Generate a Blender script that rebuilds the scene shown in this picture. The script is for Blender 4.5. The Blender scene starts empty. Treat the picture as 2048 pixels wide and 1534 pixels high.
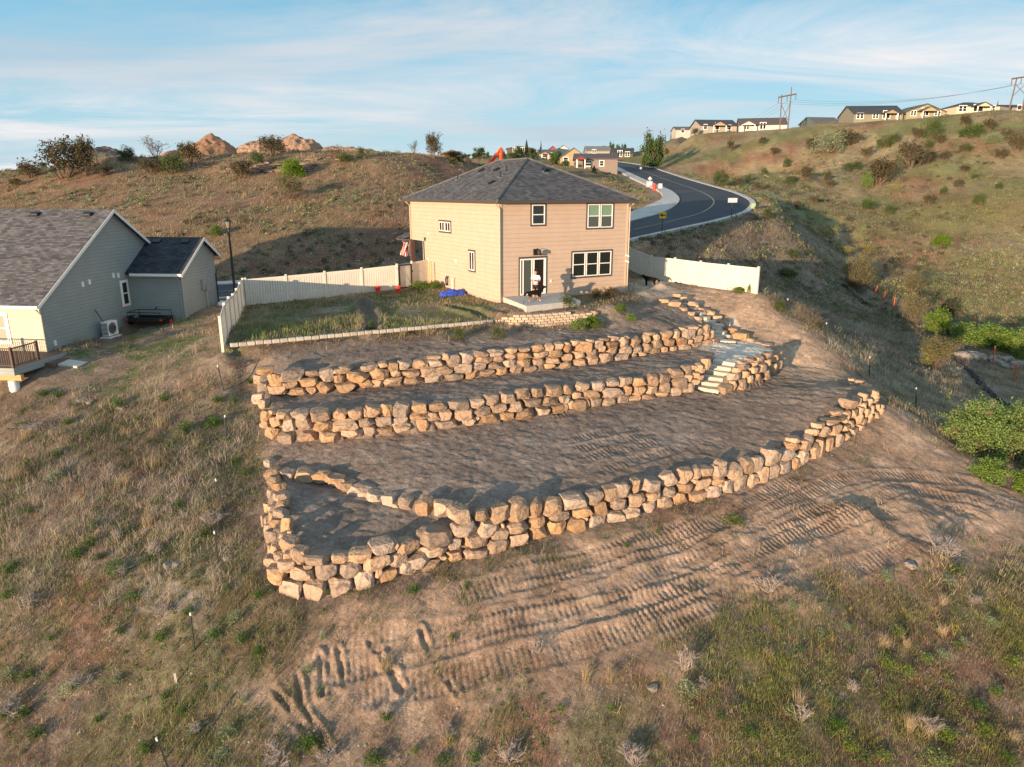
import bpy, bmesh, math, random
import numpy as np
from mathutils import Vector, Matrix, noise as mnoise
R = math.radians
random.seed(7)
S = bpy.context.scene
COL = S.collection

# ---------------------------------------------------------------- camera
EYE = 6.53; FOC = 1421.0; TH = R(15.04)          # eye height above the patio slab
cam = bpy.data.cameras.new('camera'); cam.sensor_width = 36.0; cam.lens = 36.0*FOC/2048
cam.clip_start = 0.1; cam.clip_end = 6000
co = bpy.data.objects.new('camera', cam); COL.objects.link(co)
co.location = (0, 0, EYE); co.rotation_euler = (R(90)-TH, 0, 0)
S.camera = co
S.render.resolution_x = 1024; S.render.resolution_y = 767

# ---------------------------------------------------------------- light
SUN_EL = 4.0; SUN_AZ = 34.5                        # low sun behind the camera on the left; rays travel to the right and away
EXPOSURE = 1.0
W = bpy.data.worlds.new('World'); S.world = W; W.use_nodes = True
nt = W.node_tree; nt.nodes.clear()
def wn(t, **k):
    n = nt.nodes.new(t)
    for a, b in k.items(): setattr(n, a, b)
    return n
wo = wn('ShaderNodeOutputWorld'); bg = wn('ShaderNodeBackground'); bg.inputs['Strength'].default_value = 0.15
sky = wn('ShaderNodeTexSky', sky_type='NISHITA', sun_disc=False)
sky.sun_elevation = R(SUN_EL); sky.sun_rotation = R(180+SUN_AZ); sky.air_density = 1.0; sky.dust_density = 0.6; sky.ozone_density = 2.0; sky.altitude = 600
tc = wn('ShaderNodeTexCoord'); sep = wn('ShaderNodeSeparateXYZ'); nt.links.new(tc.outputs['Generated'], sep.inputs[0])
# cloud layer: noise on a plane overhead, so bands flatten towards the horizon
dv = wn('ShaderNodeMath', operation='ADD'); nt.links.new(sep.outputs['Z'], dv.inputs[0]); dv.inputs[1].default_value = 0.10
dx = wn('ShaderNodeMath', operation='DIVIDE'); nt.links.new(sep.outputs['X'], dx.inputs[0]); nt.links.new(dv.outputs[0], dx.inputs[1])
dy = wn('ShaderNodeMath', operation='DIVIDE'); nt.links.new(sep.outputs['Y'], dy.inputs[0]); nt.links.new(dv.outputs[0], dy.inputs[1])
cmb = wn('ShaderNodeCombineXYZ'); nt.links.new(dx.outputs[0], cmb.inputs[0]); nt.links.new(dy.outputs[0], cmb.inputs[1])
mp = wn('ShaderNodeMapping'); mp.inputs['Rotation'].default_value = (0, 0, R(-24)); mp.inputs['Scale'].default_value = (0.50, 1.0, 1); mp.inputs['Location'].default_value = (3.1, 1.7, 0)
nt.links.new(cmb.outputs[0], mp.inputs[0])
n1 = wn('ShaderNodeTexNoise'); n1.inputs['Scale'].default_value = .85; n1.inputs['Detail'].default_value = 7; n1.inputs['Roughness'].default_value = 0.66; n1.inputs['Distortion'].default_value = .75
nt.links.new(mp.outputs[0], n1.inputs['Vector'])
cr = wn('ShaderNodeValToRGB'); cr.color_ramp.elements[0].position = 0.39; cr.color_ramp.elements[0].color = (0, 0, 0, 1); cr.color_ramp.elements[1].position = 0.62; cr.color_ramp.elements[1].color = (1, 1, 1, 1)
nt.links.new(n1.outputs['Fac'], cr.inputs[0])
n2 = wn('ShaderNodeTexNoise'); n2.inputs['Scale'].default_value = 0.35; n2.inputs['Detail'].default_value = 3
nt.links.new(mp.outputs[0], n2.inputs['Vector'])
cr2 = wn('ShaderNodeValToRGB'); cr2.color_ramp.elements[0].position = 0.40; cr2.color_ramp.elements[0].color = (0.44, 0.54, 0.62, 1); cr2.color_ramp.elements[1].position = 0.62; cr2.color_ramp.elements[1].color = (0.80, 0.77, 0.77, 1)
nt.links.new(n2.outputs['Fac'], cr2.inputs[0])
# clear sky: physical sky pulled towards the blue of the evening sky away from the sun
zr = wn('ShaderNodeMapRange'); zr.inputs['From Min'].default_value = -0.02; zr.inputs['From Max'].default_value = 0.26; nt.links.new(sep.outputs['Z'], zr.inputs['Value'])
cr3 = wn('ShaderNodeValToRGB'); e = cr3.color_ramp.elements
e[0].position = 0.0; e[0].color = (0.30, 0.43, 0.53, 1); e[1].position = 1.0; e[1].color = (0.12, 0.30, 0.44, 1)
m = e.new(0.35); m.color = (0.27, 0.43, 0.53, 1)
m = e.new(0.75); m.color = (0.18, 0.37, 0.50, 1)
nt.links.new(zr.outputs[0], cr3.inputs[0])
scl = wn('ShaderNodeVectorMath', operation='SCALE'); nt.links.new(cr3.outputs[0], scl.inputs[0]); scl.inputs['Scale'].default_value = 5.5
mxs = wn('ShaderNodeMix', data_type='RGBA'); mxs.inputs[0].default_value = 0.82; nt.links.new(sky.outputs[0], mxs.inputs[6]); nt.links.new(scl.outputs[0], mxs.inputs[7])
cl = wn('ShaderNodeVectorMath', operation='SCALE'); nt.links.new(cr2.outputs[0], cl.inputs[0]); cl.inputs['Scale'].default_value = 3.9
cf = wn('ShaderNodeMath', operation='MULTIPLY'); nt.links.new(cr.outputs[0], cf.inputs[0]); cf.inputs[1].default_value = 0.92
mxc = wn('ShaderNodeMix', data_type='RGBA'); nt.links.new(cf.outputs[0], mxc.inputs[0]); nt.links.new(mxs.outputs[2], mxc.inputs[6]); nt.links.new(cl.outputs[0], mxc.inputs[7])
nt.links.new(mxc.outputs[2], bg.inputs['Color']); nt.links.new(bg.outputs[0], wo.inputs['Surface'])

sl = bpy.data.lights.new('sun', 'SUN'); sl.energy = 4.6; sl.angle = R(0.5); sl.color = (1.0, 0.71, 0.46)
so = bpy.data.objects.new('sun', sl); COL.objects.link(so)
sd = Vector((math.sin(R(SUN_AZ))*math.cos(R(SUN_EL)), math.cos(R(SUN_AZ))*math.cos(R(SUN_EL)), -math.sin(R(SUN_EL))))
so.rotation_euler = sd.to_track_quat('-Z', 'Y').to_euler(); so.location = (-40, -60, 40)
S.view_settings.view_transform = 'Standard'; S.view_settings.look = 'None'; S.view_settings.gamma = 1.0
S.view_settings.exposure = EXPOSURE

# ---------------------------------------------------------------- geometry helpers
CT, ST = math.cos(TH), math.sin(TH)
def ray(px, py):
    x = (px-1024)/FOC; y = -(py-767)/FOC
    return np.array([x, CT+y*ST, -ST+y*CT])
def onz(px, py, z):
    r = ray(px, py); t = (z-EYE)/r[2]; return np.array([r[0]*t, r[1]*t, z])
def onY(px, py, Y):
    r = ray(px, py); t = Y/r[1]; return np.array([r[0]*t, Y, EYE+r[2]*t])
def proj(p):
    d = p[1]*CT-(p[2]-EYE)*ST; u = p[1]*ST+(p[2]-EYE)*CT
    return 1024+FOC*p[0]/d, 767-FOC*u/d, d
def tag(o, label=None, cat=None, group=None, kind=None):
    if label: o['label'] = label
    if cat: o['category'] = cat
    if group: o['group'] = group
    if kind: o['kind'] = kind
    return o
def link(name, me, mat=None, parent=None):
    o = bpy.data.objects.new(name, me); COL.objects.link(o)
    if mat is not None and me is not None:
        for m in (mat if isinstance(mat, (list, tuple)) else [mat]): me.materials.append(m)
    if parent: o.parent = parent
    return o
def empty(name, loc=(0, 0, 0), rz=0, label=None, cat=None, group=None):
    o = bpy.data.objects.new(name, None); COL.objects.link(o); o.location = loc; o.rotation_euler = (0, 0, rz); o.empty_display_size = .2
    return tag(o, label, cat, group)
def copy_tree(o, parent=None):
    c = o.copy(); COL.objects.link(c)
    if parent: c.parent = parent
    for ch in [q for q in bpy.data.objects if q.parent == o]: copy_tree(ch, c)
    return c
class MB:
    def __init__(s): s.v = []; s.f = []; s.m = []
    def add(s, vs, fs, mi=0):
        b = len(s.v); s.v += [tuple(v) for v in vs]; s.f += [tuple(b+i for i in f) for f in fs]; s.m += [mi]*len(fs); return s
    def box(s, c, d, M=None, mi=0):
        x, y, z = d[0]/2, d[1]/2, d[2]/2
        vs = [Vector((c[0]+a*x, c[1]+b*y, c[2]+e*z)) for a in (-1, 1) for b in (-1, 1) for e in (-1, 1)]
        if M: vs = [M @ v for v in vs]
        return s.add(vs, [(0, 1, 3, 2), (4, 6, 7, 5), (0, 4, 5, 1), (2, 3, 7, 6), (0, 2, 6, 4), (1, 5, 7, 3)], mi)
    def bb(s, x0, x1, y0, y1, z0, z1, mi=0): return s.box(((x0+x1)/2, (y0+y1)/2, (z0+z1)/2), (abs(x1-x0), abs(y1-y0), abs(z1-z0)), mi=mi)
    def slab(s, pts, t, mi=0):      # closed polygon (3d, planar) given thickness along its normal
        P = [Vector(p) for p in pts]; n = (P[1]-P[0]).cross(P[2]-P[0]).normalized()*t; k = len(P)
        return s.add(P+[p-n for p in P], [tuple(range(k)), tuple(range(2*k-1, k-1, -1))]+[(i, i+k, (i+1) % k+k, (i+1) % k) for i in range(k)], mi)
    def prism(s, pts, z0, z1, mi=0):
        k = len(pts)
        return s.add([(p[0], p[1], z0) for p in pts]+[(p[0], p[1], z1) for p in pts], [tuple(range(k-1, -1, -1)), tuple(range(k, 2*k))]+[(i, (i+1) % k, (i+1) % k+k, i+k) for i in range(k)], mi)
    def tube(s, path, r, n=6, mi=0, cap=True):
        P = [Vector(p) for p in path]; rs = r if isinstance(r, (list, tuple)) else [r]*len(P); vs = []; up = Vector((0, 0, 1))
        for i, p in enumerate(P):
            t = (P[min(i+1, len(P)-1)]-P[max(i-1, 0)]).normalized()
            a = t.cross(up if abs(t.z) < .95 else Vector((1, 0, 0))).normalized(); b = t.cross(a)
            vs += [p+(a*math.cos(6.28318*j/n)+b*math.sin(6.28318*j/n))*rs[i] for j in range(n)]
        fs = [(i*n+j, i*n+(j+1) % n, (i+1)*n+(j+1) % n, (i+1)*n+j) for i in range(len(P)-1) for j in range(n)]
        if cap: fs += [tuple(range(n-1, -1, -1)), tuple(range((len(P)-1)*n, len(P)*n))]
        return s.add(vs, fs, mi)
    def lathe(s, prof, c=(0, 0, 0), n=14, mi=0):
        vs = [(c[0]+r*math.cos(6.28318*j/n), c[1]+r*math.sin(6.28318*j/n), c[2]+z) for r, z in prof for j in range(n)]
        fs = [(i*n+j, i*n+(j+1) % n, (i+1)*n+(j+1) % n, (i+1)*n+j) for i in range(len(prof)-1) for j in range(n)]
        return s.add(vs, fs+[tuple(range(n-1, -1, -1)), tuple(range((len(prof)-1)*n, len(prof)*n))], mi)
    def mesh(s, name, smooth=False, bevel=0):
        me = bpy.data.meshes.new(name); me.from_pydata(s.v, [], s.f)
        if any(s.m): me.polygons.foreach_set('material_index', s.m)
        me.update()
        bm = bmesh.new(); bm.from_mesh(me); bmesh.ops.recalc_face_normals(bm, faces=bm.faces)
        if bevel: bmesh.ops.bevel(bm, geom=[e for e in bm.edges], offset=bevel, segments=1, affect='EDGES', clamp_overlap=True)
        bm.to_mesh(me); bm.free()
        if smooth:
            me.polygons.foreach_set('use_smooth', [True]*len(me.polygons)); me.set_sharp_from_angle(angle=R(40))
        return me
    def build(s, name, mat, parent=None, smooth=False, bevel=0): return link(name, s.mesh(name, smooth, bevel), mat, parent)
def mesh_np(name, V, F, col=None):      # F (n,3) or (n,4)
    me = bpy.data.meshes.new(name); n = len(V); k = F.shape[1]
    me.vertices.add(n); me.vertices.foreach_set('co', np.ascontiguousarray(V, dtype=np.float32).ravel())
    me.loops.add(F.size); me.loops.foreach_set('vertex_index', np.ascontiguousarray(F, dtype=np.int32).ravel())
    me.polygons.add(len(F)); me.polygons.foreach_set('loop_start', np.arange(0, F.size, k, dtype=np.int32)); me.polygons.foreach_set('loop_total', np.full(len(F), k, dtype=np.int32))
    me.update(calc_edges=True)
    if col is not None:
        a = me.color_attributes.new('Col', 'FLOAT_COLOR', 'POINT'); c = np.ones((n, 4), np.float32); c[:, :3] = col; a.data.foreach_set('color', c.ravel())
    return me

# ---------------------------------------------------------------- materials
def mat(name, base, rough=.8, metal=0, var=0.0, scale=6.0, bump=0.0, bscale=40.0, spec=0.3, vcol=False, objvar=0.0, dirt=None, alpha=None, detail=4, trans=0):
    m = bpy.data.materials.new(name); m.use_nodes = True; t = m.node_tree; p = t.nodes['Principled BSDF']
    p.inputs['Roughness'].default_value = rough; p.inputs['Metallic'].default_value = metal; p.inputs['Specular IOR Level'].default_value = spec
    tcn = t.nodes.new('ShaderNodeTexCoord'); out = None
    if vcol:
        a = t.nodes.new('ShaderNodeAttribute'); a.attribute_name = 'Col'; out = a.outputs['Color']
    else:
        a = t.nodes.new('ShaderNodeRGB'); a.outputs[0].default_value = (*base, 1); out = a.outputs[0]
    if var:
        n = t.nodes.new('ShaderNodeTexNoise'); n.inputs['Scale'].default_value = scale; n.inputs['Detail'].default_value = detail; n.inputs['Roughness'].default_value = .65
        t.links.new(tcn.outputs['Object'], n.inputs['Vector'])
        mr = t.nodes.new('ShaderNodeMapRange'); mr.inputs['From Min'].default_value = .3; mr.inputs['From Max'].default_value = .7; mr.inputs['To Min'].default_value = 1-var; mr.inputs['To Max'].default_value = 1+var
        t.links.new(n.outputs['Fac'], mr.inputs['Value'])
        x = t.nodes.new('ShaderNodeVectorMath'); x.operation = 'SCALE'; t.links.new(out, x.inputs[0]); t.links.new(mr.outputs[0], x.inputs['Scale']); out = x.outputs[0]
    if dirt:
        n = t.nodes.new('ShaderNodeTexNoise'); n.inputs['Scale'].default_value = dirt[1]; n.inputs['Detail'].default_value = 5; t.links.new(tcn.outputs['Object'], n.inputs['Vector'])
        rr = t.nodes.new('ShaderNodeValToRGB'); rr.color_ramp.elements[0].position = dirt[2]; rr.color_ramp.elements[1].position = dirt[2]+.12; t.links.new(n.outputs['Fac'], rr.inputs[0])
        mx = t.nodes.new('ShaderNodeMix'); mx.data_type = 'RGBA'; t.links.new(rr.outputs[0], mx.inputs[0]); t.links.new(out, mx.inputs[6]); mx.inputs[7].default_value = (*dirt[0], 1); out = mx.outputs[2]
    if objvar:
        oi = t.nodes.new('ShaderNodeObjectInfo'); mr = t.nodes.new('ShaderNodeMapRange'); mr.inputs['To Min'].default_value = 1-objvar; mr.inputs['To Max'].default_value = 1+objvar; t.links.new(oi.outputs['Random'], mr.inputs['Value'])
        x = t.nodes.new('ShaderNodeVectorMath'); x.operation = 'SCALE'; t.links.new(out, x.inputs[0]); t.links.new(mr.outputs[0], x.inputs['Scale']); out = x.outputs[0]
        hs = t.nodes.new('ShaderNodeHueSaturation'); ml = t.nodes.new('ShaderNodeMath'); ml.operation = 'MULTIPLY'; ml.inputs[1].default_value = 7.31; t.links.new(oi.outputs['Random'], ml.inputs[0])
        fr = t.nodes.new('ShaderNodeMath'); fr.operation = 'FRACT'; t.links.new(ml.outputs[0], fr.inputs[0]); mr2 = t.nodes.new('ShaderNodeMapRange'); mr2.inputs['To Min'].default_value = .60 if objvar > .2 else .88; mr2.inputs['To Max'].default_value = 1.15
        t.links.new(fr.outputs[0], mr2.inputs['Value']); t.links.new(mr2.outputs[0], hs.inputs['Saturation']); t.links.new(out, hs.inputs['Color']); out = hs.outputs[0]
    t.links.new(out, p.inputs['Base Color'])
    if bump:
        n = t.nodes.new('ShaderNodeTexNoise'); n.inputs['Scale'].default_value = bscale; n.inputs['Detail'].default_value = 5; t.links.new(tcn.outputs['Object'], n.inputs['Vector'])
        b = t.nodes.new('ShaderNodeBump'); b.inputs['Strength'].default_value = 1; b.inputs['Distance'].default_value = bump; t.links.new(n.outputs['Fac'], b.inputs['Height']); t.links.new(b.outputs[0], p.inputs['Normal'])
    if trans:
        tr = t.nodes.new('ShaderNodeBsdfTranslucent'); t.links.new(out, tr.inputs[0]); mx = t.nodes.new('ShaderNodeMixShader'); mx.inputs[0].default_value = trans
        t.links.new(p.outputs[0], mx.inputs[1]); t.links.new(tr.outputs[0], mx.inputs[2]); t.links.new(mx.outputs[0], t.nodes['Material Output'].inputs[0])
    return m
def siding(name, base, pitch, z0=0.0):   # lap siding: every board leans out towards its lower edge
    m = mat(name, base, rough=.6, var=.06, scale=1.3, spec=.25); t = m.node_tree; p = t.nodes['Principled BSDF']
    tcn = t.nodes.new('ShaderNodeTexCoord'); sp = t.nodes.new('ShaderNodeSeparateXYZ'); t.links.new(tcn.outputs['Object'], sp.inputs[0])
    d = t.nodes.new('ShaderNodeMath'); d.operation = 'DIVIDE'; d.inputs[1].default_value = pitch; t.links.new(sp.outputs['Z'], d.inputs[0])
    f = t.nodes.new('ShaderNodeMath'); f.operation = 'FRACT'; t.links.new(d.outputs[0], f.inputs[0])
    inv = t.nodes.new('ShaderNodeMath'); inv.operation = 'SUBTRACT'; inv.inputs[0].default_value = 1; t.links.new(f.outputs[0], inv.inputs[1])
    b = t.nodes.new('ShaderNodeBump'); b.inputs['Distance'].default_value = .018; b.inputs['Strength'].default_value = .8; t.links.new(inv.outputs[0], b.inputs['Height']); t.links.new(b.outputs[0], p.inputs['Normal'])
    # the open joint under each board's butt edge
    lt = t.nodes.new('ShaderNodeMath'); lt.operation = 'GREATER_THAN'; lt.inputs[1].default_value = .93; t.links.new(f.outputs[0], lt.inputs[0])
    src = p.inputs['Base Color'].links[0].from_socket; mx = t.nodes.new('ShaderNodeMix'); mx.data_type = 'RGBA'
    ml = t.nodes.new('ShaderNodeMath'); ml.operation = 'MULTIPLY'; ml.inputs[1].default_value = .30; t.links.new(lt.outputs[0], ml.inputs[0])
    t.links.new(ml.outputs[0], mx.inputs[0]); t.links.new(src, mx.inputs[6]); mx.inputs[7].default_value = (base[0]*.35, base[1]*.33, base[2]*.32, 1); t.links.new(mx.outputs[2], p.inputs['Base Color'])
    return m
def shingle(name, base, sx=1.6, sz=6.5, var=.35):
    m = mat(name, base, rough=.9, spec=.15); t = m.node_tree; p = t.nodes['Principled BSDF']
    tcn = t.nodes.new('ShaderNodeTexCoord'); mp_ = t.nodes.new('ShaderNodeMapping'); t.links.new(tcn.outputs['UV'], mp_.inputs[0])
    br = t.nodes.new('ShaderNodeTexBrick'); br.inputs['Scale'].default_value = 1; br.inputs['Brick Width'].default_value = .33; br.inputs['Row Height'].default_value = .145; br.inputs['Mortar Size'].default_value = .006; br.offset = .37
    a = np.array(base); br.inputs['Color1'].default_value = (*(a*(1-var)), 1); br.inputs['Color2'].default_value = (*(a*(1+var)), 1); br.inputs['Mortar'].default_value = (*(a*.35), 1)
    t.links.new(mp_.outputs[0], br.inputs[0])
    n = t.nodes.new('ShaderNodeTexNoise'); n.inputs['Scale'].default_value = 1.6; n.inputs['Detail'].default_value = 6; t.links.new(tcn.outputs['UV'], n.inputs['Vector'])
    mr = t.nodes.new('ShaderNodeMapRange'); mr.inputs['From Min'].default_value = .3; mr.inputs['From Max'].default_value = .7; mr.inputs['To Min'].default_value = .75; mr.inputs['To Max'].default_value = 1.25; t.links.new(n.outputs['Fac'], mr.inputs['Value'])
    x = t.nodes.new('ShaderNodeVectorMath'); x.operation = 'SCALE'; t.links.new(br.outputs['Color'], x.inputs[0]); t.links.new(mr.outputs[0], x.inputs['Scale']); t.links.new(x.outputs[0], p.inputs['Base Color'])
    b = t.nodes.new('ShaderNodeBump'); b.inputs['Distance'].default_value = .012; t.links.new(br.outputs['Fac'], b.inputs['Height']); b.invert = True; t.links.new(b.outputs[0], p.inputs['Normal'])
    return m
def uv_slope(o, a, b):     # uv in metres along a (horizontal) and b (up the slope)
    me = o.data; uv = me.uv_layers.new(name='UVMap')
    for l in me.loops:
        c = me.vertices[l.vertex_index].co; uv.data[l.index].uv = (c.dot(Vector(a)), c.dot(Vector(b)))
M = dict(
 white=mat('white_trim', (.78, .77, .74), .45, var=.04, scale=2), vinyl=mat('vinyl', (.67, .63, .55), .4, var=.07, scale=.9),
 dtrim=mat('dark_trim', (.085, .07, .06), .5), gutter=mat('gutter', (.075, .066, .06), .45), tan_trim=mat('tan_trim', (.53, .415, .31), .55),
 glass=mat('window_glass', (.012, .016, .015), .06, spec=.6), shade=mat('green_shade', (.18, .30, .22), .7), dim=mat('dim_glass', (.07, .085, .075), .1, spec=.5), blinds=mat('blinds', (.30, .31, .25), .6),
 black=mat('black_metal', (.012, .012, .013), .45, spec=.5), room_shade=mat('unlit_room_sheet', (.010, .009, .009), .9), concrete=mat('concrete', (.50, .47, .42), .85, var=.1, scale=3, bump=.003, bscale=60),
 post=mat('post_green', (.03, .035, .032), .6), cap=mat('post_cap', (.52, .49, .43), .5), redm=mat('red_plastic', (.62, .05, .03), .4), tarp=mat('blue_tarp', (.03, .07, .42), .5, var=.2, scale=8, bump=.05, bscale=5),
 galv=mat('galvanised', (.45, .46, .47), .4, metal=.6), brass=mat('wood_new', (.55, .30, .13), .6, var=.15, scale=10), dwood=mat('dark_wood', (.10, .06, .045), .6, var=.15, scale=8), deckw=mat('deck_boards', (.13, .085, .065), .7, var=.15, scale=6),
 orange=mat('orange_stake', (.55, .12, .05), .6), fabric=mat('black_fabric', (.015, .016, .02), .8, bump=.02, bscale=6), road=mat('asphalt', (.038, .043, .053), .8, var=.28, scale=.35, bump=.002, bscale=120, detail=9, dirt=((.062, .062, .066), .12, .52)),
 kerb=mat('kerb_concrete', (.50, .48, .44), .85, var=.16, scale=1.5, detail=8, dirt=((.36, .32, .27), .5, .6)), line=mat('yellow_line', (.40, .33, .18), .7, var=.15, scale=4), yellow=mat('sign_yellow', (.75, .42, .02), .5), signback=mat('sign_back', (.55, .56, .58), .4, metal=.3),
 exc=mat('excavator_orange', (.72, .09, .02), .45), blue=mat('blue_cloth', (.03, .16, .42), .7), tower=mat('tower_wood', (.15, .11, .095), .8), wire=mat('wire', (.05, .05, .05), .5), gbox=mat('utility_green', (.30, .40, .26), .5))
M['block'] = mat('split_block', (.50, .41, .31), .9, var=.12, scale=14, bump=.01, bscale=30, objvar=.12)
M['edging'] = mat('edging_block', (.46, .41, .34), .9, var=.12, scale=14, bump=.01, bscale=30, objvar=.12)
M['rock'] = mat('boulder', (.385, .258, .162), .92, var=.25, scale=2.0, bump=.07, bscale=3.0, spec=.15, objvar=.27, dirt=((.21, .145, .105), 1.3, .55), detail=9)
def dusty(m, col_, lo=.45, hi=.95):     # soil lying on the upward faces
    t = m.node_tree; p = t.nodes['Principled BSDF']; g = t.nodes.new('ShaderNodeNewGeometry'); sp = t.nodes.new('ShaderNodeSeparateXYZ'); t.links.new(g.outputs['Normal'], sp.inputs[0]); n = t.nodes.new('ShaderNodeTexNoise'); n.inputs['Scale'].default_value = 3.5; n.inputs['Detail'].default_value = 5; t.links.new(g.outputs['Position'], n.inputs['Vector'])
    a = t.nodes.new('ShaderNodeMath'); a.operation = 'MULTIPLY_ADD'; t.links.new(n.outputs['Fac'], a.inputs[0]); a.inputs[1].default_value = .7; t.links.new(sp.outputs['Z'], a.inputs[2]); r = t.nodes.new('ShaderNodeMapRange'); r.inputs['From Min'].default_value = lo+.35; r.inputs['From Max'].default_value = hi+.35; r.inputs['To Max'].default_value = .75; t.links.new(a.outputs[0], r.inputs['Value'])
    src = p.inputs['Base Color'].links[0].from_socket; mx = t.nodes.new('ShaderNodeMix'); mx.data_type = 'RGBA'; t.links.new(r.outputs[0], mx.inputs[0]); t.links.new(src, mx.inputs[6]); mx.inputs[7].default_value = (*col_, 1); t.links.new(mx.outputs[2], p.inputs['Base Color'])
dusty(M['rock'], (.24, .18, .135))
M['rock_grey'] = mat('grey_rock', (.27, .235, .20), .92, var=.3, scale=2, bump=.06, bscale=3, spec=.15, objvar=.15, dirt=((.17, .14, .11), 1.5, .55))
M['step'] = mat('step_stone', (.52, .46, .38), .9, var=.15, scale=3, bump=.012, bscale=14, spec=.2, objvar=.08, dirt=((.30, .22, .15), 1.6, .6))
M['pebble'] = mat('pebbles', (.34, .28, .22), .9, vcol=True, spec=.2)
M['grass'] = mat('grass_blades', (.2, .2, .1), .75, vcol=True, spec=.15, trans=.3)
M['leaf'] = mat('leaves', (.1, .12, .05), .7, vcol=True, spec=.2, objvar=.15, trans=.25)
M['bark'] = mat('bark', (.16, .11, .08), .9)
# ---------------------------------------------------------------- terrain
# walls of boulders: nodes (px, py of the foot, z of the foot, py of the top edge); both ends of every node share one plan point
def wall(nodes):
    out = []
    for px, pb, z, pt in nodes:
        p = onz(px, pb, z); q = onY(px, pt, p[1]); out.append((p[0], p[1], z, q[2]))
    return np.array(out)
W1 = wall([(556,799,-3.05,754),(600,793,-3.0,748),(700,783,-2.95,734),(850,768,-2.85,718),(1000,752,-2.75,704),(1100,740,-2.7,690),(1200,727,-2.65,679),(1300,708,-2.6,665),(1380,697,-2.55,656),(1425,686,-2.5,652)])
LR = wall([(508,772,-2.9,732),(520,830,-3.7,776),(528,862,-4.1,812),(545,882,-4.25,832)])
W2 = wall([(545,882,-4.25,832),(640,886,-4.2,824),(760,876,-4.15,812),(860,865,-4.1,802),(1000,846,-4.0,786),(1140,822,-3.9,767),(1300,797,-3.8,747),(1400,783,-3.75,724)])
W2R = wall([(1452,789,-3.75,752),(1500,778,-3.7,735),(1530,765,-3.65,720),(1555,745,-3.55,708),(1568,725,-3.3,700),(1560,705,-2.95,690),(1540,693,-2.7,686),(1500,684,-2.55,678)])
PL = wall([(530,935,-4.75,917),(528,1000,-5.4,958),(527,1060,-5.95,1005),(533,1110,-6.35,1050),(545,1165,-6.75,1098),(580,1192,-6.85,1122)])
PF = wall([(580,1192,-6.85,1122),(650,1194,-6.85,1126),(740,1178,-6.8,1105),(830,1148,-6.65,1088),(890,1130,-6.57,1068),(946,1116,-6.5,1050)])
PR = wall([(548,962,-5.0,945),(600,966,-5.1,947),(700,982,-5.2,962),(780,1010,-5.25,985),(850,1030,-5.3,1005),(890,1040,-5.35,1012),(946,1052,-5.45,1016)])
W3 = wall([(946,1116,-6.5,1020),(989,1104,-6.45,1014),(1036,1092,-6.4,1008),(1112,1068,-6.3,998),(1192,1049,-6.2,984),(1270,1034,-6.15,966),(1356,1008,-6.05,944),(1422,995,-6.0,930),(1477,980,-5.9,922),(1523,964,-5.8,906),(1564,944,-5.7,890),(1603,928,-5.6,872),(1653,904,-5.5,845),(1688,880,-5.3,812),(1724,853,-5.05,790),(1755,832,-4.85,778),(1765,818,-4.6,773),(1755,802,-4.35,768),(1735,787,-4.1,764),(1705,773,-3.85,758)])
def dist_poly(x, y, P):      # distance to an open polyline and the nearest point's foot / top height
    best = np.full(x.shape, 1e9); s0 = np.zeros(x.shape)
    for i in range(len(P)-1):
        a = P[i, :2]; d = P[i+1, :2]-a; L = (d**2).sum()+1e-9
        t = np.clip(((x-a[0])*d[0]+(y-a[1])*d[1])/L, 0, 1); dd = np.hypot(x-a[0]-t*d[0], y-a[1]-t*d[1])
        k = dd < best; best = np.where(k, dd, best); s0 = np.where(k, i+t, s0)
    return best, s0
def inside(x, y, poly):
    r = np.zeros(x.shape, bool); n = len(poly)
    for i in range(n):
        x0, y0 = poly[i][:2]; x1, y1 = poly[(i+1) % n][:2]
        if y0 == y1: continue
        c = ((y0 > y) != (y1 > y)) & (x < (x1-x0)*(y-y0)/(y1-y0)+x0); r ^= c
    return r
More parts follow.
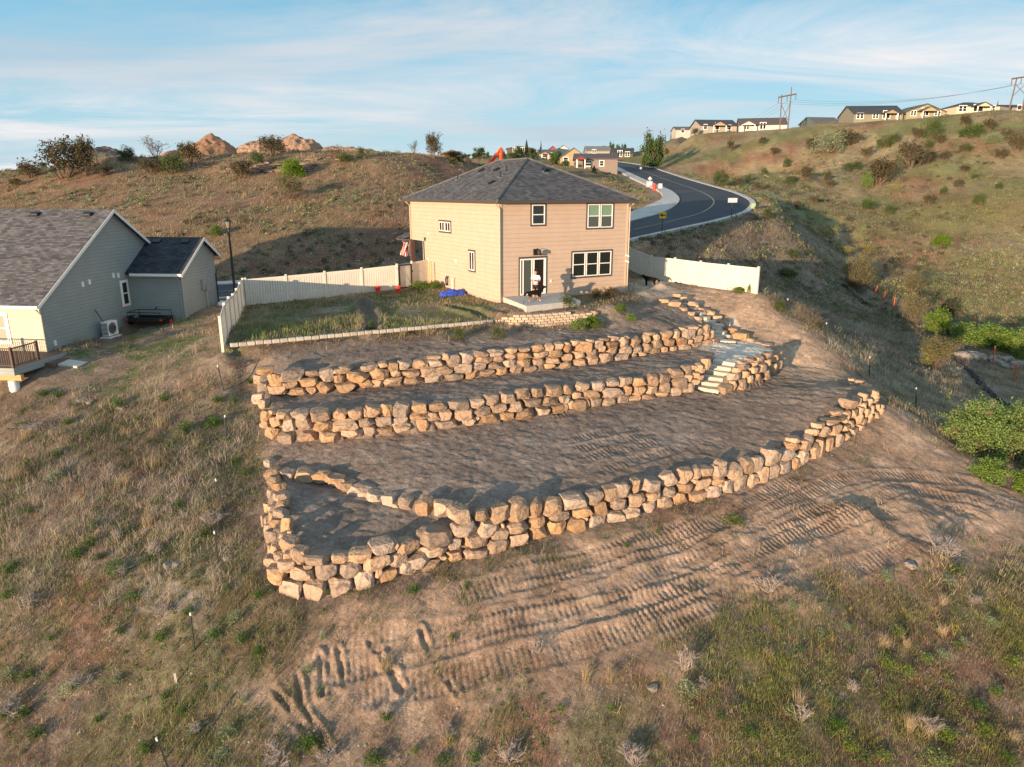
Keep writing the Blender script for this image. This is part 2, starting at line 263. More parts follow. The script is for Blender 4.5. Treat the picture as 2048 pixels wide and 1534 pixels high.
# natural ground, from points read at (px, py) with their height z
N1 = [(388,1300,-7.8),(448,1010,-5.4),(449,782,-2.8),(445,694,-1.05),(0,780,-3.1),(0,1000,-5.6),(0,1250,-8.0),(0,1534,-9.9),(250,860,-4.0),(250,1050,-6.0),(250,750,-2.6),(230,672,-1.95),(330,650,-1.55),(430,600,-.8),
 (700,1300,-7.8),(1000,1200,-7.05),(1000,1350,-8.2),(1000,1534,-9.6),(1400,1100,-6.75),(1400,1300,-8.1),(1400,1534,-9.6),(1800,950,-6.3),(1800,1100,-7.3),(1800,1300,-8.7),(2048,1534,-10.3),(2048,1200,-8.5),(2048,1000,-7.3),(1980,915,-6.9),(2048,850,-7.2),(2048,780,-7.5),(1900,800,-6.6),
 (500,900,-4.5),(500,1050,-5.9),(500,1180,-6.8),(505,960,-5.1),(600,1210,-6.95),(600,1400,-8.4),(250,1400,-9.0),
 (560,640,-.95),(985,641,-.95),(700,672,-1.05),(620,600,-.7),(795,580,-.5),(900,590,-.45),(855,572,-.45),(1060,652,-1.15),(1030,616,-.36),(1055,627,-.38),(1110,620,-.37),(1165,612,-.36),(1150,648,-1.1),(1210,640,-1.0),(1000,606,-.45),(1130,603,-.35),(1249,584,-.36),(1300,560,-.25),(1255,545,-.0),(1510,587,-.25),(1400,560,-.2),(1340,596,-.5),(1450,590,-.4),(1450,622,-1.05),(1500,652,-1.85),(1600,720,-3.3),(1550,680,-2.5),(1520,589,-.35),(1570,640,-1.55),(1640,700,-2.9),(1700,752,-3.85),
 (1652,687,-2.7),(1738,752,-4.5),(1831,815,-6.0),(1574,628,-1.4),(1900,740,-6.5),(1850,660,-6.0),(1700,590,-4.0),(1600,560,-1.9),(1510,540,-.6),(1400,478,2.0),(1440,470,2.5),(1500,470,2.2),(1500,500,.9),(1600,500,-.3),
 (1600,448,1.8),(1700,510,-1.8),(1800,570,-3.7),(1900,640,-5.8),(2048,720,-7.5),(1700,470,.3),(1700,440,2.4),(1700,400,5.2),(1700,350,10.0),(1700,300,16.2),(1700,246,24.8),(2048,600,-4.9),(2048,500,-1.2),(2048,400,5.3),(2048,300,15),(2048,225,25.5),(1880,470,0),(1880,400,5.25),(1880,330,12),(1880,235,25.2),(1880,560,-3.6),
 (2500,720,-9.5),(2500,600,-5.5),(2500,500,-1.4),(2500,400,5.3),(2500,300,15),(2500,225,26),(2500,1000,-9),(2500,1534,-11),(-400,1000,-7.2),(-400,1534,-11.5),(-400,780,-4.4),(-400,650,-2),
 (1500,265,24.2),(1400,276,24.3),(1310,330,15.5),(1350,300,19.5),(1400,330,13.2),(1400,362,8.9),(1450,385,6.55),(1500,350,10),(1500,400,5.4),(1600,400,5.3),(1600,350,9.9),(1600,300,16.6),(1600,252,24.8),(1500,300,17),
 (1150,380,6.9),(1200,345,10.4),(1100,331,12.0),(1000,331,11.6)]
N2 = [(-26,36,-2.2),(-36,38,-2.6),(-36,48,-1.6),(-25,55,-1.1),(-40,58,-1.2),(-60,62,-1.6),(-60,40,-4.5),(-60,20,-8),(-60,0,-14),(-30,4,-13.5),(0,4,-14),(30,4,-15),(60,0,-17),(0,-40,-25),(-80,-40,-26),(80,-40,-30),(60,30,-10),(90,50,-9),
 (-8,48,-.45),(-2,60,.1),(6,64,.6),(-12,60,-.25),(-100,80,1.5),(-150,60,-4),(-150,110,7),(0,200,13.5),(-60,220,12.5),(-150,220,9),(-10,290,19),(10,270,20),(40,255,18.5),(70,300,20),(-80,330,15),(-200,330,10),(0,440,21),(-200,440,8),(200,440,28),(120,250,26),(200,250,27),(100,330,27),(60,330,23),(110,190,25),(160,200,27),(250,200,28),(280,60,12),(280,-50,-5),(140,40,-4),(150,80,4),(150,120,14)]
# the road: centre line and height
N3 = []      # (px, py, distance)
for px, pf, yf, pc, yc in [(-350,590,60,372,98),(-150,585,60,362,98),(0,580,59,352,100),(80,578,59,340,100),(180,572,60,326,101),(280,568,60,318,102),(430,556,62,311,103),(600,532,66,307,104),(740,508,70,306,104),(830,494,73,310,106),(900,470,78,319,112),(960,450,82,330,118)]:
    a = onY(px, pf, yf); b = onY(px, pc, yc)
    for s in (.33, .66, 1.0): N3.append((a[0]+(b[0]-a[0])*s, a[1]+(b[1]-a[1])*s, a[2]+(b[2]-a[2])*s**.92))
    d = (b-a); d /= np.hypot(d[0], d[1]); N3.append((b[0]+d[0]*14, b[1]+d[1]*14, b[2]+.1)); N3.append((b[0]+d[0]*45, b[1]+d[1]*45, b[2]+.6))
for q in [(1370,270,300),(1385,268,236),(1402,265,234),(1440,264,240),(1520,264,235),(1655,257,235),(1755,243,215),(1850,237,215),(1955,229,215),(2040,223,205),(1193,339,168),(1145,332,225),(1096,320,268),(1247,318,255),(1040,309,320),(1197,309,300),(1250,312,300)]: N3.append(tuple(onY(*q)))
RD = np.array([(-75,53,-1.9),(-52,53.6,-1.3),(-36,54.2,-1.1),(-24,55.6,-.95),(-12,59.3,-.35),(-2,63.8,.75),(6,68.6,1.95),(12.2,72.2,3.05),(17,76.2,3.8),(21.6,82.5,4.5),(25.6,93,5.5),(28.2,108,6.5),(29.6,123,7.4),(30.6,150,9.35),(31.6,175,11.3),(32.2,200,13.3),(30,235,15.9),(22,270,18.5)])
def spline(P, n):
    P = np.asarray(P, float); out = []
    Q = np.vstack([2*P[0]-P[1], P, 2*P[-1]-P[-2]])
    for i in range(1, len(Q)-2):
        for t in np.linspace(0, 1, n, endpoint=False):
            a, b, c, d = Q[i-1:i+3]; out.append(.5*((2*b)+(-a+c)*t+(2*a-5*b+4*c-d)*t*t+(-a+3*b-3*c+d)*t**3))
    out.append(P[-1]); return np.array(out)
RC = spline(RD, 12)
rt = np.gradient(RC[:, :2], axis=0); rt /= np.hypot(rt[:, 0], rt[:, 1])[:, None]; rn = np.stack([-rt[:, 1], rt[:, 0]], 1)   # left normal
rs = np.concatenate([[0], np.cumsum(np.hypot(*np.diff(RC[:, :2], axis=0).T))])
WL = 4.3; WR = 4.3                                         # half widths
nat = np.array([tuple(onz(*p)) for p in N1]+N2+N3)
for k in range(0, len(RC), 5):                             # the road bed, both shoulders
    for o in (-6.0, 0, 6.4): nat = np.vstack([nat, [RC[k, 0]+rn[k, 0]*o, RC[k, 1]+rn[k, 1]*o, RC[k, 2]+(-.05)]])
for P in (W3, PF, PL):
    for q in P[::2]: nat = np.vstack([nat, [q[0], q[1]-.6, q[2]]])
def tps_fit(P, lam=.05):
    n = len(P); X = P[:, :2]/50; d = np.hypot(X[:, None, 0]-X[None, :, 0], X[:, None, 1]-X[None, :, 1])
    K = np.where(d > 0, d*d*np.log(d+1e-12), 0)+lam*np.eye(n)*.02; A = np.zeros((n+3, n+3)); A[:n, :n] = K; A[:n, n] = 1; A[:n, n+1:] = X; A[n, :n] = 1; A[n+1:, :n] = X.T
    return X, np.linalg.solve(A, np.concatenate([P[:, 2], [0, 0, 0]]))
TX, TW = tps_fit(nat)
def tps(x, y):
    x = np.asarray(x, float)/50; y = np.asarray(y, float)/50; z = TW[-3]+TW[-2]*x+TW[-1]*y
    for i in range(len(TX)):
        d2 = (x-TX[i, 0])**2+(y-TX[i, 1])**2; z = z+TW[i]*.5*d2*np.log(d2+1e-12)
    return z
# worked ground: membrane over a 0.25 m grid, cut along the walls, held by their foot and top lines
G0 = (-24.0, 16.0); GH = .25; GX, GY = 200, 184
gx, gy = np.meshgrid(G0[0]+GH*np.arange(GX), G0[1]+GH*np.arange(GY))
gt = tps(gx, gy)
dz = np.zeros_like(gt); fix = np.zeros(gt.shape, bool)
cutx = np.zeros(gt.shape, bool); cuty = np.zeros(gt.shape, bool)     # link to the right / upward neighbour is cut
def setpt(x, y, z):
    i = int(round((x-G0[0])/GH)); j = int(round((y-G0[1])/GH))
    if 0 <= i < GX and 0 <= j < GY: fix[j, i] = True; dz[j, i] = z-gt[j, i]
def fence_cut(P):
    for i in range(len(P)-1):
        a, b = P[i, :2], P[i+1, :2]
        for (vx, vy, C) in ((GH, 0, cutx), (0, GH, cuty)):
            r = b-a; den = r[0]*vy-r[1]*vx
            if abs(den) < 1e-12: continue
            qx, qy = gx-a[0], gy-a[1]; t = (qx*vy-qy*vx)/den; u = (qx*r[1]-qy*r[0])/den
            C |= (t >= 0) & (t <= 1) & (u >= 0) & (u <= 1)
def lines(P, side, base=True, top=True, tdrop=.22, off=.30):   # side=+1: uphill lies to the left of the node order
    for i in range(len(P)-1):
        d = P[i+1, :2]-P[i, :2]; L = np.hypot(*d); n = np.array([-d[1], d[0]])/max(L, 1e-6)*side
        for t in np.arange(0, 1, GH/2/max(L, .1)):
            q = P[i]+(P[i+1]-P[i])*t
            if base: setpt(q[0]-n[0]*off, q[1]-n[1]*off, q[2])
            if top: setpt(q[0]+n[0]*off, q[1]+n[1]*off, q[3]-tdrop)
def hold(pts, step=.25):
    P = [onz(*p) for p in pts]
    for a, b in zip(P[:-1], P[1:]):
        for t in np.arange(0, 1.0001, step/max(np.hypot(*(b-a)[:2]), .1)): q = a+(b-a)*t; setpt(*q)
for p in nat: setpt(*p)
hold([(445,693,-1.05),(700,670,-1.05),(985,642,-.98)]); hold([(450,722,-1.9),(560,712,-1.5),(800,690,-1.45),(1000,668,-1.3),(1200,652,-1.2),(1330,640,-1.05)])
hold([(1006,602,-.28),(1051,624,-.34),(1110,616,-.34),(1166,611,-.34)]); hold([(1340,596,-.5),(1365,610,-.78),(1388,636,-1.35),(1412,655,-1.95),(1428,668,-2.45)]); hold([(1352,590,-.45),(1380,600,-.75),(1410,625,-1.4),(1450,655,-2.1),(1485,672,-2.5)])
hold([(1432,672,-2.5),(1490,690,-2.52),(1520,700,-2.55)]); hold([(1425,690,-2.5),(1460,715,-2.52),(1500,712,-2.52)]); hold([(1440,727,-2.55),(1474,733,-2.55)])
hold([(1400,783,-3.75),(1452,791,-3.75),(1600,760,-3.75),(1700,775,-3.95)]); hold([(1580,730,-3.55),(1640,745,-3.65),(1690,760,-3.85)])
hold([(1520,589,-.35),(1570,640,-1.55),(1640,700,-2.9),(1700,752,-3.85)])
hold([(545,900,-4.35),(560,930,-4.7)]); hold([(520,890,-4.4),(528,925,-4.8)])
hold([(500,735,-2.1),(495,780,-3.0),(505,850,-4.1),(520,890,-4.5)])
def inset(P, s, k_=.62):
    s *= k_      # the earth face stands half a metre behind the stone face
    d = np.gradient(P[:, :2], axis=0); d /= np.hypot(d[:, 0], d[:, 1])[:, None]+1e-9; Q = P.copy(); Q[:, 0] -= d[:, 1]*s; Q[:, 1] += d[:, 0]*s; return Q
BW = wall([(988,653,-1.2,633),(1036,656,-1.24,628),(1072,655,-1.23,626),(1106,652,-1.2,624),(1150,648,-1.16,622),(1185,645,-1.12,622),(1213,642,-1.08,634)])
for P, s in ((BW, .45), (W1, .48), (LR, .40), (W2, .48), (W2R, .45), (PL, .40), (PF, .48), (PR, .30), (W3, .48)):
    Q = inset(P, s); fence_cut(Q); lines(Q, 1, True, True, off=.20, tdrop=.06 if P is BW else .22)
# pocket behind the left front corner is lower than the terrace: its top line was set from its own parapet
edge = np.zeros(gt.shape, bool); edge[0, :] = edge[-1, :] = edge[:, 0] = edge[:, -1] = True
far = (gx < -17.5) | (gx > 25) | (gy > 56) | (gy < 17); hard = fix | edge; dz[edge & ~fix] = 0
wx = (~cutx).astype(float); wy = (~cuty).astype(float)
wR = wx.copy(); wR[:, -1] = 0; wL = np.zeros_like(wx); wL[:, 1:] = wx[:, :-1]; wU = wy.copy(); wU[-1] = 0; wD = np.zeros_like(wy); wD[1:] = wy[:-1]
tot = wR+wL+wU+wD+1e-9+.004*far
def nb(a): return wR*np.roll(a, -1, 1)+wL*np.roll(a, 1, 1)+wU*np.roll(a, -1, 0)+wD*np.roll(a, 1, 0)
jj, ii = np.indices(gt.shape); red = ((ii+jj) % 2 == 0)
for it in range(420):
    for c in (red, ~red):
        new = nb(dz)/tot; upd = c & ~hard; dz = np.where(upd, dz+1.86*(new-dz), dz)
for it in range(3):                                        # soften, never across a wall
    dz = np.where(edge, dz, .5*dz+.5*nb(dz)/np.maximum(tot-.004*far, 1e-6))
def bil(A, x, y):
    u = np.clip((np.asarray(x, float)-G0[0])/GH, 0, GX-1.001); v = np.clip((np.asarray(y, float)-G0[1])/GH, 0, GY-1.001)
    i = u.astype(int); j = v.astype(int); fu = u-i; fv = v-j
    return (A[j, i]*(1-fu)+A[j, i+1]*fu)*(1-fv)+(A[j+1, i]*(1-fu)+A[j+1, i+1]*fu)*fv
def inG(x, y): return (x > G0[0]) & (x < G0[0]+GH*(GX-1)) & (y > G0[1]) & (y < G0[1]+GH*(GY-1))
# mesh axes: 0.1 m near, growing outwards
def axis(a, b, h, lo, hi, g):
    c = list(np.arange(a, b, h)); s = h; v = c[-1]
    while v < hi: s = min(s*g, 14); v += s; c.append(v)
    s = h; v = a; pre = []
    while v > lo: s = min(s*g, 14); v -= s; pre.append(v)
    return np.array(pre[::-1]+c)
AX = axis(-15, 21, .06, -420, 460, 1.035); AY = axis(16.5, 31, .06, -70, 31.05, 1.03); AY = np.concatenate([AY[AY <= 31.05], axis(31.15, 50, .10, 31.1, 520, 1.03)]); AY = np.unique(np.round(AY, 4))
mx_, my_ = np.meshgrid(AX, AY)
rng = np.random.default_rng(5)
def vnoise(x, y, sc, seed=0, oct=4, rough=.5):
    out = np.zeros_like(np.asarray(x, float)); amp = 1; tot_ = 0
    for o in range(oct):
        r = np.random.default_rng(seed*17+o).random((256, 256)); u = x/sc*(2**o)+o*13.7; v = y/sc*(2**o)+o*7.3
        i = np.floor(u).astype(int); j = np.floor(v).astype(int); fu = u-i; fv = v-j; fu = fu*fu*(3-2*fu); fv = fv*fv*(3-2*fv)
        g = lambda a, b: r[b % 256, a % 256]
        out += amp*((g(i, j)*(1-fu)+g(i+1, j)*fu)*(1-fv)+(g(i, j+1)*(1-fu)+g(i+1, j+1)*fu)*fv); tot_ += amp; amp *= rough
    return out/tot_
zb = np.zeros_like(mx_)
CH = 60
for k in range(0, len(AY), CH): zb[k:k+CH] = tps(mx_[k:k+CH], my_[k:k+CH])
ig = inG(mx_, my_); zb = np.where(ig, zb+bil(dz, mx_, my_), zb)
# carve the road bed
rdist = np.full(mx_.shape, 1e9); rz = np.zeros(mx_.shape); rside = np.zeros(mx_.shape)
msk = (my_ > 44) & (my_ < 290) & (mx_ < 60) & (mx_ > -90); qx = mx_[msk]; qy = my_[msk]
bd = np.full(qx.shape, 1e9); bz = np.zeros(qx.shape); bs = np.zeros(qx.shape)
for i in range(0, len(RC)-1, 2):
    a = RC[i, :2]; j2 = min(i+2, len(RC)-1); d = RC[j2, :2]-a; L = (d**2).sum(); t = np.clip(((qx-a[0])*d[0]+(qy-a[1])*d[1])/L, 0, 1)
    dd = np.hypot(qx-a[0]-t*d[0], qy-a[1]-t*d[1]); k = dd < bd; bd = np.where(k, dd, bd); bz = np.where(k, RC[i, 2]+t*(RC[j2, 2]-RC[i, 2]), bz)
    bs = np.where(k, np.sign(d[0]*(qy-a[1])-d[1]*(qx-a[0])), bs)
rdist[msk] = bd; rz[msk] = bz; rside[msk] = bs
wid = np.where(rside > 0, 8.0, 5.4); f = np.clip((rdist-wid)/5.0, 0, 1); f = f*f*(3-2*f); zb = np.where(rdist < 1e8, (rz-.22)*(1-f)+zb*f, zb)
# the shoulder of the far ridge, left of the first ridge house, stays below its skyline
sx_ = 1024+FOC*mx_/(np.maximum(my_, 5)*CT+2.0); sy_ = np.interp(sx_, [1150, 1250, 1290, 1310, 1335, 1352, 1380, 1420, 1500], [316, 306, 298, 288, 278, 272, 268, 263, 259]); lim = EYE+my_*np.tan(np.arctan((767-sy_)/FOC)-TH)-.5
zb = np.where((my_ > 150) & (sx_ > 1150) & (sx_ < 1500), np.minimum(zb, lim), zb)
# regions of different ground
def PZ(*p): return [onz(*q)[:2] for q in p]
def soft(poly, w=.6, wob=.8):
    bx0 = min(p[0] for p in poly)-3; bx1 = max(p[0] for p in poly)+3; by0 = min(p[1] for p in poly)-3; by1 = max(p[1] for p in poly)+3
    out = np.zeros(mx_.shape); m = (mx_ > bx0) & (mx_ < bx1) & (my_ > by0) & (my_ < by1); x = mx_[m]; y = my_[m]
    P = np.array([list(p)+[0, 0] for p in poly+[poly[0]]]); d, _ = dist_poly(x, y, P); ins = inside(x, y, poly); sdv = np.where(ins, d, -d)
    if wob: sdv = sdv+wob*(vnoise(x, y, 1.3, 3)-.5)*2
    out[m] = np.clip(sdv/w*.5+.5, 0, 1); return out
w3p = [tuple(p[:2]) for p in W3]; pfp = [tuple(p[:2]) for p in PF]; plp = [tuple(p[:2]) for p in PL]; w1p = [tuple(p[:2]) for p in W1]
terr = soft([tuple(PL[0][:2])]+plp+pfp+w3p+PZ((1640,702,-2.95),(1560,630,-1.4),(1518,592,-.4),(1420,575,-.25),(1290,560,-.3),(1270,610,-.5),(1200,650,-1.2),(1000,668,-1.35),(800,690,-1.5),(560,714,-1.6),(512,734,-2.0),(508,772,-2.9),(525,870,-4.2)), .7, .35)
track = soft(PZ((560,1330,-8.0),(600,1440,-8.6),(760,1470,-8.9),(860,1400,-8.5),(1150,1340,-8.15),(1400,1290,-8.1),(1640,1170,-7.5),(1850,1120,-7.4),(2060,1100,-7.6),(2120,980,-7.2),(1950,930,-6.8),(1800,860,-6.2),(1700,900,-5.9),(1500,985,-6.0),(1250,1060,-6.3),(1000,1130,-6.7),(830,1200,-7.2),(640,1250,-7.4)), 1.3, 2.6)
gravel = soft(PZ((1425,672,-2.5),(1465,662,-2.5),(1505,682,-2.55),(1548,697,-2.6),(1535,712,-2.6),(1484,738,-2.6),(1430,730,-2.55),(1436,705,-2.5),(1395,694,-2.5)), .25, .3)
gravel2 = soft(PZ((1262,556,-.2),(1330,556,-.2),(1358,584,-.4),(1345,600,-.55),(1300,594,-.45),(1262,584,-.35)), .6, 1.0)
lawn = soft(PZ((452,690,-1.05),(494,603,-.65),(850,575,-.45),(985,606,-.45),(984,640,-.9),(700,668,-1.0)), .5, .5)
yard = soft(PZ((60,735,-2.4),(270,650,-1.6),(430,600,-.8),(445,694,-1.05),(440,740,-2.0),(100,790,-3.2)), 1.2, 2.0)
rockyl = soft(PZ((300,1140,-6.8),(440,1080,-6.2),(470,1170,-6.8),(340,1240,-7.5),(250,1250,-7.8)), 1.2, 3)
slopeR = soft(PZ((1300,520,.1),(1350,500,.9),(1460,450,2.6),(1540,420,3.6),(1650,480,0),(1760,560,-3.2),(1900,650,-6),(1960,740,-7),(1840,740,-5.5),(1700,690,-3.9),(1560,600,-.9),(1515,560,-.1)), 3, 4)
crestG = soft(PZ((1535,598,-.6),(1600,645,-2),(1660,695,-3),(1730,755,-4.4),(1800,815,-5.6),(1900,870,-6.6),(1960,830,-6.9),(1900,730,-6.4),(1790,650,-5),(1640,590,-2.6)), 1.5, 2.0)
cut_bank = soft(PZ((430,560,-.7),(850,515,.6),(1000,420,4),(840,425,3.6),(700,470,2.4),(520,520,.3),(430,540,0)), 2.5, 3)
# small relief: clods, ruts, lug prints
nn = vnoise(mx_, my_, 2.2, 1)-.5; nf = vnoise(mx_, my_, .45, 2, 3)-.5; nb2 = vnoise(mx_, my_, 9, 4)-.5
nearw = np.clip(1-(np.hypot(mx_-3, my_-33)-34)/40, 0, 1)
rough_nat = np.clip(1-terr-track-lawn-gravel-gravel2, 0, 1)*(rdist > 9)
hh = np.hypot(mx_, my_)
z = zb+rough_nat*nearw*(nn*.30+nf*.13)+(terr+track*.8)*(nf*.05+(vnoise(mx_, my_, .20, 12, 2)-.5)*.06)*nearw+track*nearw*(nn*.34)+rough_nat*np.clip((hh-60)/60, 0, 1)*(nb2*1.6+(vnoise(mx_, my_, 4.0, 9)-.5)*.7)*(rdist > 14)*np.clip((rdist-14)/15, 0, 1)
PW = np.zeros(mx_.shape); near_wall = np.full(mx_.shape, 9.0)
mm = (mx_ > -18) & (mx_ < 26) & (my_ > 17) & (my_ < 52)
for P in (W1, W2, W2R, LR, PL, PF, PR, W3):
    d, _ = dist_poly(mx_[mm], my_[mm], P); near_wall[mm] = np.minimum(near_wall[mm], d)
# rain-washed streaks and drag marks across the worked slopes (long, a hand's breadth deep)
ca, sa = math.cos(R(-28)), math.sin(R(-28)); su = mx_*ca+my_*sa; sv = -mx_*sa+my_*ca
streak = (vnoise(su*.28, sv, .42, 21, 2)-.5)+(vnoise(su*.5, sv*1.1, .9, 22, 2)-.5)*.7
rightw = np.clip((mx_-1)/9, 0, 1)
z += (terr+track*.6).clip(0, 1)*nearw*((vnoise(su*.42, sv, .17, 25, 2)-.5)*.045+(vnoise(su, sv*.4, .24, 26, 2)-.5)*.03); z += (terr+track*.5).clip(0, 1)*nearw*streak*(.035+.05*rightw)*np.clip((near_wall-.4)/.6, 0, 1)
# tracked-machine passes: centre lines with a raised berm each side and lug prints between
LUG = np.zeros(mx_.shape)
def tread(pts, w=.42, amp=.05, pitch=.33, berm=.05):
    amp *= .56; berm *= .75
    P = spline([onz(*p)[:2] for p in pts], 6); P4 = np.hstack([P, np.zeros((len(P), 2))]); s_ = np.concatenate([[0], np.cumsum(np.hypot(*np.diff(P, axis=0).T))])
    m = (mx_ > P[:, 0].min()-1) & (mx_ < P[:, 0].max()+1) & (my_ > P[:, 1].min()-1) & (my_ < P[:, 1].max()+1)
    d, t = dist_poly(mx_[m], my_[m], P4); i = np.clip(t.astype(int), 0, len(P)-2); s = s_[i]+(t-i)*(s_[i+1]-s_[i]); end = np.clip(np.minimum(s, s_[-1]-s)/.6, 0, 1)
    prof = np.clip((w-d)/.08, 0, 1)*end; brk = .25+.75*np.clip((vnoise(mx_[m], my_[m], 1.6, 77, 3)-.28)/.25, 0, 1); z[m] += prof*brk*(amp*np.clip(np.sin(s*6.28318/pitch+vnoise(mx_[m], my_[m], .9, 78)*2)*1.3, -1, 1)*(.75+.5*vnoise(mx_[m], my_[m], .35, 79))-.02)+berm*np.exp(-((d-w-.09)/.09)**2)*end
for a in ([(680,1290,-7.8),(900,1270,-7.7),(1150,1200,-7.2),(1400,1110,-6.8),(1650,1020,-6.6)], [(700,1390,-8.4),(950,1340,-8.1),(1200,1270,-7.7),(1450,1190,-7.4),(1650,1120,-7.1)],
          [(900,1200,-7.1),(1150,1140,-6.9),(1350,1090,-6.7),(1600,980,-6.4)], [(1100,1250,-7.6),(1350,1170,-7.2),(1550,1090,-7),(1800,1030,-6.9)], [(1300,1280,-8),(1480,1210,-7.6),(1700,1130,-7.3),(1900,1080,-7.2)],
          [(1500,1060,-6.8),(1700,970,-6.4),(1900,960,-6.6),(2060,990,-7.1)], [(1600,1100,-7.1),(1800,990,-6.7),(1980,1010,-7)], [(1450,1240,-7.8),(1620,1150,-7.3)], [(620,1345,-8),(850,1310,-8),(1100,1245,-7.6),(1350,1185,-7.2)], [(1000,1160,-6.95),(1200,1110,-6.7),(1420,1050,-6.5)], [(1150,1220,-7.4),(1300,1150,-7.1),(1500,1110,-7)], [(1250,1230,-7.5),(1450,1150,-7.2),(1600,1060,-6.9),(1750,1000,-6.6)], [(1330,1140,-6.9),(1480,1170,-7.2),(1600,1180,-7.4)]): tread(a, amp=.050, pitch=.21, berm=.05)
for a in ([(1130,890,-4.5),(1200,872,-4.35),(1290,857,-4.3)], [(1160,925,-4.7),(1250,898,-4.5),(1330,878,-4.4)], [(1140,908,-4.6),(1220,888,-4.45),(1300,868,-4.3)], [(1250,925,-4.6),(1320,905,-4.5),(1370,890,-4.4)], [(1090,842,-4.2),(1160,832,-4.1)], [(1200,940,-4.7),(1290,915,-4.6),(1350,900,-4.5)]): tread(a, w=.36, amp=.045, pitch=.20, berm=.03)
# deep ruts and turned clods where the machine spun at the lower left
for a in ([(590,1330,-8),(600,1400,-8.4),(640,1470,-8.9)], [(545,1370,-8.2),(590,1430,-8.6),(660,1500,-9.1)], [(675,1300,-7.8),(690,1370,-8.3)], [(640,1320,-8),(645,1390,-8.4)], [(740,1290,-7.8),(790,1350,-8.2)], [(840,1270,-7.7),(870,1330,-8.1),(915,1390,-8.5)], [(760,1320,-8),(800,1370,-8.3)]):
    P = np.array([list(onz(*p)[:2])+[0, 0] for p in a]); d, _ = dist_poly(mx_[mm], my_[mm], P); d = np.abs(d+.22*(vnoise(mx_[mm], my_[mm], .7, 83, 3)-.5)); z[mm] += (-.14*np.exp(-(d/.065)**2)+.09*np.exp(-((d-.17)/.07)**2))*np.clip(2.6*vnoise(mx_[mm], my_[mm], .5, 80, 3)-.55, 0, 1.2)
for (px, py, zz, r, h) in [(1478,1088,-6.9,1.0,.16),(1700,1040,-6.9,1.2,.28),(1750,1060,-7,1.0,.25),(1850,1050,-7.1,1.3,.3),(1930,1045,-7.2,1.1,.3),(1800,1000,-6.7,1.4,.25),(1960,1010,-7,1.5,.3),(1560,1165,-7.3,.9,.2),(1620,1200,-7.6,.8,.25),(1860,1110,-7.4,1.2,.3),
                           (1305,566,-.25,.9,.35),(1322,575,-.3,.9,.28),(1290,585,-.35,.8,.2),(1345,572,-.3,1.0,.2),(1222,630,-.8,1.3,.55),(1400,565,-.2,1.2,.15),(1360,560,-.2,1.3,.18)]:
    c = onz(px, py, zz); z += h*np.exp(-(((mx_-c[0])*.8)**2+(my_-c[1])**2)/r**2*2)*(.6+.8*vnoise(mx_, my_, .5, 8, 3))
# drain trench across the lawn
TRP = P = np.array([list(onz(*p)[:2])+[0, 0] for p in [(705,595,-.6),(728,612,-.7),(742,640,-.85),(742,662,-.95)]]); d, _ = dist_poly(mx_, my_, P); z += -.28*np.exp(-(d/.28)**2)+.16*np.exp(-((d-.62)/.25)**2)
P = np.array([list(onz(*p)[:2])+[0, 0] for p in [(905,612,-.5),(950,622,-.6),(985,640,-.8)]]); d, _ = dist_poly(mx_, my_, P); z += -.2*np.exp(-(d/.25)**2)+.2*np.exp(-((d-.55)/.25)**2)
# footprints in the pocket bed
for k in range(46):
    c = onz(random.uniform(585, 760), random.uniform(975, 1090), -5.35); z[mm] += -.06*np.exp(-(((mx_[mm]-c[0])/.16)**2+((my_[mm]-c[1])/.11)**2))
# keep the pad under the houses flat and below their floors
def pad(poly, zz, w=.8):
    global z
    m = soft(poly, w, 0); z = z*(1-m)+np.minimum(z, zz)*m
hu = np.array([math.cos(R(30)), math.sin(R(30))]); hv = np.array([-hu[1], hu[0]]); HC = np.array([-.73, 45.8])
hp = lambda a, b: tuple(HC+hu*a+hv*b)
pad([hp(.3, .3), hp(9.9, .3), hp(9.9, 14.4), hp(.3, 14.4)], -.55, .3)
pad([hp(.1, -3.2), hp(4.9, -2.2), hp(4.9, .3), hp(.1, .3)], -.22, .3)
STP = []      # stairs: (left, right) ends of each front edge, top height, depth of the tread
q10 = lambda x, y: (1320+x/6.971, 580+y/6.971)
for k, (a, b) in enumerate([((480,1345),(818,1400)), ((535,1270),(850,1310)), ((585,1195),(915,1240)), ((635,1120),(950,1160)), ((692,1052),(1000,1092)), ((735,975),(1050,1020))]): h_ = [-3.58, -3.38, -3.18, -2.98, -2.78, -2.56][k]; STP.append((onz(*q10(*a), h_), onz(*q10(*b), h_), .75))
for k, (a, b) in enumerate([((785,705),(1060,715)), ((745,635),(985,625)), ((755,575),(900,590)), ((715,520),(850,530)), ((690,470),(830,490)), ((600,425),(740,440)), ((530,370),(655,385)), ((450,300),(570,318)), ((365,240),(485,255)), ((280,180),(395,195)), ((170,125),(310,140))]): h_ = -2.40+k*.172; STP.append((onz(*q10(*a), h_), onz(*q10(*b), h_), .6))
for a, b, dp in STP:
    d_ = (b-a)[:2]; L_ = np.hypot(*d_); d_ /= L_; n_ = np.array([-d_[1], d_[0]]); u_ = (mx_-a[0])*d_[0]+(my_-a[1])*d_[1]; v_ = (mx_-a[0])*n_[0]+(my_-a[1])*n_[1]
    m_ = (u_ > -.12) & (u_ < L_+.12) & (v_ > -.32) & (v_ < dp-.35); z[m_] = np.minimum(z[m_], a[2]-.20)
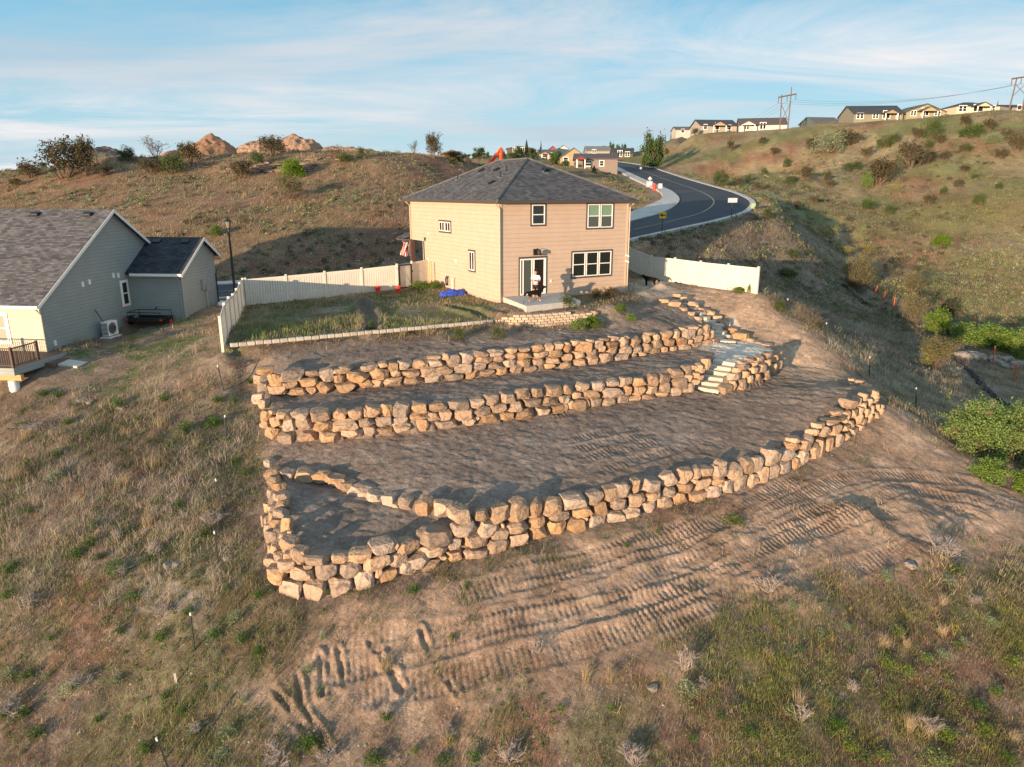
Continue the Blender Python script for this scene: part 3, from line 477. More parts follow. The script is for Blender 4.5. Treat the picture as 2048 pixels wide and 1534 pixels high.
def zat(x, y):
    i = np.clip(np.searchsorted(AX, x)-1, 0, len(AX)-2); j = np.clip(np.searchsorted(AY, y)-1, 0, len(AY)-2)
    fu = (x-AX[i])/(AX[i+1]-AX[i]); fv = (y-AY[j])/(AY[j+1]-AY[j])
    return (z[j, i]*(1-fu)+z[j, i+1]*fu)*(1-fv)+(z[j+1, i]*(1-fu)+z[j+1, i+1]*fu)*fv
def hit(px, py):       # where the line of sight through a picture point meets the ground
    r = ray(px, py); t = np.concatenate([np.arange(14, 70, .1), np.arange(70, 500, .5)])/np.hypot(r[0], r[1])
    h = EYE+r[2]*t-zat(r[0]*t, r[1]*t); k = np.argmax(h < 0)
    if h[k] >= 0: return None
    a = t[max(k-1, 0)]; b = t[k]; ha = h[max(k-1, 0)]; hb = h[k]; tt = a+(b-a)*(ha/(ha-hb+1e-9)) if k else b
    x, y = r[0]*tt, r[1]*tt; return np.array([x, y, float(zat(x, y))])
nogrow = np.clip(terr+track*.92+gravel+gravel2, 0, 1); nogrow = np.maximum(nogrow, yard*.9); nogrow = np.where((rdist < 8.2) & (rside > 0) | (rdist < 5.2), 1, nogrow)
# ground colours (soils, thin plant cover; tracks and right slope carry painted sunlight)
def lerp(a, b, f): return a+(np.asarray(b)-a)*f[..., None]
c = np.zeros(mx_.shape+(3,)); c[:] = (.20, .148, .11)
n3 = vnoise(mx_, my_, 5.5, 31); n4 = vnoise(mx_, my_, 1.6, 32); n5 = vnoise(mx_, my_, .5, 33, 3); n6 = vnoise(mx_, my_, 22, 34)
st = lambda n, a, b: np.clip((n-a)/(b-a), 0, 1)
c = lerp(c, (.225, .125, .082), st(n3, .50, .62)*.7); c = lerp(c, (.30, .245, .185), st(n4, .50, .66)*.7); c = lerp(c, (.10, .11, .05), st(vnoise(mx_, my_, 3.0, 35), .50, .64)*.65)
c = lerp(c, (.09, .06, .045), st(n5, .58, .75)*.5)
farm = np.clip((hh-58)/25, 0, 1)
cf_ = np.zeros_like(c); cf_[:] = (.275, .215, .125)
cf_ = lerp(cf_, (.25, .135, .080), st(vnoise(mx_, my_, 16, 36), .52, .64)*.85); cf_ = lerp(cf_, (.33, .275, .165), st(vnoise(mx_, my_, 7, 37), .52, .64)*.7); cf_ = lerp(cf_, (.165, .185, .070), st(vnoise(mx_, my_, 13, 38), .46, .60)*.8); cf_ = lerp(cf_, (.11, .085, .055), st(vnoise(mx_, my_, 2.6, 39), .56, .7)*.6)
cf_ = lerp(cf_, (.25, .15, .10), np.clip((30-mx_)/12, 0, 1)*np.clip((130-my_)/15, 0, 1)*.75); c = lerp(c, cf_, farm)
c = lerp(c, (.25, .205, .165), slopeR*.85); c = lerp(c, (.23, .125, .085), cut_bank*.9)
c = lerp(c, (.26, .215, .15), crestG*.8); c = lerp(c, (.205, .165, .125), yard*.75); c = lerp(c, (.07, .11, .035), yard*st(vnoise(mx_, my_, 1.4, 41), .56, .62)*.6)
dirt = (.232, .186, .156)
trk_sunlit = (.36, .258, .188)  # sunlight on the tracked ground is put into this lighter, warmer tone
c = lerp(c, trk_sunlit, track); c = lerp(c, (.20, .13, .09), track*st(n4, .5, .68)*.6)
c = lerp(c, dirt, terr); sun_slope = soft(PZ((1345,592,-.5),(1420,580,-.35),(1520,589,-.35),(1570,640,-1.5),(1640,700,-2.9),(1705,755,-3.9),(1640,765,-3.8),(1575,735,-3.5),(1560,690,-2.8),(1490,668,-2.4),(1440,640,-1.8),(1395,605,-.9)), 1.5, 1.0); c = lerp(c, (.31, .225, .165), terr*np.clip((mx_-7)/9, 0, 1)*.7); c = lerp(c, (.45, .32, .22), sun_slope*.95); c = lerp(c, (.20, .15, .12), terr*st(n3, .45, .62)*.5)  # right slope painted lighter: the low sun on it is put into the colour
c = lerp(c, (.15, .155, .08), lawn*.85); c = lerp(c, (.25, .21, .16), lawn*st(n4, .46, .6)*.75); dT_, _ = dist_poly(mx_, my_, TRP); c = lerp(c, (.17, .14, .115), np.clip((.75-dT_)/.25, 0, 1)*.8); nogrow = np.maximum(nogrow, np.clip((.7-dT_)/.2, 0, 1))
c = lerp(c, (.68, .60, .51), gravel); c = lerp(c, (.46, .38, .29), gravel2*.85); c = lerp(c, (.36, .31, .26), rockyl*.6*st(n5, .4, .6))
sh = ((rdist < 11) & (rdist > 4.2)); c = lerp(c, (.36, .24, .16), (np.clip((11-rdist)/3, 0, 1)*sh)*.7)
c = lerp(c, (.16, .13, .11), (np.clip((1.0-near_wall)/.5, 0, 1)*0))
c *= (1+.30*(n5-.5)*2+.25*(vnoise(mx_, my_, 1.1, 90, 4, .6)-.5)*2)[..., None]
me = mesh_np('ground', np.stack([mx_, my_, z], -1).reshape(-1, 3), (lambda I: np.stack([I[:-1, :-1].ravel(), I[:-1, 1:].ravel(), I[1:, 1:].ravel(), I[1:, :-1].ravel()], 1))(np.arange(mx_.size).reshape(mx_.shape)), c.reshape(-1, 3))
me.polygons.foreach_set('use_smooth', [True]*len(me.polygons))
gm = mat('ground_soil', (.2, .14, .1), .95, vcol=True, spec=.1); t = gm.node_tree; p = t.nodes['Principled BSDF']
tcg = t.nodes.new('ShaderNodeTexCoord'); src = p.inputs['Base Color'].links[0].from_socket
na = t.nodes.new('ShaderNodeTexNoise'); na.inputs['Scale'].default_value = 5; na.inputs['Detail'].default_value = 9; na.inputs['Roughness'].default_value = .75; t.links.new(tcg.outputs['Object'], na.inputs['Vector'])
mr = t.nodes.new('ShaderNodeMapRange'); mr.inputs['From Min'].default_value = .32; mr.inputs['From Max'].default_value = .68; mr.inputs['To Min'].default_value = .62; mr.inputs['To Max'].default_value = 1.38; t.links.new(na.outputs['Fac'], mr.inputs['Value'])
x1 = t.nodes.new('ShaderNodeVectorMath'); x1.operation = 'SCALE'; t.links.new(src, x1.inputs[0]); t.links.new(mr.outputs[0], x1.inputs['Scale'])
vo = t.nodes.new('ShaderNodeTexVoronoi'); vo.inputs['Scale'].default_value = 9; vo.inputs['Randomness'].default_value = 1; t.links.new(tcg.outputs['Object'], vo.inputs['Vector'])   # scattered pale stones
lt = t.nodes.new('ShaderNodeMapRange'); lt.inputs['From Min'].default_value = .16; lt.inputs['From Max'].default_value = .10; t.links.new(vo.outputs['Distance'], lt.inputs['Value'])
sc_ = t.nodes.new('ShaderNodeSeparateColor'); t.links.new(vo.outputs['Color'], sc_.inputs[0])
nl = t.nodes.new('ShaderNodeTexNoise'); nl.inputs['Scale'].default_value = .7; nl.inputs['Detail'].default_value = 10; nl.inputs['Roughness'].default_value = .72; t.links.new(tcg.outputs['Object'], nl.inputs['Vector']); ml_ = t.nodes.new('ShaderNodeMapRange'); ml_.inputs['From Min'].default_value = .34; ml_.inputs['From Max'].default_value = .66; ml_.inputs['To Min'].default_value = .8; ml_.inputs['To Max'].default_value = 1.2; t.links.new(nl.outputs['Fac'], ml_.inputs['Value']); x2_ = t.nodes.new('ShaderNodeVectorMath'); x2_.operation = 'SCALE'; t.links.new(x1.outputs[0], x2_.inputs[0]); t.links.new(ml_.outputs[0], x2_.inputs['Scale']); x1 = x2_; gt2 = t.nodes.new('ShaderNodeMath'); gt2.operation = 'GREATER_THAN'; gt2.inputs[1].default_value = .72; t.links.new(sc_.outputs[0], gt2.inputs[0])
mu = t.nodes.new('ShaderNodeMath'); mu.operation = 'MULTIPLY'; t.links.new(lt.outputs[0], mu.inputs[0]); t.links.new(gt2.outputs[0], mu.inputs[1])
mu2 = t.nodes.new('ShaderNodeMath'); mu2.operation = 'MULTIPLY'; mu2.inputs[1].default_value = .6; t.links.new(mu.outputs[0], mu2.inputs[0])
mxg = t.nodes.new('ShaderNodeMix'); mxg.data_type = 'RGBA'; t.links.new(mu2.outputs[0], mxg.inputs[0]); t.links.new(x1.outputs[0], mxg.inputs[6]); mxg.inputs[7].default_value = (.42, .35, .28, 1); t.links.new(mxg.outputs[2], p.inputs['Base Color'])
nb_ = t.nodes.new('ShaderNodeTexNoise'); nb_.inputs['Scale'].default_value = 9; nb_.inputs['Detail'].default_value = 8; nb_.inputs['Roughness'].default_value = .7; t.links.new(tcg.outputs['Object'], nb_.inputs['Vector'])
ad = t.nodes.new('ShaderNodeMath'); ad.operation = 'MULTIPLY_ADD'; t.links.new(mu.outputs[0], ad.inputs[0]); ad.inputs[1].default_value = .35; t.links.new(nb_.outputs['Fac'], ad.inputs[2])
b = t.nodes.new('ShaderNodeBump'); b.inputs['Distance'].default_value = .075; b.inputs['Strength'].default_value = 1; t.links.new(ad.outputs[0], b.inputs['Height']); t.links.new(b.outputs[0], p.inputs['Normal'])
tag(link('ground', me, gm), 'brown worked soil and grassy slopes around the house', 'ground', kind='structure')
# road, kerbs, pavement
def strip(name, o0, o1, dz0, m, lab, thick=0, i0=0, i1=None, dz1=None, cat='road', kind='structure'):
    i1 = len(RC) if i1 is None else i1; V = []; F = []; n = i1-i0
    dz1 = dz0 if dz1 is None else dz1
    for k in range(i0, i1):
        for o, d_ in ((o0, dz0), (o1, dz1)):
            ov = o(k) if callable(o) else o
            V.append((RC[k, 0]+rn[k, 0]*ov, RC[k, 1]+rn[k, 1]*ov, RC[k, 2]+d_))
    top = [(2*k, 2*k+1, 2*k+3, 2*k+2) for k in range(n-1)]; b_ = MB(); b_.add(V, top)
    if thick:
        b_.add([(v[0], v[1], v[2]-thick) for v in V], [f[::-1] for f in top]); N = len(V)
        b_.f += [(2*k, 2*k+2, N+2*k+2, N+2*k) for k in range(n-1)]+[(2*k+1, N+2*k+1, N+2*k+3, 2*k+3) for k in range(n-1)]; b_.m += [0]*(2*n-2)
    return tag(b_.build(name, m), lab, cat, kind=kind)
strip('road', -4.3, 4.3, -.04, M['road'], 'dark asphalt road curving up the hill', .3)
strip('road_marking', -.07, .07, -.036, M['line'], 'pale yellow centre line of the road', i0=20)
strip('kerb', -4.9, -4.28, .06, M['kerb'], 'concrete kerb on the outer side of the road', .4)
strip('kerb', 4.28, 4.75, .06, M['kerb'], 'concrete kerb on the uphill side of the road', .4)
wl = lambda k: 6.2+1.9*math.exp(-((rs[k]-102)/14)**2)
strip('pavement', 4.75, wl, .065, M['kerb'], 'pale concrete pavement along the uphill side of the road', .4)
# ---------------------------------------------------------------- windows
def window(par, M4, w, h, trim, tr=.10, sashes=1, split='h', fr=.065, glassm=None, upper=None, proud=.035, name='window', lab=None, casing=True):
    # built in the plane of a wall: local x along the wall, y out of the wall, z up; M4 places it
    f = MB()
    if casing:
        for a in ((-w/2-tr, w/2+tr, -tr, 0), (-w/2-tr, w/2+tr, h, h+tr)): f.bb(a[0], a[1], 0, proud, a[2], a[3])
        f.bb(-w/2-tr, -w/2, 0, proud, 0, h); f.bb(w/2, w/2+tr, 0, proud, 0, h)
    sw = w/sashes
    for k in range(1, sashes): f.bb(-w/2+k*sw-.035, -w/2+k*sw+.035, 0, proud-.004, 0, h)
    if not f.v: f.bb(-w/2-.01, w/2+.01, 0, .006, -.01, 0)
    f.v = [tuple(M4 @ Vector(v)) for v in f.v]; wn_ = f.build(name, trim, par)
    if lab: wn_['label'] = lab
    g = MB(); s = MB(); up = MB()
    for k in range(sashes):
        x0 = -w/2+k*sw+(.035 if k else 0); x1 = -w/2+(k+1)*sw-(.035 if k < sashes-1 else 0)
        s.bb(x0, x1, 0, .06, 0, fr); s.bb(x0, x1, 0, .06, h-fr, h); s.bb(x0, x0+fr, 0, .06, fr, h-fr); s.bb(x1-fr, x1, 0, .06, fr, h-fr)
        if split == 'h': s.bb(x0+fr, x1-fr, 0, .05, h*.5-.03, h*.5+.03)
        if split == 'v': s.bb((x0+x1)/2-.03, (x0+x1)/2+.03, 0, .05, fr, h-fr)
        z0_, z1_ = fr-.005, h-fr+.005
        if upper is not None and split == 'h': up.bb(x0+fr-.005, x1-fr+.005, 0, .02, h*.5, z1_); g.bb(x0+fr-.005, x1-fr+.005, 0, .02, z0_, h*.5-.002)
        else: g.bb(x0+fr-.005, x1-fr+.005, 0, .02, z0_, z1_)
    for b_ in (g, s, up): b_.v = [tuple(M4 @ Vector(v)) for v in b_.v]
    s.build('window_frame', M['white'], wn_); g.build('pane', glassm or M['glass'], wn_)
    if up.v: up.build('window_shade', upper, wn_)
    return wn_
def wallM(x, y, z, ang): return Matrix.Translation((x, y, z)) @ Matrix.Rotation(ang, 4, 'Z')

# ---------------------------------------------------------------- the tan house
M['tan'] = siding('tan_siding', (.515, .392, .298), .285); M['roof1'] = shingle('grey_shingles', (.105, .105, .11)); M['soffit'] = mat('soffit', (.42, .31, .2), .6)
H = empty('two_storey_house', (HC[0], HC[1], 0), R(30), 'large tan two storey house with grey hip roof above the boulder terraces', 'house')
LX, LY, ZE = 10.2, 14.7, 5.9; PY = 12.14
b = MB(); b.bb(0, LX, 0, PY, -1.1, ZE); b.bb(0, LX, PY, LY, 2.88, ZE+.0); b.bb(3.4, LX-.002, PY, LY, -1.1, 2.878); b.build('wall', M['tan'], H)
b = MB()
for x, y in ((0, 0), (LX, 0), (0, LY), (LX, LY)):
    z0_ = -1.1 if not (x == 0 and y == LY) else 2.88
    b.bb(x-.03 if x == 0 else x-.10, x+.10 if x == 0 else x+.03, y-.03 if y == 0 else y-.10, y+.10 if y == 0 else y+.03, z0_, ZE-.01)
b.bb(-.02, .09, PY-.1, PY+.02, -1.1, 2.87); b.build('corner_board', M['tan_trim'], H)
OV = .46; zr_ = ZE+.17; rp = .5; rz_ = zr_+rp*(LX/2+OV); A_ = [(-OV, -OV), (LX+OV, -OV), (LX+OV, LY+OV), (-OV, LY+OV)]; r0 = (LX/2, LX/2); r1 = (LX/2, LY-LX/2)
b = MB(); P3 = lambda p, zz: (p[0], p[1], zz)
b.slab([P3(A_[0], zr_), P3(A_[1], zr_), P3(r0, rz_)], .06); b.slab([P3(A_[2], zr_), P3(A_[3], zr_), P3(r1, rz_)], .06)
b.slab([P3(A_[1], zr_), P3(A_[2], zr_), P3(r1, rz_), P3(r0, rz_)], .06); b.slab([P3(A_[3], zr_), P3(A_[0], zr_), P3(r0, rz_), P3(r1, rz_)], .06)
rf = b.build('roof', M['roof1'], H)
me = rf.data; uv = me.uv_layers.new(name='UVMap')
for pl in me.polygons:
    n = pl.normal; h_ = Vector((-n.y, n.x, 0)); h_ = h_.normalized() if h_.length > .01 else Vector((1, 0, 0)); up_ = n.cross(h_)
    for li in pl.loop_indices: cc = me.vertices[me.loops[li].vertex_index].co; uv.data[li].uv = (cc.dot(h_), cc.dot(up_))
cp = MB()
for a, c_ in ((P3(A_[0], zr_), P3(r0, rz_)), (P3(A_[1], zr_), P3(r0, rz_)), (P3(A_[2], zr_), P3(r1, rz_)), (P3(A_[3], zr_), P3(r1, rz_)), (P3(r0, rz_), P3(r1, rz_))):
    cp.tube([a, c_], .09, 4)
M['ridge'] = mat('ridge_cap', (.12, .12, .125), .9, var=.3, scale=3); cp.build('ridge_cap', M['ridge'], rf)
b = MB(); b.bb(-OV+.04, LX+OV-.04, -OV+.04, 0, ZE-.02, ZE+.02); b.bb(-OV+.04, 0, 0, LY+OV-.04, ZE-.02, ZE+.02); b.bb(LX, LX+OV-.04, 0, LY+OV-.04, ZE-.02, ZE+.02); b.bb(0, LX, LY, LY+OV-.04, ZE-.02, ZE+.02); b.build('soffit', M['soffit'], rf)
b = MB()
for x0, x1, y0, y1 in ((-OV-.06, LX+OV+.06, -OV-.06, -OV+.03), (-OV-.06, LX+OV+.06, LY+OV-.03, LY+OV+.06), (-OV-.06, -OV+.03, -OV+.031, LY+OV-.031), (LX+OV-.03, LX+OV+.06, -OV+.031, LY+OV-.031)): b.bb(x0, x1, y0, y1, ZE-.03, zr_-.02)
b.build('gutter', M['gutter'], H, bevel=.01)
for x, y, sx_ in ((-.10, -.10, 1), (LX+.09, -.08, 1), (-.09, LY+.05, 1)):
    b = MB(); ox = -OV if x < 1 else LX+OV; oy = -OV if y < 1 else LY+OV
    zb_ = -.35 if y < 1 else 2.9
    b.tube([(ox*.9+x*.1, y, ZE-.03), (ox*.7+x*.3, y, ZE-.14), (x, y, ZE-.34), (x, y, zb_)]+([(x+(.5 if x > 1 else 0), y-.35, zb_-.15)] if y < 1 else []), .042, 6); b.build('downspout', M['tan_trim'], H)
FR = math.pi; LF = R(90)   # wall frames: y axis out of the wall
def wf(x, z_): return wallM(x, 0, z_, FR)
def wl_(y, z_): return wallM(0, y, z_, LF)
window(H, wf(2.80, 4.53), .98, 1.25, M['dtrim'], .11, 1, 'h', upper=M['glass'])
window(H, wf(7.76, 4.22), 2.10, 1.56, M['dtrim'], .11, 2, 'h', glassm=M['dim'], upper=M['shade'], lab='upper window with green shades half drawn')
window(H, wf(7.19, .98), 3.26, 1.64, M['dtrim'], .11, 3, 'h', lab='wide triple window beside the patio')
window(H, wl_(8.29, 3.80), 1.92, .68, M['dtrim'], .12, 2, 'v')
window(H, wl_(4.02, 1.36), .84, 1.28, M['dtrim'], .12, 1, 'v')
# sliding patio door, right leaf slid open
Md = wf(2.42, .02); f = MB()
f.bb(-1.09, 1.09, 0, .035, 2.36, 2.48); f.bb(-1.09, -.99, 0, .035, 0, 2.36); f.bb(.99, 1.09, 0, .035, 0, 2.36)
f.v = [tuple(Md @ Vector(v)) for v in f.v]; dr = f.build('patio_door', M['dtrim'], H); dr['label'] = 'white sliding patio door standing half open'
f = MB(); f.bb(-.99, .99, 0, .07, 2.27, 2.36); f.bb(-.99, -.84, 0, .07, .08, 2.27); f.bb(.93, .99, 0, .07, .08, 2.27); f.bb(-.99, .99, 0, .07, 0, .08)
for x0 in (.72, .06, -.10): f.bb(x0, x0+.07, .0, .055, .08, 2.27)
f.bb(-.03, .06, 0, .05, .08, .16); f.v = [tuple(Md @ Vector(v)) for v in f.v]; f.build('door_frame', M['white'], dr)
f = MB(); f.bb(.06, .93, 0, .02, .08, 2.27); f.v = [tuple(Md @ Vector(v)) for v in f.v]; f.build('pane', M['dim'], dr)
f = MB(); f.bb(-.84, -.03, 0, .012, .08, 2.27); f.v = [tuple(Md @ Vector(v)) for v in f.v]; f.build('doorway_shade', M['room_shade'], dr)  # near-black sheet on the solid wall, painted shade of the unlit room
f = MB(); f.bb(2.44, 2.72, -.12, -.001, 2.58, 2.98); f.tube([(2.58, -.13, 2.9), (2.58, -.30, 3.05), (2.60, -.42, 2.98)], .018, 5); f.lathe([(.03, .0), (.13, -.06), (.15, -.26), (.02, -.28)], (2.62, -.42, 2.98), 10)
f.lathe([(.02, 0), (.09, -.05), (.11, -.2), (.02, -.22)], (2.86, -.22, 2.78), 8); f.tube([(2.72, -.06, 2.85), (2.86, -.22, 2.8)], .015, 4); f.build('wall_lamp', M['black'], H)
for (x, y, z_, sx, sy, sz, m, nm) in ((3.84, -.015, .82, .13, .03, .19, 'white', 'outlet_box'), (-.015, 6.6, 1.78, .03, .16, .28, 'white', 'vent'), (-.015, 12.3-.9, 3.5, .03, .12, .2, 'white', 'vent'), (-.03, 12.0, 3.05, .09, .2, .26, 'black', 'wall_lamp'),
                                    (-.02, 1.9, -.25, .04, .3, .3, 'tan_trim', 'vent')):
    f = MB(); f.bb(x-sx/2, x+sx/2, y-sy/2, y+sy/2, z_-sz/2, z_+sz/2); f.build(nm, M[m], H, bevel=.008)
for z_ in (1.95+.25, 1.55+.25):
    f = MB(); f.bb(10.08, 10.22, -.10, -.031, z_, z_+.10); f.tube([(10.15, -.12, z_+.05), (10.20, -.30, z_-.01)], .05, 7); f.build('security_camera', M['white'], H)
# roof fittings
for a, b_, k in ((3.4, 5.2, 0), (3.6, 7.0, 1), (1.7, 4.3, 1), (2.6, 4.6, 0), (3.6, 9.4, 1), (2.5, 11.2, 0), (5.6, 3.5, 2), (5.3, 3.2, 0)):
    zz = zr_+rp*(min(a, b_)+OV)
    f = MB()
    if k == 0: f.tube([(a, b_, zz-.05), (a, b_, zz+.36)], .045, 8); f.lathe([(.14, 0), (.05, .1)], (a, b_, zz-.03), 10); f.build('vent_pipe', M['black'], rf)
    else:
        Mt = Matrix.Translation((a, b_, zz+.06)) @ (Matrix.Rotation(math.atan(rp), 4, 'X') if k == 2 else Matrix.Rotation(-math.atan(rp), 4, 'Y')); f.box((0, 0, 0), (.42, .42, .12), Mt); f.box((0, 0, .07), (.30, .34, .05), Mt); f.build('roof_vent', M['black'], rf, bevel=.02)
for a, b_ in ((1.7, 4.35), (2.6, 4.65), (5.3, 3.15), (2.5, 11.2)):
    f = MB(); zz = zr_+rp*(min(a, b_)+OV); ax_ = 'X' if b_ < a else 'Y'; f.box((0, 0, .012), (.34, .34, .01), Matrix.Translation((a, b_, zz)) @ Matrix.Rotation(math.atan(rp)*(1 if ax_ == 'X' else -1), 4, ax_)); f.build('flashing', M['galv'], rf)
# front porch at the far left corner
f = MB(); f.slab([(-.75, LY+.2, 3.0), (-.75, LY+1.7, 3.0), (.3, LY+1.7, 3.35), (.3, LY+.2, 3.35)][::-1], .08); f.bb(-.7, .3, LY+.25, LY+1.65, 2.75, 2.92); pr = f.build('porch_roof', M['roof1'], H); uv_slope(pr, (0, 1, 0), (1, 0, .2))
f = MB(); f.bb(-.2, .12, LY-.25, LY+.05, -.9, 2.879); f.build('porch_post', M['dwood'], H)
f = MB(); f.bb(-.1, 3.39, PY+.05, LY+2.2, -.9, -.25); f.build('porch_floor', M['concrete'], H)
for y in (13.1, 13.9):
    f = MB(); f.tube([(.6, y, 2.87), (.6, y, .6)], .02, 5); f.build('plant_hanger', M['white'], H)
# patio slab
sp = [onz(1004.5, 593.5, 0), onz(1052, 612, 0), onz(1161, 601, 0), onz(1140, 592, 0), onz(1117, 584.5, 0)]
f = MB(); f.prism([tuple(q[:2]) for q in sp][::1], -.7, 0); f.v = [(v[0], v[1], v[2]) for v in f.v]
tag(f.build('patio_slab', M['concrete'], bevel=.015), 'pale concrete patio slab in front of the sliding door', 'patio')
# service things on and at the left wall
def hpt(a, b_, z_=None): q = hp(a, b_); return Vector((q[0], q[1], float(zat(*q)) if z_ is None else z_))
hs_ = empty('garden_hose', hpt(-.08, 7.86, .25), R(30), 'black garden hose coiled on the left wall of the tan house', 'hose')
f = MB()
for k in range(5): f.tube([(-.05-.02*k, .16*math.cos(a), .34*math.sin(a)) for a in np.linspace(0, 6.28, 15)], .017, 5, cap=False)
f.build('hose_coil', M['black'], hs_, smooth=True); f = MB(); f.bb(-.10, .03, -.05, .05, .20, .40); f.build('hose_hook', M['galv'], hs_)
f = MB(); b_ = hpt(-.25, 6.75); f.tube([b_, b_+Vector((0, 0, .85)), b_+Vector((.1, -.1, .9))], .05, 8); tag(f.build('utility_riser', M['white'], smooth=True), 'white capped riser pipe beside the blue tarp', 'pipe')
for k, (yy, col_) in enumerate(((10.85, 'brass'), (10.2, 'brass'))):
    b_ = hpt(-.35, yy); f = MB(); f.box((b_.x, b_.y, b_.z+.8), (.09, .09, 1.8)); o = f.build('wooden_stake', M[col_]); tag(o, ['orange brown wooden stake next to the fence end at the house', 'second orange brown wooden stake nearer the window'][k], 'stake')
# blue tarp heap
tb = onz(908, 590, -.4); f = bmesh.new(); bmesh.ops.create_icosphere(f, subdivisions=4, radius=1)
for v in f.verts:
    n_ = mnoise.noise(v.co*2.3)*.38+mnoise.noise(v.co*6)*.12; v.co = Vector((v.co.x*1.0*(1+n_), v.co.y*.42*(1+n_), max(v.co.z, -.2)*.34*(1+n_*1.2)))
me = bpy.data.meshes.new('tarp'); f.to_mesh(me); f.free(); me.polygons.foreach_set('use_smooth', [True]*len(me.polygons))
o = link('tarp_bundle', me, M['tarp']); o.location = (tb[0], tb[1], float(zat(tb[0], tb[1]))+.05); o.rotation_euler = (0, 0, R(24)); tag(o, 'crumpled bright blue tarp bundle lying by the tan house', 'tarp')
# buckets
def bucket(px, py, lab):
    q = hit(px, py); r_ = empty('bucket', q, random.random(), lab, 'bucket', 'red buckets along the fence'); r_.scale = (1.25, 1.25, 1.25)
    f = MB(); f.lathe([(.125, 0), (.15, .36), (.165, .36), (.165, .38), (.14, .38), (.12, .03)], n=16); f.build('bucket_body', M['redm'], r_, smooth=True)
    f = MB(); f.tube([(.16*math.cos(a), .05, .36-.14*math.sin(a)) for a in np.linspace(0, 3.14, 9)], .008, 4); f.build('handle', M['galv'], r_)
bucket(756, 585, 'red bucket standing at the fence left of the gate'); bucket(797, 585, 'red bucket standing right under the metal gate')

# ---------------------------------------------------------------- vinyl fences
def fence(pts, lab, gate_at=None, hgt=1.83, end_post=True, sub=2.44, zs=None):
    P = [Vector((p[0], p[1], 0)) for p in pts]; L0 = P[0]; root = empty('vinyl_fence', (L0.x, L0.y, float(zat(L0.x, L0.y))), 0, lab, 'fence')
    o3 = root.location; posts = []
    for i in range(len(P)-1):
        L = (P[i+1]-P[i]).length; n = max(1, round(L/sub)); posts += [P[i].lerp(P[i+1], k/n) for k in range(n)]
    posts.append(P[-1]); pz = [float(zat(p.x, p.y)) for p in posts]
    if zs: pz = [zs(k, len(posts), pz[k]) for k in range(len(posts))]
    for k, p in enumerate(posts):
        f = MB(); q = p-Vector((o3.x, o3.y, 0)); a_ = (posts[min(k+1, len(posts)-1)]-posts[max(k-1, 0)]); an = math.atan2(a_.y, a_.x); z0_ = pz[k]-o3.z
        Mx = Matrix.Translation((q.x, q.y, z0_)) @ Matrix.Rotation(an, 4, 'Z'); f.box((0, 0, hgt/2-.1), (.13, .13, hgt+.26), Mx); f.box((0, 0, hgt+.045), (.155, .155, .03), Mx); f.box((0, 0, hgt+.075), (.11, .11, .03), Mx); f.build('post', M['vinyl'], root)
    for k in range(len(posts)-1):
        if gate_at is not None and k == gate_at: continue
        a = posts[k]; b_ = posts[k+1]; d = (b_-a); L = d.length; d.normalize(); za = pz[k]-o3.z; zb2 = pz[k+1]-o3.z; a2 = a-Vector((o3.x, o3.y, 0)); f = MB(); nb3 = 15
        nrm = Vector((-d.y, d.x, 0))
        def bar(s0, s1, z0, z1, t):   # sheared box between posts following the slope
            vs = []
            for s in (s0, s1):
                for e_ in (-1, 1):
                    for zz in (z0, z1): vs.append(a2+d*s+nrm*(t/2*e_)+Vector((0, 0, za+(zb2-za)*s/L+zz)))
            f.add(vs, [(0, 1, 3, 2), (4, 6, 7, 5), (0, 4, 5, 1), (2, 3, 7, 6), (0, 2, 6, 4), (1, 5, 7, 3)])
        bar(.066, L-.066, hgt-.16, hgt-.02, .05); bar(.066, L-.066, .02, .16, .05)
        for j in range(nb3): s0 = .066+(L-.132)*j/nb3; bar(s0+.010, s0+(L-.132)/nb3-.010, .16, hgt-.16, .022)
        f.build('fence_panel', M['vinyl'], root)
    return root, posts, pz
fcn = onz(445, 692, -1.03)[:2]; fcr = onz(489, 602, -.62)[:2]; hl = hp(-.05, 11.35)
r_side, _, _ = fence([fcn, fcr], 'cream vinyl fence running back along the left edge of the lawn', sub=2.2)
gL = onz(795.5, 578, -.45)[:2]
rg, psts, pzg = fence([fcr+(gL-fcr)*.001+np.array([.15, .05]), gL], 'long cream vinyl fence behind the lawn ending at the gate')
gd = np.array(hl)-gL; gd /= np.hypot(*gd); g1 = gL+gd*1.45
fence([g1, hl], 'short cream vinyl fence panel between gate and tan house', sub=3)
g0z = float(zat(*gL)); gt_ = empty('metal_gate', (gL[0], gL[1], g0z), math.atan2(gd[1], gd[0]), 'black framed gate with cream boards and a diagonal cable', 'gate')
f = MB()
for a in ((.10, 1.35, .05, .14), (.10, 1.35, 1.74, 1.83)): f.bb(a[0], a[1], -.12, -.045, a[2], a[3])
f.bb(.10, .19, -.12, -.045, .14, 1.74); f.bb(1.26, 1.35, -.12, -.045, .14, 1.74); f.build('gate_frame', M['black'], gt_)
f = MB(); f.bb(.13, 1.32, -.04, -.012, .08, 1.78); f.build('gate_board', M['vinyl'], gt_); f = MB(); f.tube([(.18, -.07, 1.70), (1.27, -.07, .15)], .008, 4); f.build('brace_cable', M['galv'], gt_)
f = MB(); f.bb(1.31, 1.42, -.13, -.06, 1.2, 1.34); f.build('latch', M['black'], gt_)
for z_ in (.3, 1.5): f = MB(); f.bb(.02, .14, -.11, -.05, z_, z_+.1); f.build('hinge', M['black'], gt_)
fr0 = onz(1513, 587, -.25)[:2]; fr1 = onz(1257, 546, 0)[:2]
fence([fr0, fr1], 'cream vinyl fence right of the tan house above the dirt slope', sub=2.6)

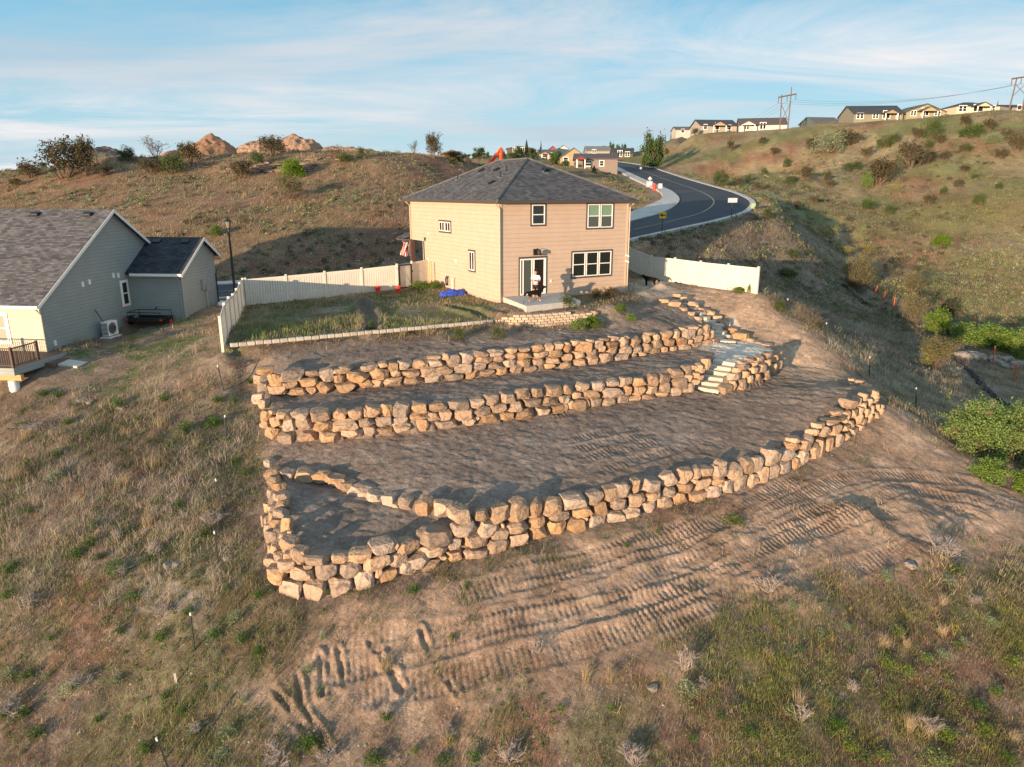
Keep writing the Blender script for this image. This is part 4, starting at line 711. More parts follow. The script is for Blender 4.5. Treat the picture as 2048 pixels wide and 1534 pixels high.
# ---------------------------------------------------------------- the grey house on the left
M['grey'] = siding('grey_siding', (.27, .305, .295), .20); M['cream'] = siding('cream_siding', (.52, .49, .38), .20); M['roof2'] = shingle('brown_shingles', (.118, .117, .122), var=.38); M['roof3'] = shingle('dark_shingles', (.05, .055, .065), var=.3)
GB = R(5.8); G = empty('grey_house', (-25.5, 38.0, 0), -GB, 'low grey house with steep brown shingle roof and a side garage wing', 'house')
# local: x along the eave (to the right), y into the depth; gable wall at x=0, body to the left
GYW = 10.3; zg = .72; pitch = .655; yr = 7.23-.25
zrdg = 5.42; zR = zrdg-pitch*(GYW-yr)
b = MB(); b.add([(0, 0, -3.2), (0, GYW, -3.2), (0, GYW, zR), (0, yr, zrdg), (0, 0, zrdg-pitch*yr)]+[(-15, y, z_) for y, z_ in ((0, -3.2), (GYW, -3.2), (GYW, zR), (yr, zrdg), (0, zrdg-pitch*yr))], [(0, 1, 2, 3, 4), (9, 8, 7, 6, 5), (0, 4, 9, 5), (1, 6, 7, 2), (0, 5, 6, 1), (2, 7, 8, 3), (3, 8, 9, 4)])
wg = b.build('wall', M['grey'], G)
b = MB(); b.bb(-15, .02, -.022, -.002, -1.95, zrdg-pitch*yr-.02); o = b.build('front_wall', M['cream'], G); o['label'] = 'sunlit cream front wall'
b = MB(); b.bb(-15.0, .035, -.04, GYW+.03, -3.2, -1.95); b.build('foundation', M['concrete'], G)
b = MB(); b.bb(-.0, .04, -.045, .07, -1.95, zrdg-pitch*yr-.05); b.build('corner_board', M['cream'], G)
ov = .32
def gable_roof(par, x0, x1, y0, yr_, y1, zr2, pit, m, name='roof', th=.12):
    za = zr2-pit*(yr_-y0); zb2 = zr2-pit*(y1-yr_); bb_ = MB()
    bb_.slab([(x0, y0, za), (x1, y0, za), (x1, yr_, zr2), (x0, yr_, zr2)], th); bb_.slab([(x1, y1, zb2), (x0, y1, zb2), (x0, yr_, zr2), (x1, yr_, zr2)], th)
    o_ = bb_.build(name, m, par); me_ = o_.data; uv_ = me_.uv_layers.new(name='UVMap')
    for l in me_.loops: cc = me_.vertices[l.vertex_index].co; uv_.data[l.index].uv = (cc.x, (cc.y-yr_)*math.sqrt(1+pit*pit))
    return o_, za, zb2
rfG, za, zb2 = gable_roof(G, -15.5, ov, -ov-.1, yr, GYW+ov, zrdg+.14, pitch, M['roof2'])
def rake(par, x, y0, z0, y1, z1, m=M['white'], h_=.20, t_=.035):
    f = MB(); f.add([(x, y0, z0), (x, y1, z1), (x, y1, z1-h_), (x, y0, z0-h_), (x+t_, y0, z0), (x+t_, y1, z1), (x+t_, y1, z1-h_), (x+t_, y0, z0-h_)], [(0, 1, 2, 3), (7, 6, 5, 4), (0, 4, 5, 1), (3, 2, 6, 7), (0, 3, 7, 4), (1, 5, 6, 2)]); return f.build('rake_board', m, par)
rake(rfG, ov+.002, -ov-.1, za-.02, yr, zrdg+.12); rake(rfG, ov+.002, yr+.001, zrdg+.12, GYW+ov, zb2-.02)
f = MB(); f.bb(-15.5, ov+.04, -ov-.22, -ov-.101, za-.17, za-.01); f.build('gutter', M['white'], rfG)
f = MB(); f.tube([(.12, -ov-.12, za-.17), (.12, -.3, za-.28), (.12, -.08, za-.55), (.12, -.08, -2.1)], .04, 6); f.build('downspout', M['cream'], G)
for xx in (-1.05, -4.5, -7.7, -10.9):
    f = MB(); Mt = Matrix.Translation((xx, yr-.55, zrdg+.14-pitch*.55+.06)) @ Matrix.Rotation(math.atan(pitch), 4, 'X'); f.box((0, 0, 0), (.6, .36, .12), Mt); f.box((0, 0, .07), (.5, .28, .04), Mt); f.build('roof_vent', M['black'], rfG, bevel=.02)
zz = zrdg+.14-pitch*(yr-4.1); f = MB(); f.tube([(-8.3, 4.1, zz), (-8.3, 4.1, zz+.5)], .045, 8); f.build('vent_pipe', M['black'], rfG); f = MB(); f.box((0, 0, .01), (.4, .4, .012), Matrix.Translation((-8.3, 4.1, zz)) @ Matrix.Rotation(math.atan(pitch), 4, 'X')); f.build('flashing', M['galv'], rfG)
GR = R(-90)
def wg_(y, z_): return Matrix.Translation((.0, y, z_)) @ Matrix.Rotation(GR, 4, 'Z')
window(G, wg_(7.42, -.42), .62, 1.48, M['white'], .09, 1, 'h')
window(G, wallM(-2.75, -.024, -1.36, FR), 1.5, 1.5, M['white'], .12, 1, 'h', glassm=M['blinds'], upper=M['blinds'], lab='front window with pale blinds')
for y_, z_ in ((3.65, 1.35), (4.25, 1.42), (6.5, 1.55), (6.98, 1.5), (.75, -1.55)):
    f = MB(); f.bb(0, .05, y_-.09, y_+.09, z_-.15, z_+.15); f.build('vent', M['white'], G)
for y_ in (1.1, 4.1): f = MB(); f.bb(.03, .09, y_-.25, y_+.25, -2.25 if y_ < 2 else -2.05, -2.0 if y_ < 2 else -1.8); f.build('crawlspace_vent', M['galv'], G)
# garage wing
gy0 = 8.07; gw = 3.5; gyr = gy0+2.75; gy1 = gy0+4.4; zG = 1.72; pg = .66; zgr = zG+pg*2.75
b = MB(); b.add([(gw, gy0, -2.6), (gw, gy1, -2.6), (gw, gy1, zgr-pg*(gy1-gyr)), (gw, gyr, zgr), (gw, gy0, zG)]+[(-.6, y, z_) for y, z_ in ((gy0, -2.6), (gy1, -2.6), (gy1, zgr-pg*(gy1-gyr)), (gyr, zgr), (gy0, zG))], [(0, 1, 2, 3, 4), (9, 8, 7, 6, 5), (0, 4, 9, 5), (1, 6, 7, 2), (0, 5, 6, 1), (2, 7, 8, 3), (3, 8, 9, 4)])
b.build('garage_wall', M['grey'], G)
b = MB(); b.bb(.04, gw+.03, gy0-.03, gy1, -2.6, -1.38); b.build('garage_foundation', M['concrete'], G)
f = MB(); f.bb(gw-.01, gw+.025, gy0-.025, gy0+.09, -1.38, zG-.05); f.build('corner_board', M['grey'], G)
rfg, za2, zb3 = gable_roof(G, -.3, gw+ov, gy0-ov-.1, gyr, gy1+ov, zgr+.12, pg, M['roof3'], 'garage_roof')
rake(rfg, gw+ov+.002, gy0-ov-.1, za2-.02, gyr, zgr+.10); rake(rfg, gw+ov+.002, gyr+.001, zgr+.10, gy1+ov, zb3-.02)
f = MB(); f.bb(ov+.05, gw+ov+.04, gy0-ov-.22, gy0-ov-.101, za2-.17, za2-.01); f.build('gutter', M['white'], rfg)
for x_, y_, o_ in ((gw-.12, gy0-.06, gy0-ov-.14), (gw+.06, gy1-.08, gy1+ov)):
    f = MB(); f.tube([(x_, o_, za2-.16), (x_, (o_+y_)/2, za2-.26), (x_, y_, za2-.5), (x_, y_, -1.6)], .04, 6); f.build('downspout', M['grey'] if y_ < gyr else M['black'], G)
for xx in (.75, 2.75):
    f = MB(); Mt = Matrix.Translation((xx, gyr-.45, zgr+.12-pg*.45+.05)) @ Matrix.Rotation(math.atan(pg), 4, 'X'); f.box((0, 0, 0), (.55, .34, .11), Mt); f.build('roof_vent', M['black'], rfg, bevel=.02)
f = MB(); f.bb(gw+.03, gw+.16, gy0+2.3, gy0+2.62, .2, .85); f.bb(gw+.03, gw+.2, gy0+2.68, gy0+2.95, .1, .5); f.tube([(gw+.1, gy0+2.8, .1), (gw+.1, gy0+2.8, -1.5)], .03, 6); f.build('meter_box', M['galv'], G)
gpt = lambda x, y: (np.array([-25.5, 38.0])+np.array([math.cos(GB), -math.sin(GB)])*x+np.array([math.sin(GB), math.cos(GB)])*y)
# deck: platform, rails, steps, pier
b = MB(); b.bb(-9, 1.22, -3.75, -.05, -1.93, -1.86); dk = b.build('deck', M['deckw'], G)
b = MB(); b.bb(-9, 1.26, -3.80, -3.751, -2.24, -1.865); b.bb(1.221, 1.26, -3.75, -.05, -2.24, -1.865); b.build('rim_board', M['grey'], dk)
def rail(p0, p1, posts_):
    p0 = Vector(p0); p1 = Vector(p1); L = (p1-p0).length; d = (p1-p0)/L; f = MB(); an = math.atan2(d.y, d.x); Mx = Matrix.Translation(p0) @ Matrix.Rotation(an, 4, 'Z')
    f.box((L/2, 0, .95), (L, .08, .05), Mx); f.box((L/2, 0, .10), (L, .05, .04), Mx)
    for k in range(int(L/.12)): f.box((.06+k*.12, 0, .52), (.024, .024, .84), Mx)
    for s in posts_: f.box((s, 0, .5), (.10, .10, 1.06), Mx)
    f.build('railing', M['dwood'], dk)
rail((1.15, -3.68, -1.86), (-9, -3.68, -1.86), (0, 2.2, 4.4)); rail((1.15, -3.62, -1.86), (1.15, -1.95, -1.86), (1.65,))
b = MB(); b.bb(-9, 1.35, -3.55, -3.35, -2.55, -2.26); b.bb(.72, .92, -3.55, -3.36, -3.6, -2.55); b.build('deck_beam', M['brass'], dk)
f = MB(); f.bb(1.262, 1.72, -1.75, -.35, -2.32, -2.08); f.build('deck_step', M['deckw'], dk)
q = gpt(.82, -3.45); f = MB(); f.lathe([(.23, -.3), (.24, .45), (.2, .47)], n=18); o = f.build('concrete_pier', M['white'], smooth=True); o.location = (q[0], q[1], float(zat(*q))); tag(o, 'white round pier form under the deck corner', 'pier')
q = gpt(2.25, -1.0); f = MB(); f.bb(-.55, .55, -.42, .42, -.1, .05); o = f.build('stepping_slab', M['concrete'], bevel=.02); o.location = (q[0], q[1], float(zat(*q))+.03); o.rotation_euler = (R(4), R(6), -GB); tag(o, 'pale rectangular slab on the ground at the deck steps', 'slab')
# heat pump
q = gpt(.62, 4.62); q0 = float(zat(*q)); r_ = empty('heat_pump', (q[0], q[1], q0), -GB, 'white outdoor heat pump unit on a pad beside the grey wall', 'heat pump')
f = MB(); f.bb(-.22, .22, -.46, .46, .12, .98); f.build('casing', M['white'], r_, bevel=.02)
f = MB(); f.bb(-.34, .34, -.55, .55, -.08, .06); f.build('pad', M['white'], r_); f = MB(); f.bb(-.2, .2, -.42, -.34, .06, .12); f.bb(-.2, .2, .34, .42, .06, .12); f.build('foot', M['galv'], r_)
f = MB()
for rr in (.34, .27, .2, .13): f.tube([(.235, -.08+rr*math.cos(a), .56+rr*math.sin(a)) for a in np.linspace(0, 6.283, 25)], .011, 4, cap=False)
for a in np.linspace(0, 6.283, 9)[:-1]: f.tube([(.235, -.08, .56), (.235, -.08+.34*math.cos(a), .56+.34*math.sin(a))], .008, 4)
f.build('fan_grille', M['black'], r_); f = MB(); f.add([(.221, -.08+.32*math.cos(a), .56+.32*math.sin(a)) for a in np.linspace(0, 6.283, 21)[:-1]], [tuple(range(20))]); f.build('fan', M['galv'], r_)
f = MB()
for k in range(9): f.bb(-.18, .18, -.475, -.461, .2+k*.08, .24+k*.08)
f.build('side_louvre', M['gutter'], r_); f = MB(); f.tube([(-.1, -.3, .9), (-.35, -.3, 1.3), (-.55, -.3, 1.7)], .025, 5); f.build('line_set', M['black'], r_)
# utility trailer
q = gpt(1.75, 7.0); q0 = float(zat(*q)); r_ = empty('utility_trailer', (q[0], q[1], q0), -GB, 'small black utility trailer with red wheels at the grey garage wall', 'trailer')
f = MB(); f.bb(-1.15, 1.15, -.65, .65, .36, .42); f.bb(-1.15, 1.15, -.65, -.6, .42, .55); f.bb(-1.15, 1.15, .6, .65, .42, .55); f.bb(-.04, .04, .65, 1.2, .34, .40); f.build('trailer_bed', M['black'], r_)
f = MB()
for y_ in (-.62, .62): f.tube([(-1.1, y_, .5), (-1.1, y_, .9), (1.1, y_, .9), (1.1, y_, .5)], .025, 5)
f.tube([(-1.1, -.62, .9), (-1.1, .62, .9)], .025, 5); f.tube([(0, .62, .9), (0, .9, 1.05)], .03, 5); f.build('trailer_rail', M['black'], r_)
for x_ in (-1.3, 1.3):
    f = MB(); f.tube([(x_-.09, 0, .27), (x_+.09, 0, .27)], .27, 18); w_ = f.build('wheel', M['black'], r_, smooth=True); f = MB(); f.tube([(x_-.1, 0, .27), (x_+.1, 0, .27)], .14, 12); f.build('rim', M['redm'], w_)
    f = MB(); f.bb(x_-.13, x_+.13, -.32, .32, .56, .6); f.build('mudguard', M['black'], r_)
for x_ in (-1.12, 1.12): f = MB(); f.bb(x_-.07, x_+.07, -.7, -.66, .4, .5); f.build('tail_light', M['redm'], r_)
# lamp post
q = hit(470, 577); fx = onY(470.5, 590, 50.5); base = Vector((fx[0], fx[1], float(zat(fx[0], fx[1])))); tp = onY(455, 445, 50.5)
r_ = empty('street_lamp', base, 0, 'tall black street lamp behind the left fence corner', 'street lamp'); hgt_ = float(onY(455, 458, 50.5)[2]-base.z)
f = MB(); f.lathe([(.16, 0), (.16, .5), (.10, .6), (.085, hgt_*.5), (.06, hgt_)], n=12); f.build('pole', M['black'], r_, smooth=True)
f = MB(); f.lathe([(.07, 0), (.12, .05), (.12, .07)], (0, 0, hgt_), 8); f.lathe([(.27, .50), (.12, .66), (.04, .72), (.05, .8), (.01, .84)], (0, 0, hgt_), 8)
for k in range(4): a = math.pi/4+k*math.pi/2; f.tube([(.13*math.cos(a), .13*math.sin(a), hgt_+.06), (.23*math.cos(a), .23*math.sin(a), hgt_+.5)], .014, 4)
f.build('lantern', M['black'], r_); M['lglass'] = mat('lantern_glass', (.22, .20, .17), .3); f = MB(); f.lathe([(.11, .07), (.20, .5)], (0, 0, hgt_), 8); f.build('lamp_shade', M['lglass'], r_)
# white bag / planter by the garage
q = gpt(gw+.9, gy0+3.2); f = bmesh.new(); bmesh.ops.create_icosphere(f, subdivisions=3, radius=1)
for v in f.verts: v.co = Vector((v.co.x*.34, v.co.y*.3, max(v.co.z, -.4)*.26))*(1+.2*mnoise.noise(v.co*2))
me = bpy.data.meshes.new('sack'); f.to_mesh(me); f.free(); o = link('sack', me, M['white']); me.polygons.foreach_set('use_smooth', [True]*len(me.polygons)); o.location = (q[0], q[1], float(zat(*q))+.1); tag(o, 'pale sack lying at the far corner of the grey garage wing', 'sack')
# ---------------------------------------------------------------- boulders
# every stone as seen in the photograph: x y w h in the pixels of a crop (origin, scale), grouped by wall and course
def D(ox, oy, s, txt):
    out = []
    for q in txt.split(';'):
        if q.strip(): a = [float(v) for v in q.split(',')]; out.append((ox+a[0]/s, oy+a[1]/s, a[2]/s, a[3]/s))
    return out
z1 = lambda t_: D(520, 900, 5.1125, t_)
z2 = lambda t_: D(860, 920, 5.12, t_)
z3 = lambda t_: D(1200, 860, 5.689, t_)
z4 = lambda t_: D(1500, 740, 6.971, t_)
z5 = lambda t_: D(500, 700, 5.689, t_)
z6 = lambda t_: D(820, 730, 6.4, t_)
z7 = lambda t_: D(1120, 690, 6.4, t_)
z8 = lambda t_: D(820, 640, 6.4, t_)
z9 = lambda t_: D(1120, 620, 6.4, t_)
z10 = lambda t_: D(1320, 580, 6.971, t_)
ROWS = [
 ('PR', 'low parapet behind the corner bed', z1('290,285,150,130;470,280,190,120;650,295,180,120;790,340,180,110;890,395,190,110;1060,440,220,120;1190,515,170,130;1330,540,140,130;1415,580,70,70;1515,570,150,110;1690,600,180,150;1875,610,180,140;1990,600,60,60')),
 ('PL', 'left return wall of the corner bed', z1('100,130,120,90;130,240,150,100;150,310,130,90;200,390,130,110;120,450,80,130;225,480,150,110;170,540,90,50;240,560,120,100;80,590,70,100;140,600,100,80;225,655,130,120;140,680,90,110;70,720,90,130;285,760,110,160;185,750,130,100;110,800,110,100;150,880,170,130;245,880,90,80;310,850,50,60;315,965,180,160;170,1000,130,140;110,1010,60,100;200,1080,120,110;300,1075,90,90;125,1135,130,120')),
 ('PF', 'top course, left end of the lowest wall', z1('410,1070,160,160;590,1100,270,130;820,1085,170,100;1015,1060,220,150;1240,985,230,160;1385,960,50,90;1500,970,220,140;1770,870,340,160')),
 ('PF', 'second course, left end of the lowest wall', z1('290,1170,190,130;500,1175,100,60;670,1225,210,180;915,1200,250,160;1190,1130,260,160;1395,1095,180,140;1610,1110,240,160;1770,1000,280,150;1965,945,160,130')),
 ('PF', 'foot course, left end of the lowest wall', z1('185,1260,200,170;440,1240,230,150;335,1390,230,180;580,1410,240,200;835,1370,240,170;1060,1310,220,200;1200,1250,80,100;1310,1260,200,140;1480,1190,200,150;1740,1160,190,110;1860,1080,70,60;1990,1070,160,110')),
 ('W3', 'top course of the lowest wall', z2('300,550,220,140;515,560,170,120;705,545,200,160;890,510,190,210;1060,490,170,170;1245,455,220,160;1460,405,240,170;1665,380,180,140;1840,335,170,150;1965,300,150,140')
   +z3('400,625,90,140;570,620,250,160;760,550,190,160;945,510,180,170;1080,480,130,140;1185,470,150,120;1335,450,190,130;1370,370,150,90;1510,470,190,170;1650,410,150,160;1770,380,150,160;1925,300,180,180')),
 ('W3', 'second course of the lowest wall', z2('335,690,260,160;590,680,230,160;730,650,40,50;870,670,240,130;1085,620,180,130;1310,550,230,120;1540,515,210,130;1730,480,160,130;1920,430,200,130')
   +z3('400,780,180,140;580,730,200,110;765,685,170,120;955,645,200,120;1065,570,70,60;1160,600,190,140;1310,560,180,100;1345,605,60,50;1430,635,150,150;1575,595,150,170;1720,560,150,140;1840,505,160,180;1950,460,150,160')),
 ('W3', 'third course of the lowest wall', z2('450,810,220,170;705,750,180,150;900,800,230,150;1090,730,180,150;1275,680,190,160;1480,650,220,150;1690,600,180,130;1570,585,60,40;1890,565,190,140;2010,530,110,90')
   +z3('350,920,220,130;545,865,170,140;715,810,190,160;890,770,170,140;1085,745,200,140;1265,700,190,140')),
 ('W3', 'foot course of the lowest wall', z2('440,940,240,130;680,870,240,160')),
 ('W3', 'tall right bend of the lowest wall', z4('450,1330,200,170;620,1290,150,150;720,1210,170,180;500,1165,210,170;570,1060,170,120;610,980,140,100;740,1035,150,150;805,965,130,130;870,1130,160,180;870,860,130,100;960,1080,120,220;940,770,130,80;1010,850,130,150;1065,1030,140,180;1200,970,140,180;1160,820,180,150;1110,710,220,70;1310,910,120,110;1300,800,110,110;1200,580,170,80;1230,670,200,80;1320,620,100,140;1290,700,90,80;1380,740,80,110;1410,850,130,110;1500,810,110,110;1480,680,110,140;1410,600,110,140;1370,460,200,130;1490,430,100,120;1540,510,90,120;1500,560,60,100;1560,370,90,110;1620,310,100,110;1580,590,90,120;1640,440,100,100;1540,710,120,130;1660,540,110,130;1640,660,110,130;1600,220,180,80;1520,155,130,50;1420,130,80,50;1680,280,70,70;1730,310,80,70;1720,370,90,90;1710,420,80,60;1730,630,90,130;1740,500,80,80;1790,510,70,80;1785,580,80,110;1835,560,50,60')),
 ('LR', 'left return joining the two upper walls', z5('105,340,120,110;160,420,130,120;120,540,150,110;160,610,140,90;75,215,70,160;90,260,90,80')),
 ('W1', 'top course of the upper wall', z5('175,220,180,90;280,345,140,160;480,280,240,130;715,262,170,70;860,280,150,140;985,240,90,60;1090,215,150,90;1225,290,260,130;1345,200,190,80;1510,165,110,70;1625,180,120,90;1765,165,150,100;1935,155,190,110')
   +z8('300,470,160,50;320,540,160,110;460,470,110,90;560,520,210,140;740,480,180,150;895,435,190,80;935,505,210,100;1100,415,210,90;1290,385,160,80;1455,375,160,60;1630,355,150,90;1770,345,120,100;1890,325,130,90;2000,300,70,40')
   +z9('185,420,120,70;290,460,190,130;370,400,90,60;470,440,140,110;545,375,130,40;675,360,120,60;645,430,180,80;795,400,150,130;840,350,80,50;950,400,150,120;1095,370,130,100;1145,300,140,45;1220,350,110,100;1345,325,150,120;1475,310,110,110;1620,295,170,130;1680,225,150,65;1570,240,70,40;1765,270,130,90;1840,240,90,110;1765,205,40,30')),
 ('W1', 'second course of the upper wall', z5('455,390,190,90;665,355,210,110;1010,320,120,100;1470,260,210,130;1655,255,110,80;1830,255,220,80;2000,250,110,100')
   +z8('215,645,170,140;420,630,240,120;665,605,220,120;865,585,190,110;1130,490,160,90;1285,455,160,80;1460,450,190,80;1650,440,190,90;1845,415,190,100;2000,360,120,110')
   +z9('235,565,140,90;385,540,170,110;520,490,110,80;655,515,140,100;815,505,160,100;970,490,150,90;1105,475,150,110;1235,430,150,110;1390,415,160,110;1530,400,150,120;1640,395,60,70;1740,355,130,100;1850,335,90,90;1930,305,90,110')),
 ('W1', 'third course of the upper wall', z8('1080,580,210,90;1265,545,170,110;1445,535,190,110;1640,530,180,90;1815,500,190,90;1990,470,130,90')),
 ('W1', 'foot course of the upper wall', z5('320,455,220,120;545,460,180,90;700,450,110,90;850,415,190,130;1085,415,240,120;1310,375,180,100;1450,370,120,80;1620,345,210,90;1850,335,230,90')
   +z8('300,720,230,130;555,715,270,100;780,680,180,110;970,670,200,90;1165,645,180,110;1350,620,170,110;1530,610,180,80;1780,580,160,70;1980,560,170,80')
   +z9('245,655,160,90;400,635,150,110;575,600,200,130;760,595,190,80;920,575,110,60;1040,555,120,70;1180,525,150,90;1310,510,110,100;1435,495,120,80;1570,470,160,90;1715,445,140,80;1840,425,140,90;1950,400,150,100')),
 ('W2', 'top course of the middle wall', z5('190,740,130,120;270,700,70,60;390,730,170,90;575,730,200,100;815,735,220,130;1020,735,150,110;1200,725,180,130;1320,710,50,90;1415,690,180,130;1560,675,120,140;1710,675,180,150;1920,645,200,110')
   +z6('345,525,230,120;605,500,250,120;845,480,200,130;1035,440,210,150;1250,420,210,130;1425,365,190,140;1620,355,170,120;1840,320,220,130;2000,310,120,120')
   +z7('285,530,170,110;475,520,160,120;660,480,170,90;825,465,160,120;1005,465,170,110;1170,450,150,130;1320,425,160,110;1480,355,170,130;1615,310,120,110;1690,280,80,60;1760,280,110,100;1865,245,100,140;1985,150,80,60')),
 ('W2', 'second course of the middle wall', z5('180,840,100,90;300,810,130,120;455,845,140,140;630,835,190,140;840,850,210,120;1080,840,270,140;1320,820,190,110;1520,800,190,110;1710,800,190,100;1910,745,220,90')
   +z6('300,655,150,110;445,625,170,140;670,610,240,140;905,580,220,120;1130,545,210,120;1340,515,180,140;1550,475,210,120;1775,450,230,110;1960,430,140,110')
   +z7('60,685,130,110;200,635,140,90;380,625,210,110;630,605,280,150;845,575,140,120;995,575,170,130;1160,565,160,110;1320,530,160,120;1505,475,220,140;1620,410,110,110;1720,375,90,80;1795,325,40,80;1720,460,100,80;1775,410,50,80')),
 ('W2', 'foot course of the middle wall', z5('265,935,160,140;435,980,230,120;670,965,220,120;915,965,240,120;1165,930,230,110;1370,915,150,100;1530,905,160,90;1740,870,210,110;1970,850,150,120')
   +z6('470,740,290,110;755,705,200,120;860,670,50,50;1005,665,230,120;1220,640,180,100;1455,600,250,120;1690,580,190,110;1890,550,190,100;2030,500,80,110')
   +z7('30,790,90,90;220,750,230,140;325,740,70,120;435,730,150,130;610,710,200,90;790,675,160,110;935,670,150,70;1110,650,190,70;1300,620,180,60;1475,580,170,110;1620,545,170,130')),
 ('W2R', 'curved wall under the gravel landing', z10('1145,1010,100,30;1250,970,110,60;1160,1065,200,90;1080,1110,150,80;1370,960,140,110;1325,1000,50,40;1300,1030,80,60;1400,1085,140,130;1290,1110,90,110;1190,1170,120,110;1025,1205,170,120;1230,1240,90,120;1340,1215,140,120;1140,1310,120,160;1010,1325,100,140;915,1375,180,130;1480,1165,140,140;1490,1000,110,110;1480,910,150,90;1590,950,110,110;1580,1080,110,130;1640,1040,110,130;1690,960,90,100;1640,870,80,60;1510,835,160,70;1570,810,90,50;1475,760,170,55;1370,735,110,50;1260,700,120,70')),
 ('G', 'stones along the right side of the upper steps', z10('1120,640,230,120;1000,570,180,110;905,490,150,110;790,410,130,120;700,345,130,120;600,295,130,90;475,215,150,100;340,130,120,90;230,75,110,60')),
 ('G', 'stones along the left side of the upper steps', z10('60,150,150,60;195,190,160,90;330,265,90,50;440,330,90,60;525,400,120,60;545,455,120,50;530,500,50,40;660,490,110,90')),
]
WALLS = dict(W1=W1, LR=LR, W2=W2, W2R=W2R, PL=PL, PF=PF, PR=PR, W3=W3)
def boulder_mesh(seed, mname='boulder'):
    r = random.Random(seed); bm = bmesh.new(); bmesh.ops.create_icosphere(bm, subdivisions=4, radius=1)
    ex = r.uniform(.42, .6)
    for v in bm.verts: c_ = v.co; v.co = Vector([math.copysign(abs(q)**ex, q) for q in c_])
    off = Vector((r.random()*50, r.random()*50, r.random()*50)); cuts = []
    for k in range(r.randint(11, 16)):
        n_ = Vector((r.gauss(0, 1), r.gauss(0, 1), r.gauss(0, .8))).normalized(); cuts.append((n_, r.uniform(.80, 1.04)))
    for sx in (Vector((1, 0, 0)), Vector((-1, 0, 0)), Vector((0, 1, 0)), Vector((0, -1, 0)), Vector((0, 0, 1)), Vector((0, 0, -1))):
        n_ = (sx+Vector((r.gauss(0, .16), r.gauss(0, .16), r.gauss(0, .16)))).normalized(); cuts.append((n_, r.uniform(.74, .9)))
    for k in range(2):
        for v in bm.verts:
            for n_, d_ in cuts:
                s_ = v.co.dot(n_)-d_
                if s_ > 0: v.co -= n_*s_
    for v in bm.verts:
        q = v.co; n_ = mnoise.noise(q*1.4+off)*.06+abs(mnoise.noise(q*3.1+off))*-.07+mnoise.noise(q*6.5+off)*.028+mnoise.noise(q*14+off)*.012; v.co += q.normalized()*n_
    mx = [max(abs(v.co[i]) for v in bm.verts) for i in range(3)]
    for v in bm.verts: v.co = Vector([v.co[i]/mx[i] for i in range(3)])
    me = bpy.data.meshes.new(mname); bm.to_mesh(me); bm.free(); me.polygons.foreach_set('use_smooth', [True]*len(me.polygons)); me.set_sharp_from_angle(angle=R(16)); return me
BM = [boulder_mesh(100+k) for k in range(22)]
for m_ in BM: m_.materials.append(M['rock'])
def wall_hit(P, px, py, back=.12):
    r = ray(px, py); best = None
    for i in range(len(P)-1):
        a = P[i]; d = P[i+1]-P[i]; den = r[0]*d[1]-r[1]*d[0]
        if abs(den) < 1e-9: continue
        t_ = (a[0]*d[1]-a[1]*d[0])/den; s = (a[0]*r[1]-a[1]*r[0])/den
        lo = -.6 if i == 0 else 0; hi = 1.6 if i == len(P)-2 else 1
        L = np.hypot(d[0], d[1])
        if s < lo/max(L, .1)*1 or s > 1+(hi-1)/max(L, .1) or t_ <= 0: continue
        s2 = min(max(s, 0), 1); zh = EYE+r[2]*t_; z0_ = a[2]+d[2]*s2; z1_ = a[3]+d[3]*s2
        viol = max(0, z0_-zh, zh-z1_-.1); c_ = (round(viol, 1)*10+t_*.01)
        if best is None or c_ < best[0]: best = (c_, np.array([r[0]*t_, r[1]*t_, zh]), math.atan2(d[1], d[0]), (zh-z0_)/max(z1_-z0_, .3))
    return best
BO = []
for wname, desc, rows in ROWS:
    for (px, py, w, h) in rows:
        an = 0; q = .5
        if wname in ('PL', 'LR'):
            P = WALLS[wname]; q = np.clip((px-(527 if wname == 'PL' else 506))/(50 if wname == 'PL' else 34), .05, .95); bst = None
            for s in np.linspace(0, len(P)-1, 80):
                i = min(int(s), len(P)-2); f_ = s-i; nd = P[i]+(P[i+1]-P[i])*f_; zz = nd[2]+(nd[3]-nd[2])*q; o_ = np.array([.55*q, 0]); pp = proj((nd[0]+o_[0], nd[1], zz))
                e_ = abs(pp[1]-py)
                if bst is None or e_ < bst[0]: bst = (e_, np.array([nd[0]+o_[0]*1.0, nd[1], zz]), zz)
            c_ = onz(px, py, bst[2]); an = R(80)+random.uniform(-.4, .4)
        elif wname == 'G':
            g_ = hit(px, py+h*.35); c_ = onY(px, py, g_[1]+.1); an = random.uniform(-.5, .5)
        else:
            bh = wall_hit(WALLS[wname], px, py)
            if bh is None: continue
            _, c_, an, q = bh
            q = min(max(q, 0), 1)
        dep = proj(c_)[2]; vx = math.atan2(c_[0], c_[1]); face = abs(math.cos(an+vx)) if wname not in ('PL', 'LR', 'G') else 1
        ww = w*dep/FOC; dw = min(max(.85*ww, .5), .95); tilt = math.atan2(EYE-c_[2], math.hypot(c_[0], c_[1]))
        if face < .8: ww_ = max(ww*.95/max(face, .62)-.15, .35)
        else: ww_ = ww
        H_ = h*dep/FOC; hh_ = max((H_-.30*dw*math.sin(tilt))/math.cos(tilt), .16)
        push = 1+(.10+.16*q+dw*.18)/np.linalg.norm(c_-np.array([0, 0, EYE])) if wname not in ('PL', 'LR', 'G') else 1
        if wname in ('PL', 'LR'): dw = ww
        c_ = np.array([0, 0, EYE])+(c_-np.array([0, 0, EYE]))*push
        k_ = .52/.585 if wname == 'W2R' else (1.08 if wname == 'PR' else 1)
        if wname == 'PR': c_ = c_+np.array([0, 0, .10])
        BO.append(dict(c=c_, s=(ww_*.585*k_, dw*.60*k_, hh_*.62*k_), an=an, px=px, py=py, size=w*h, desc=desc, w=wname))
BO.sort(key=lambda b: -b['size'])
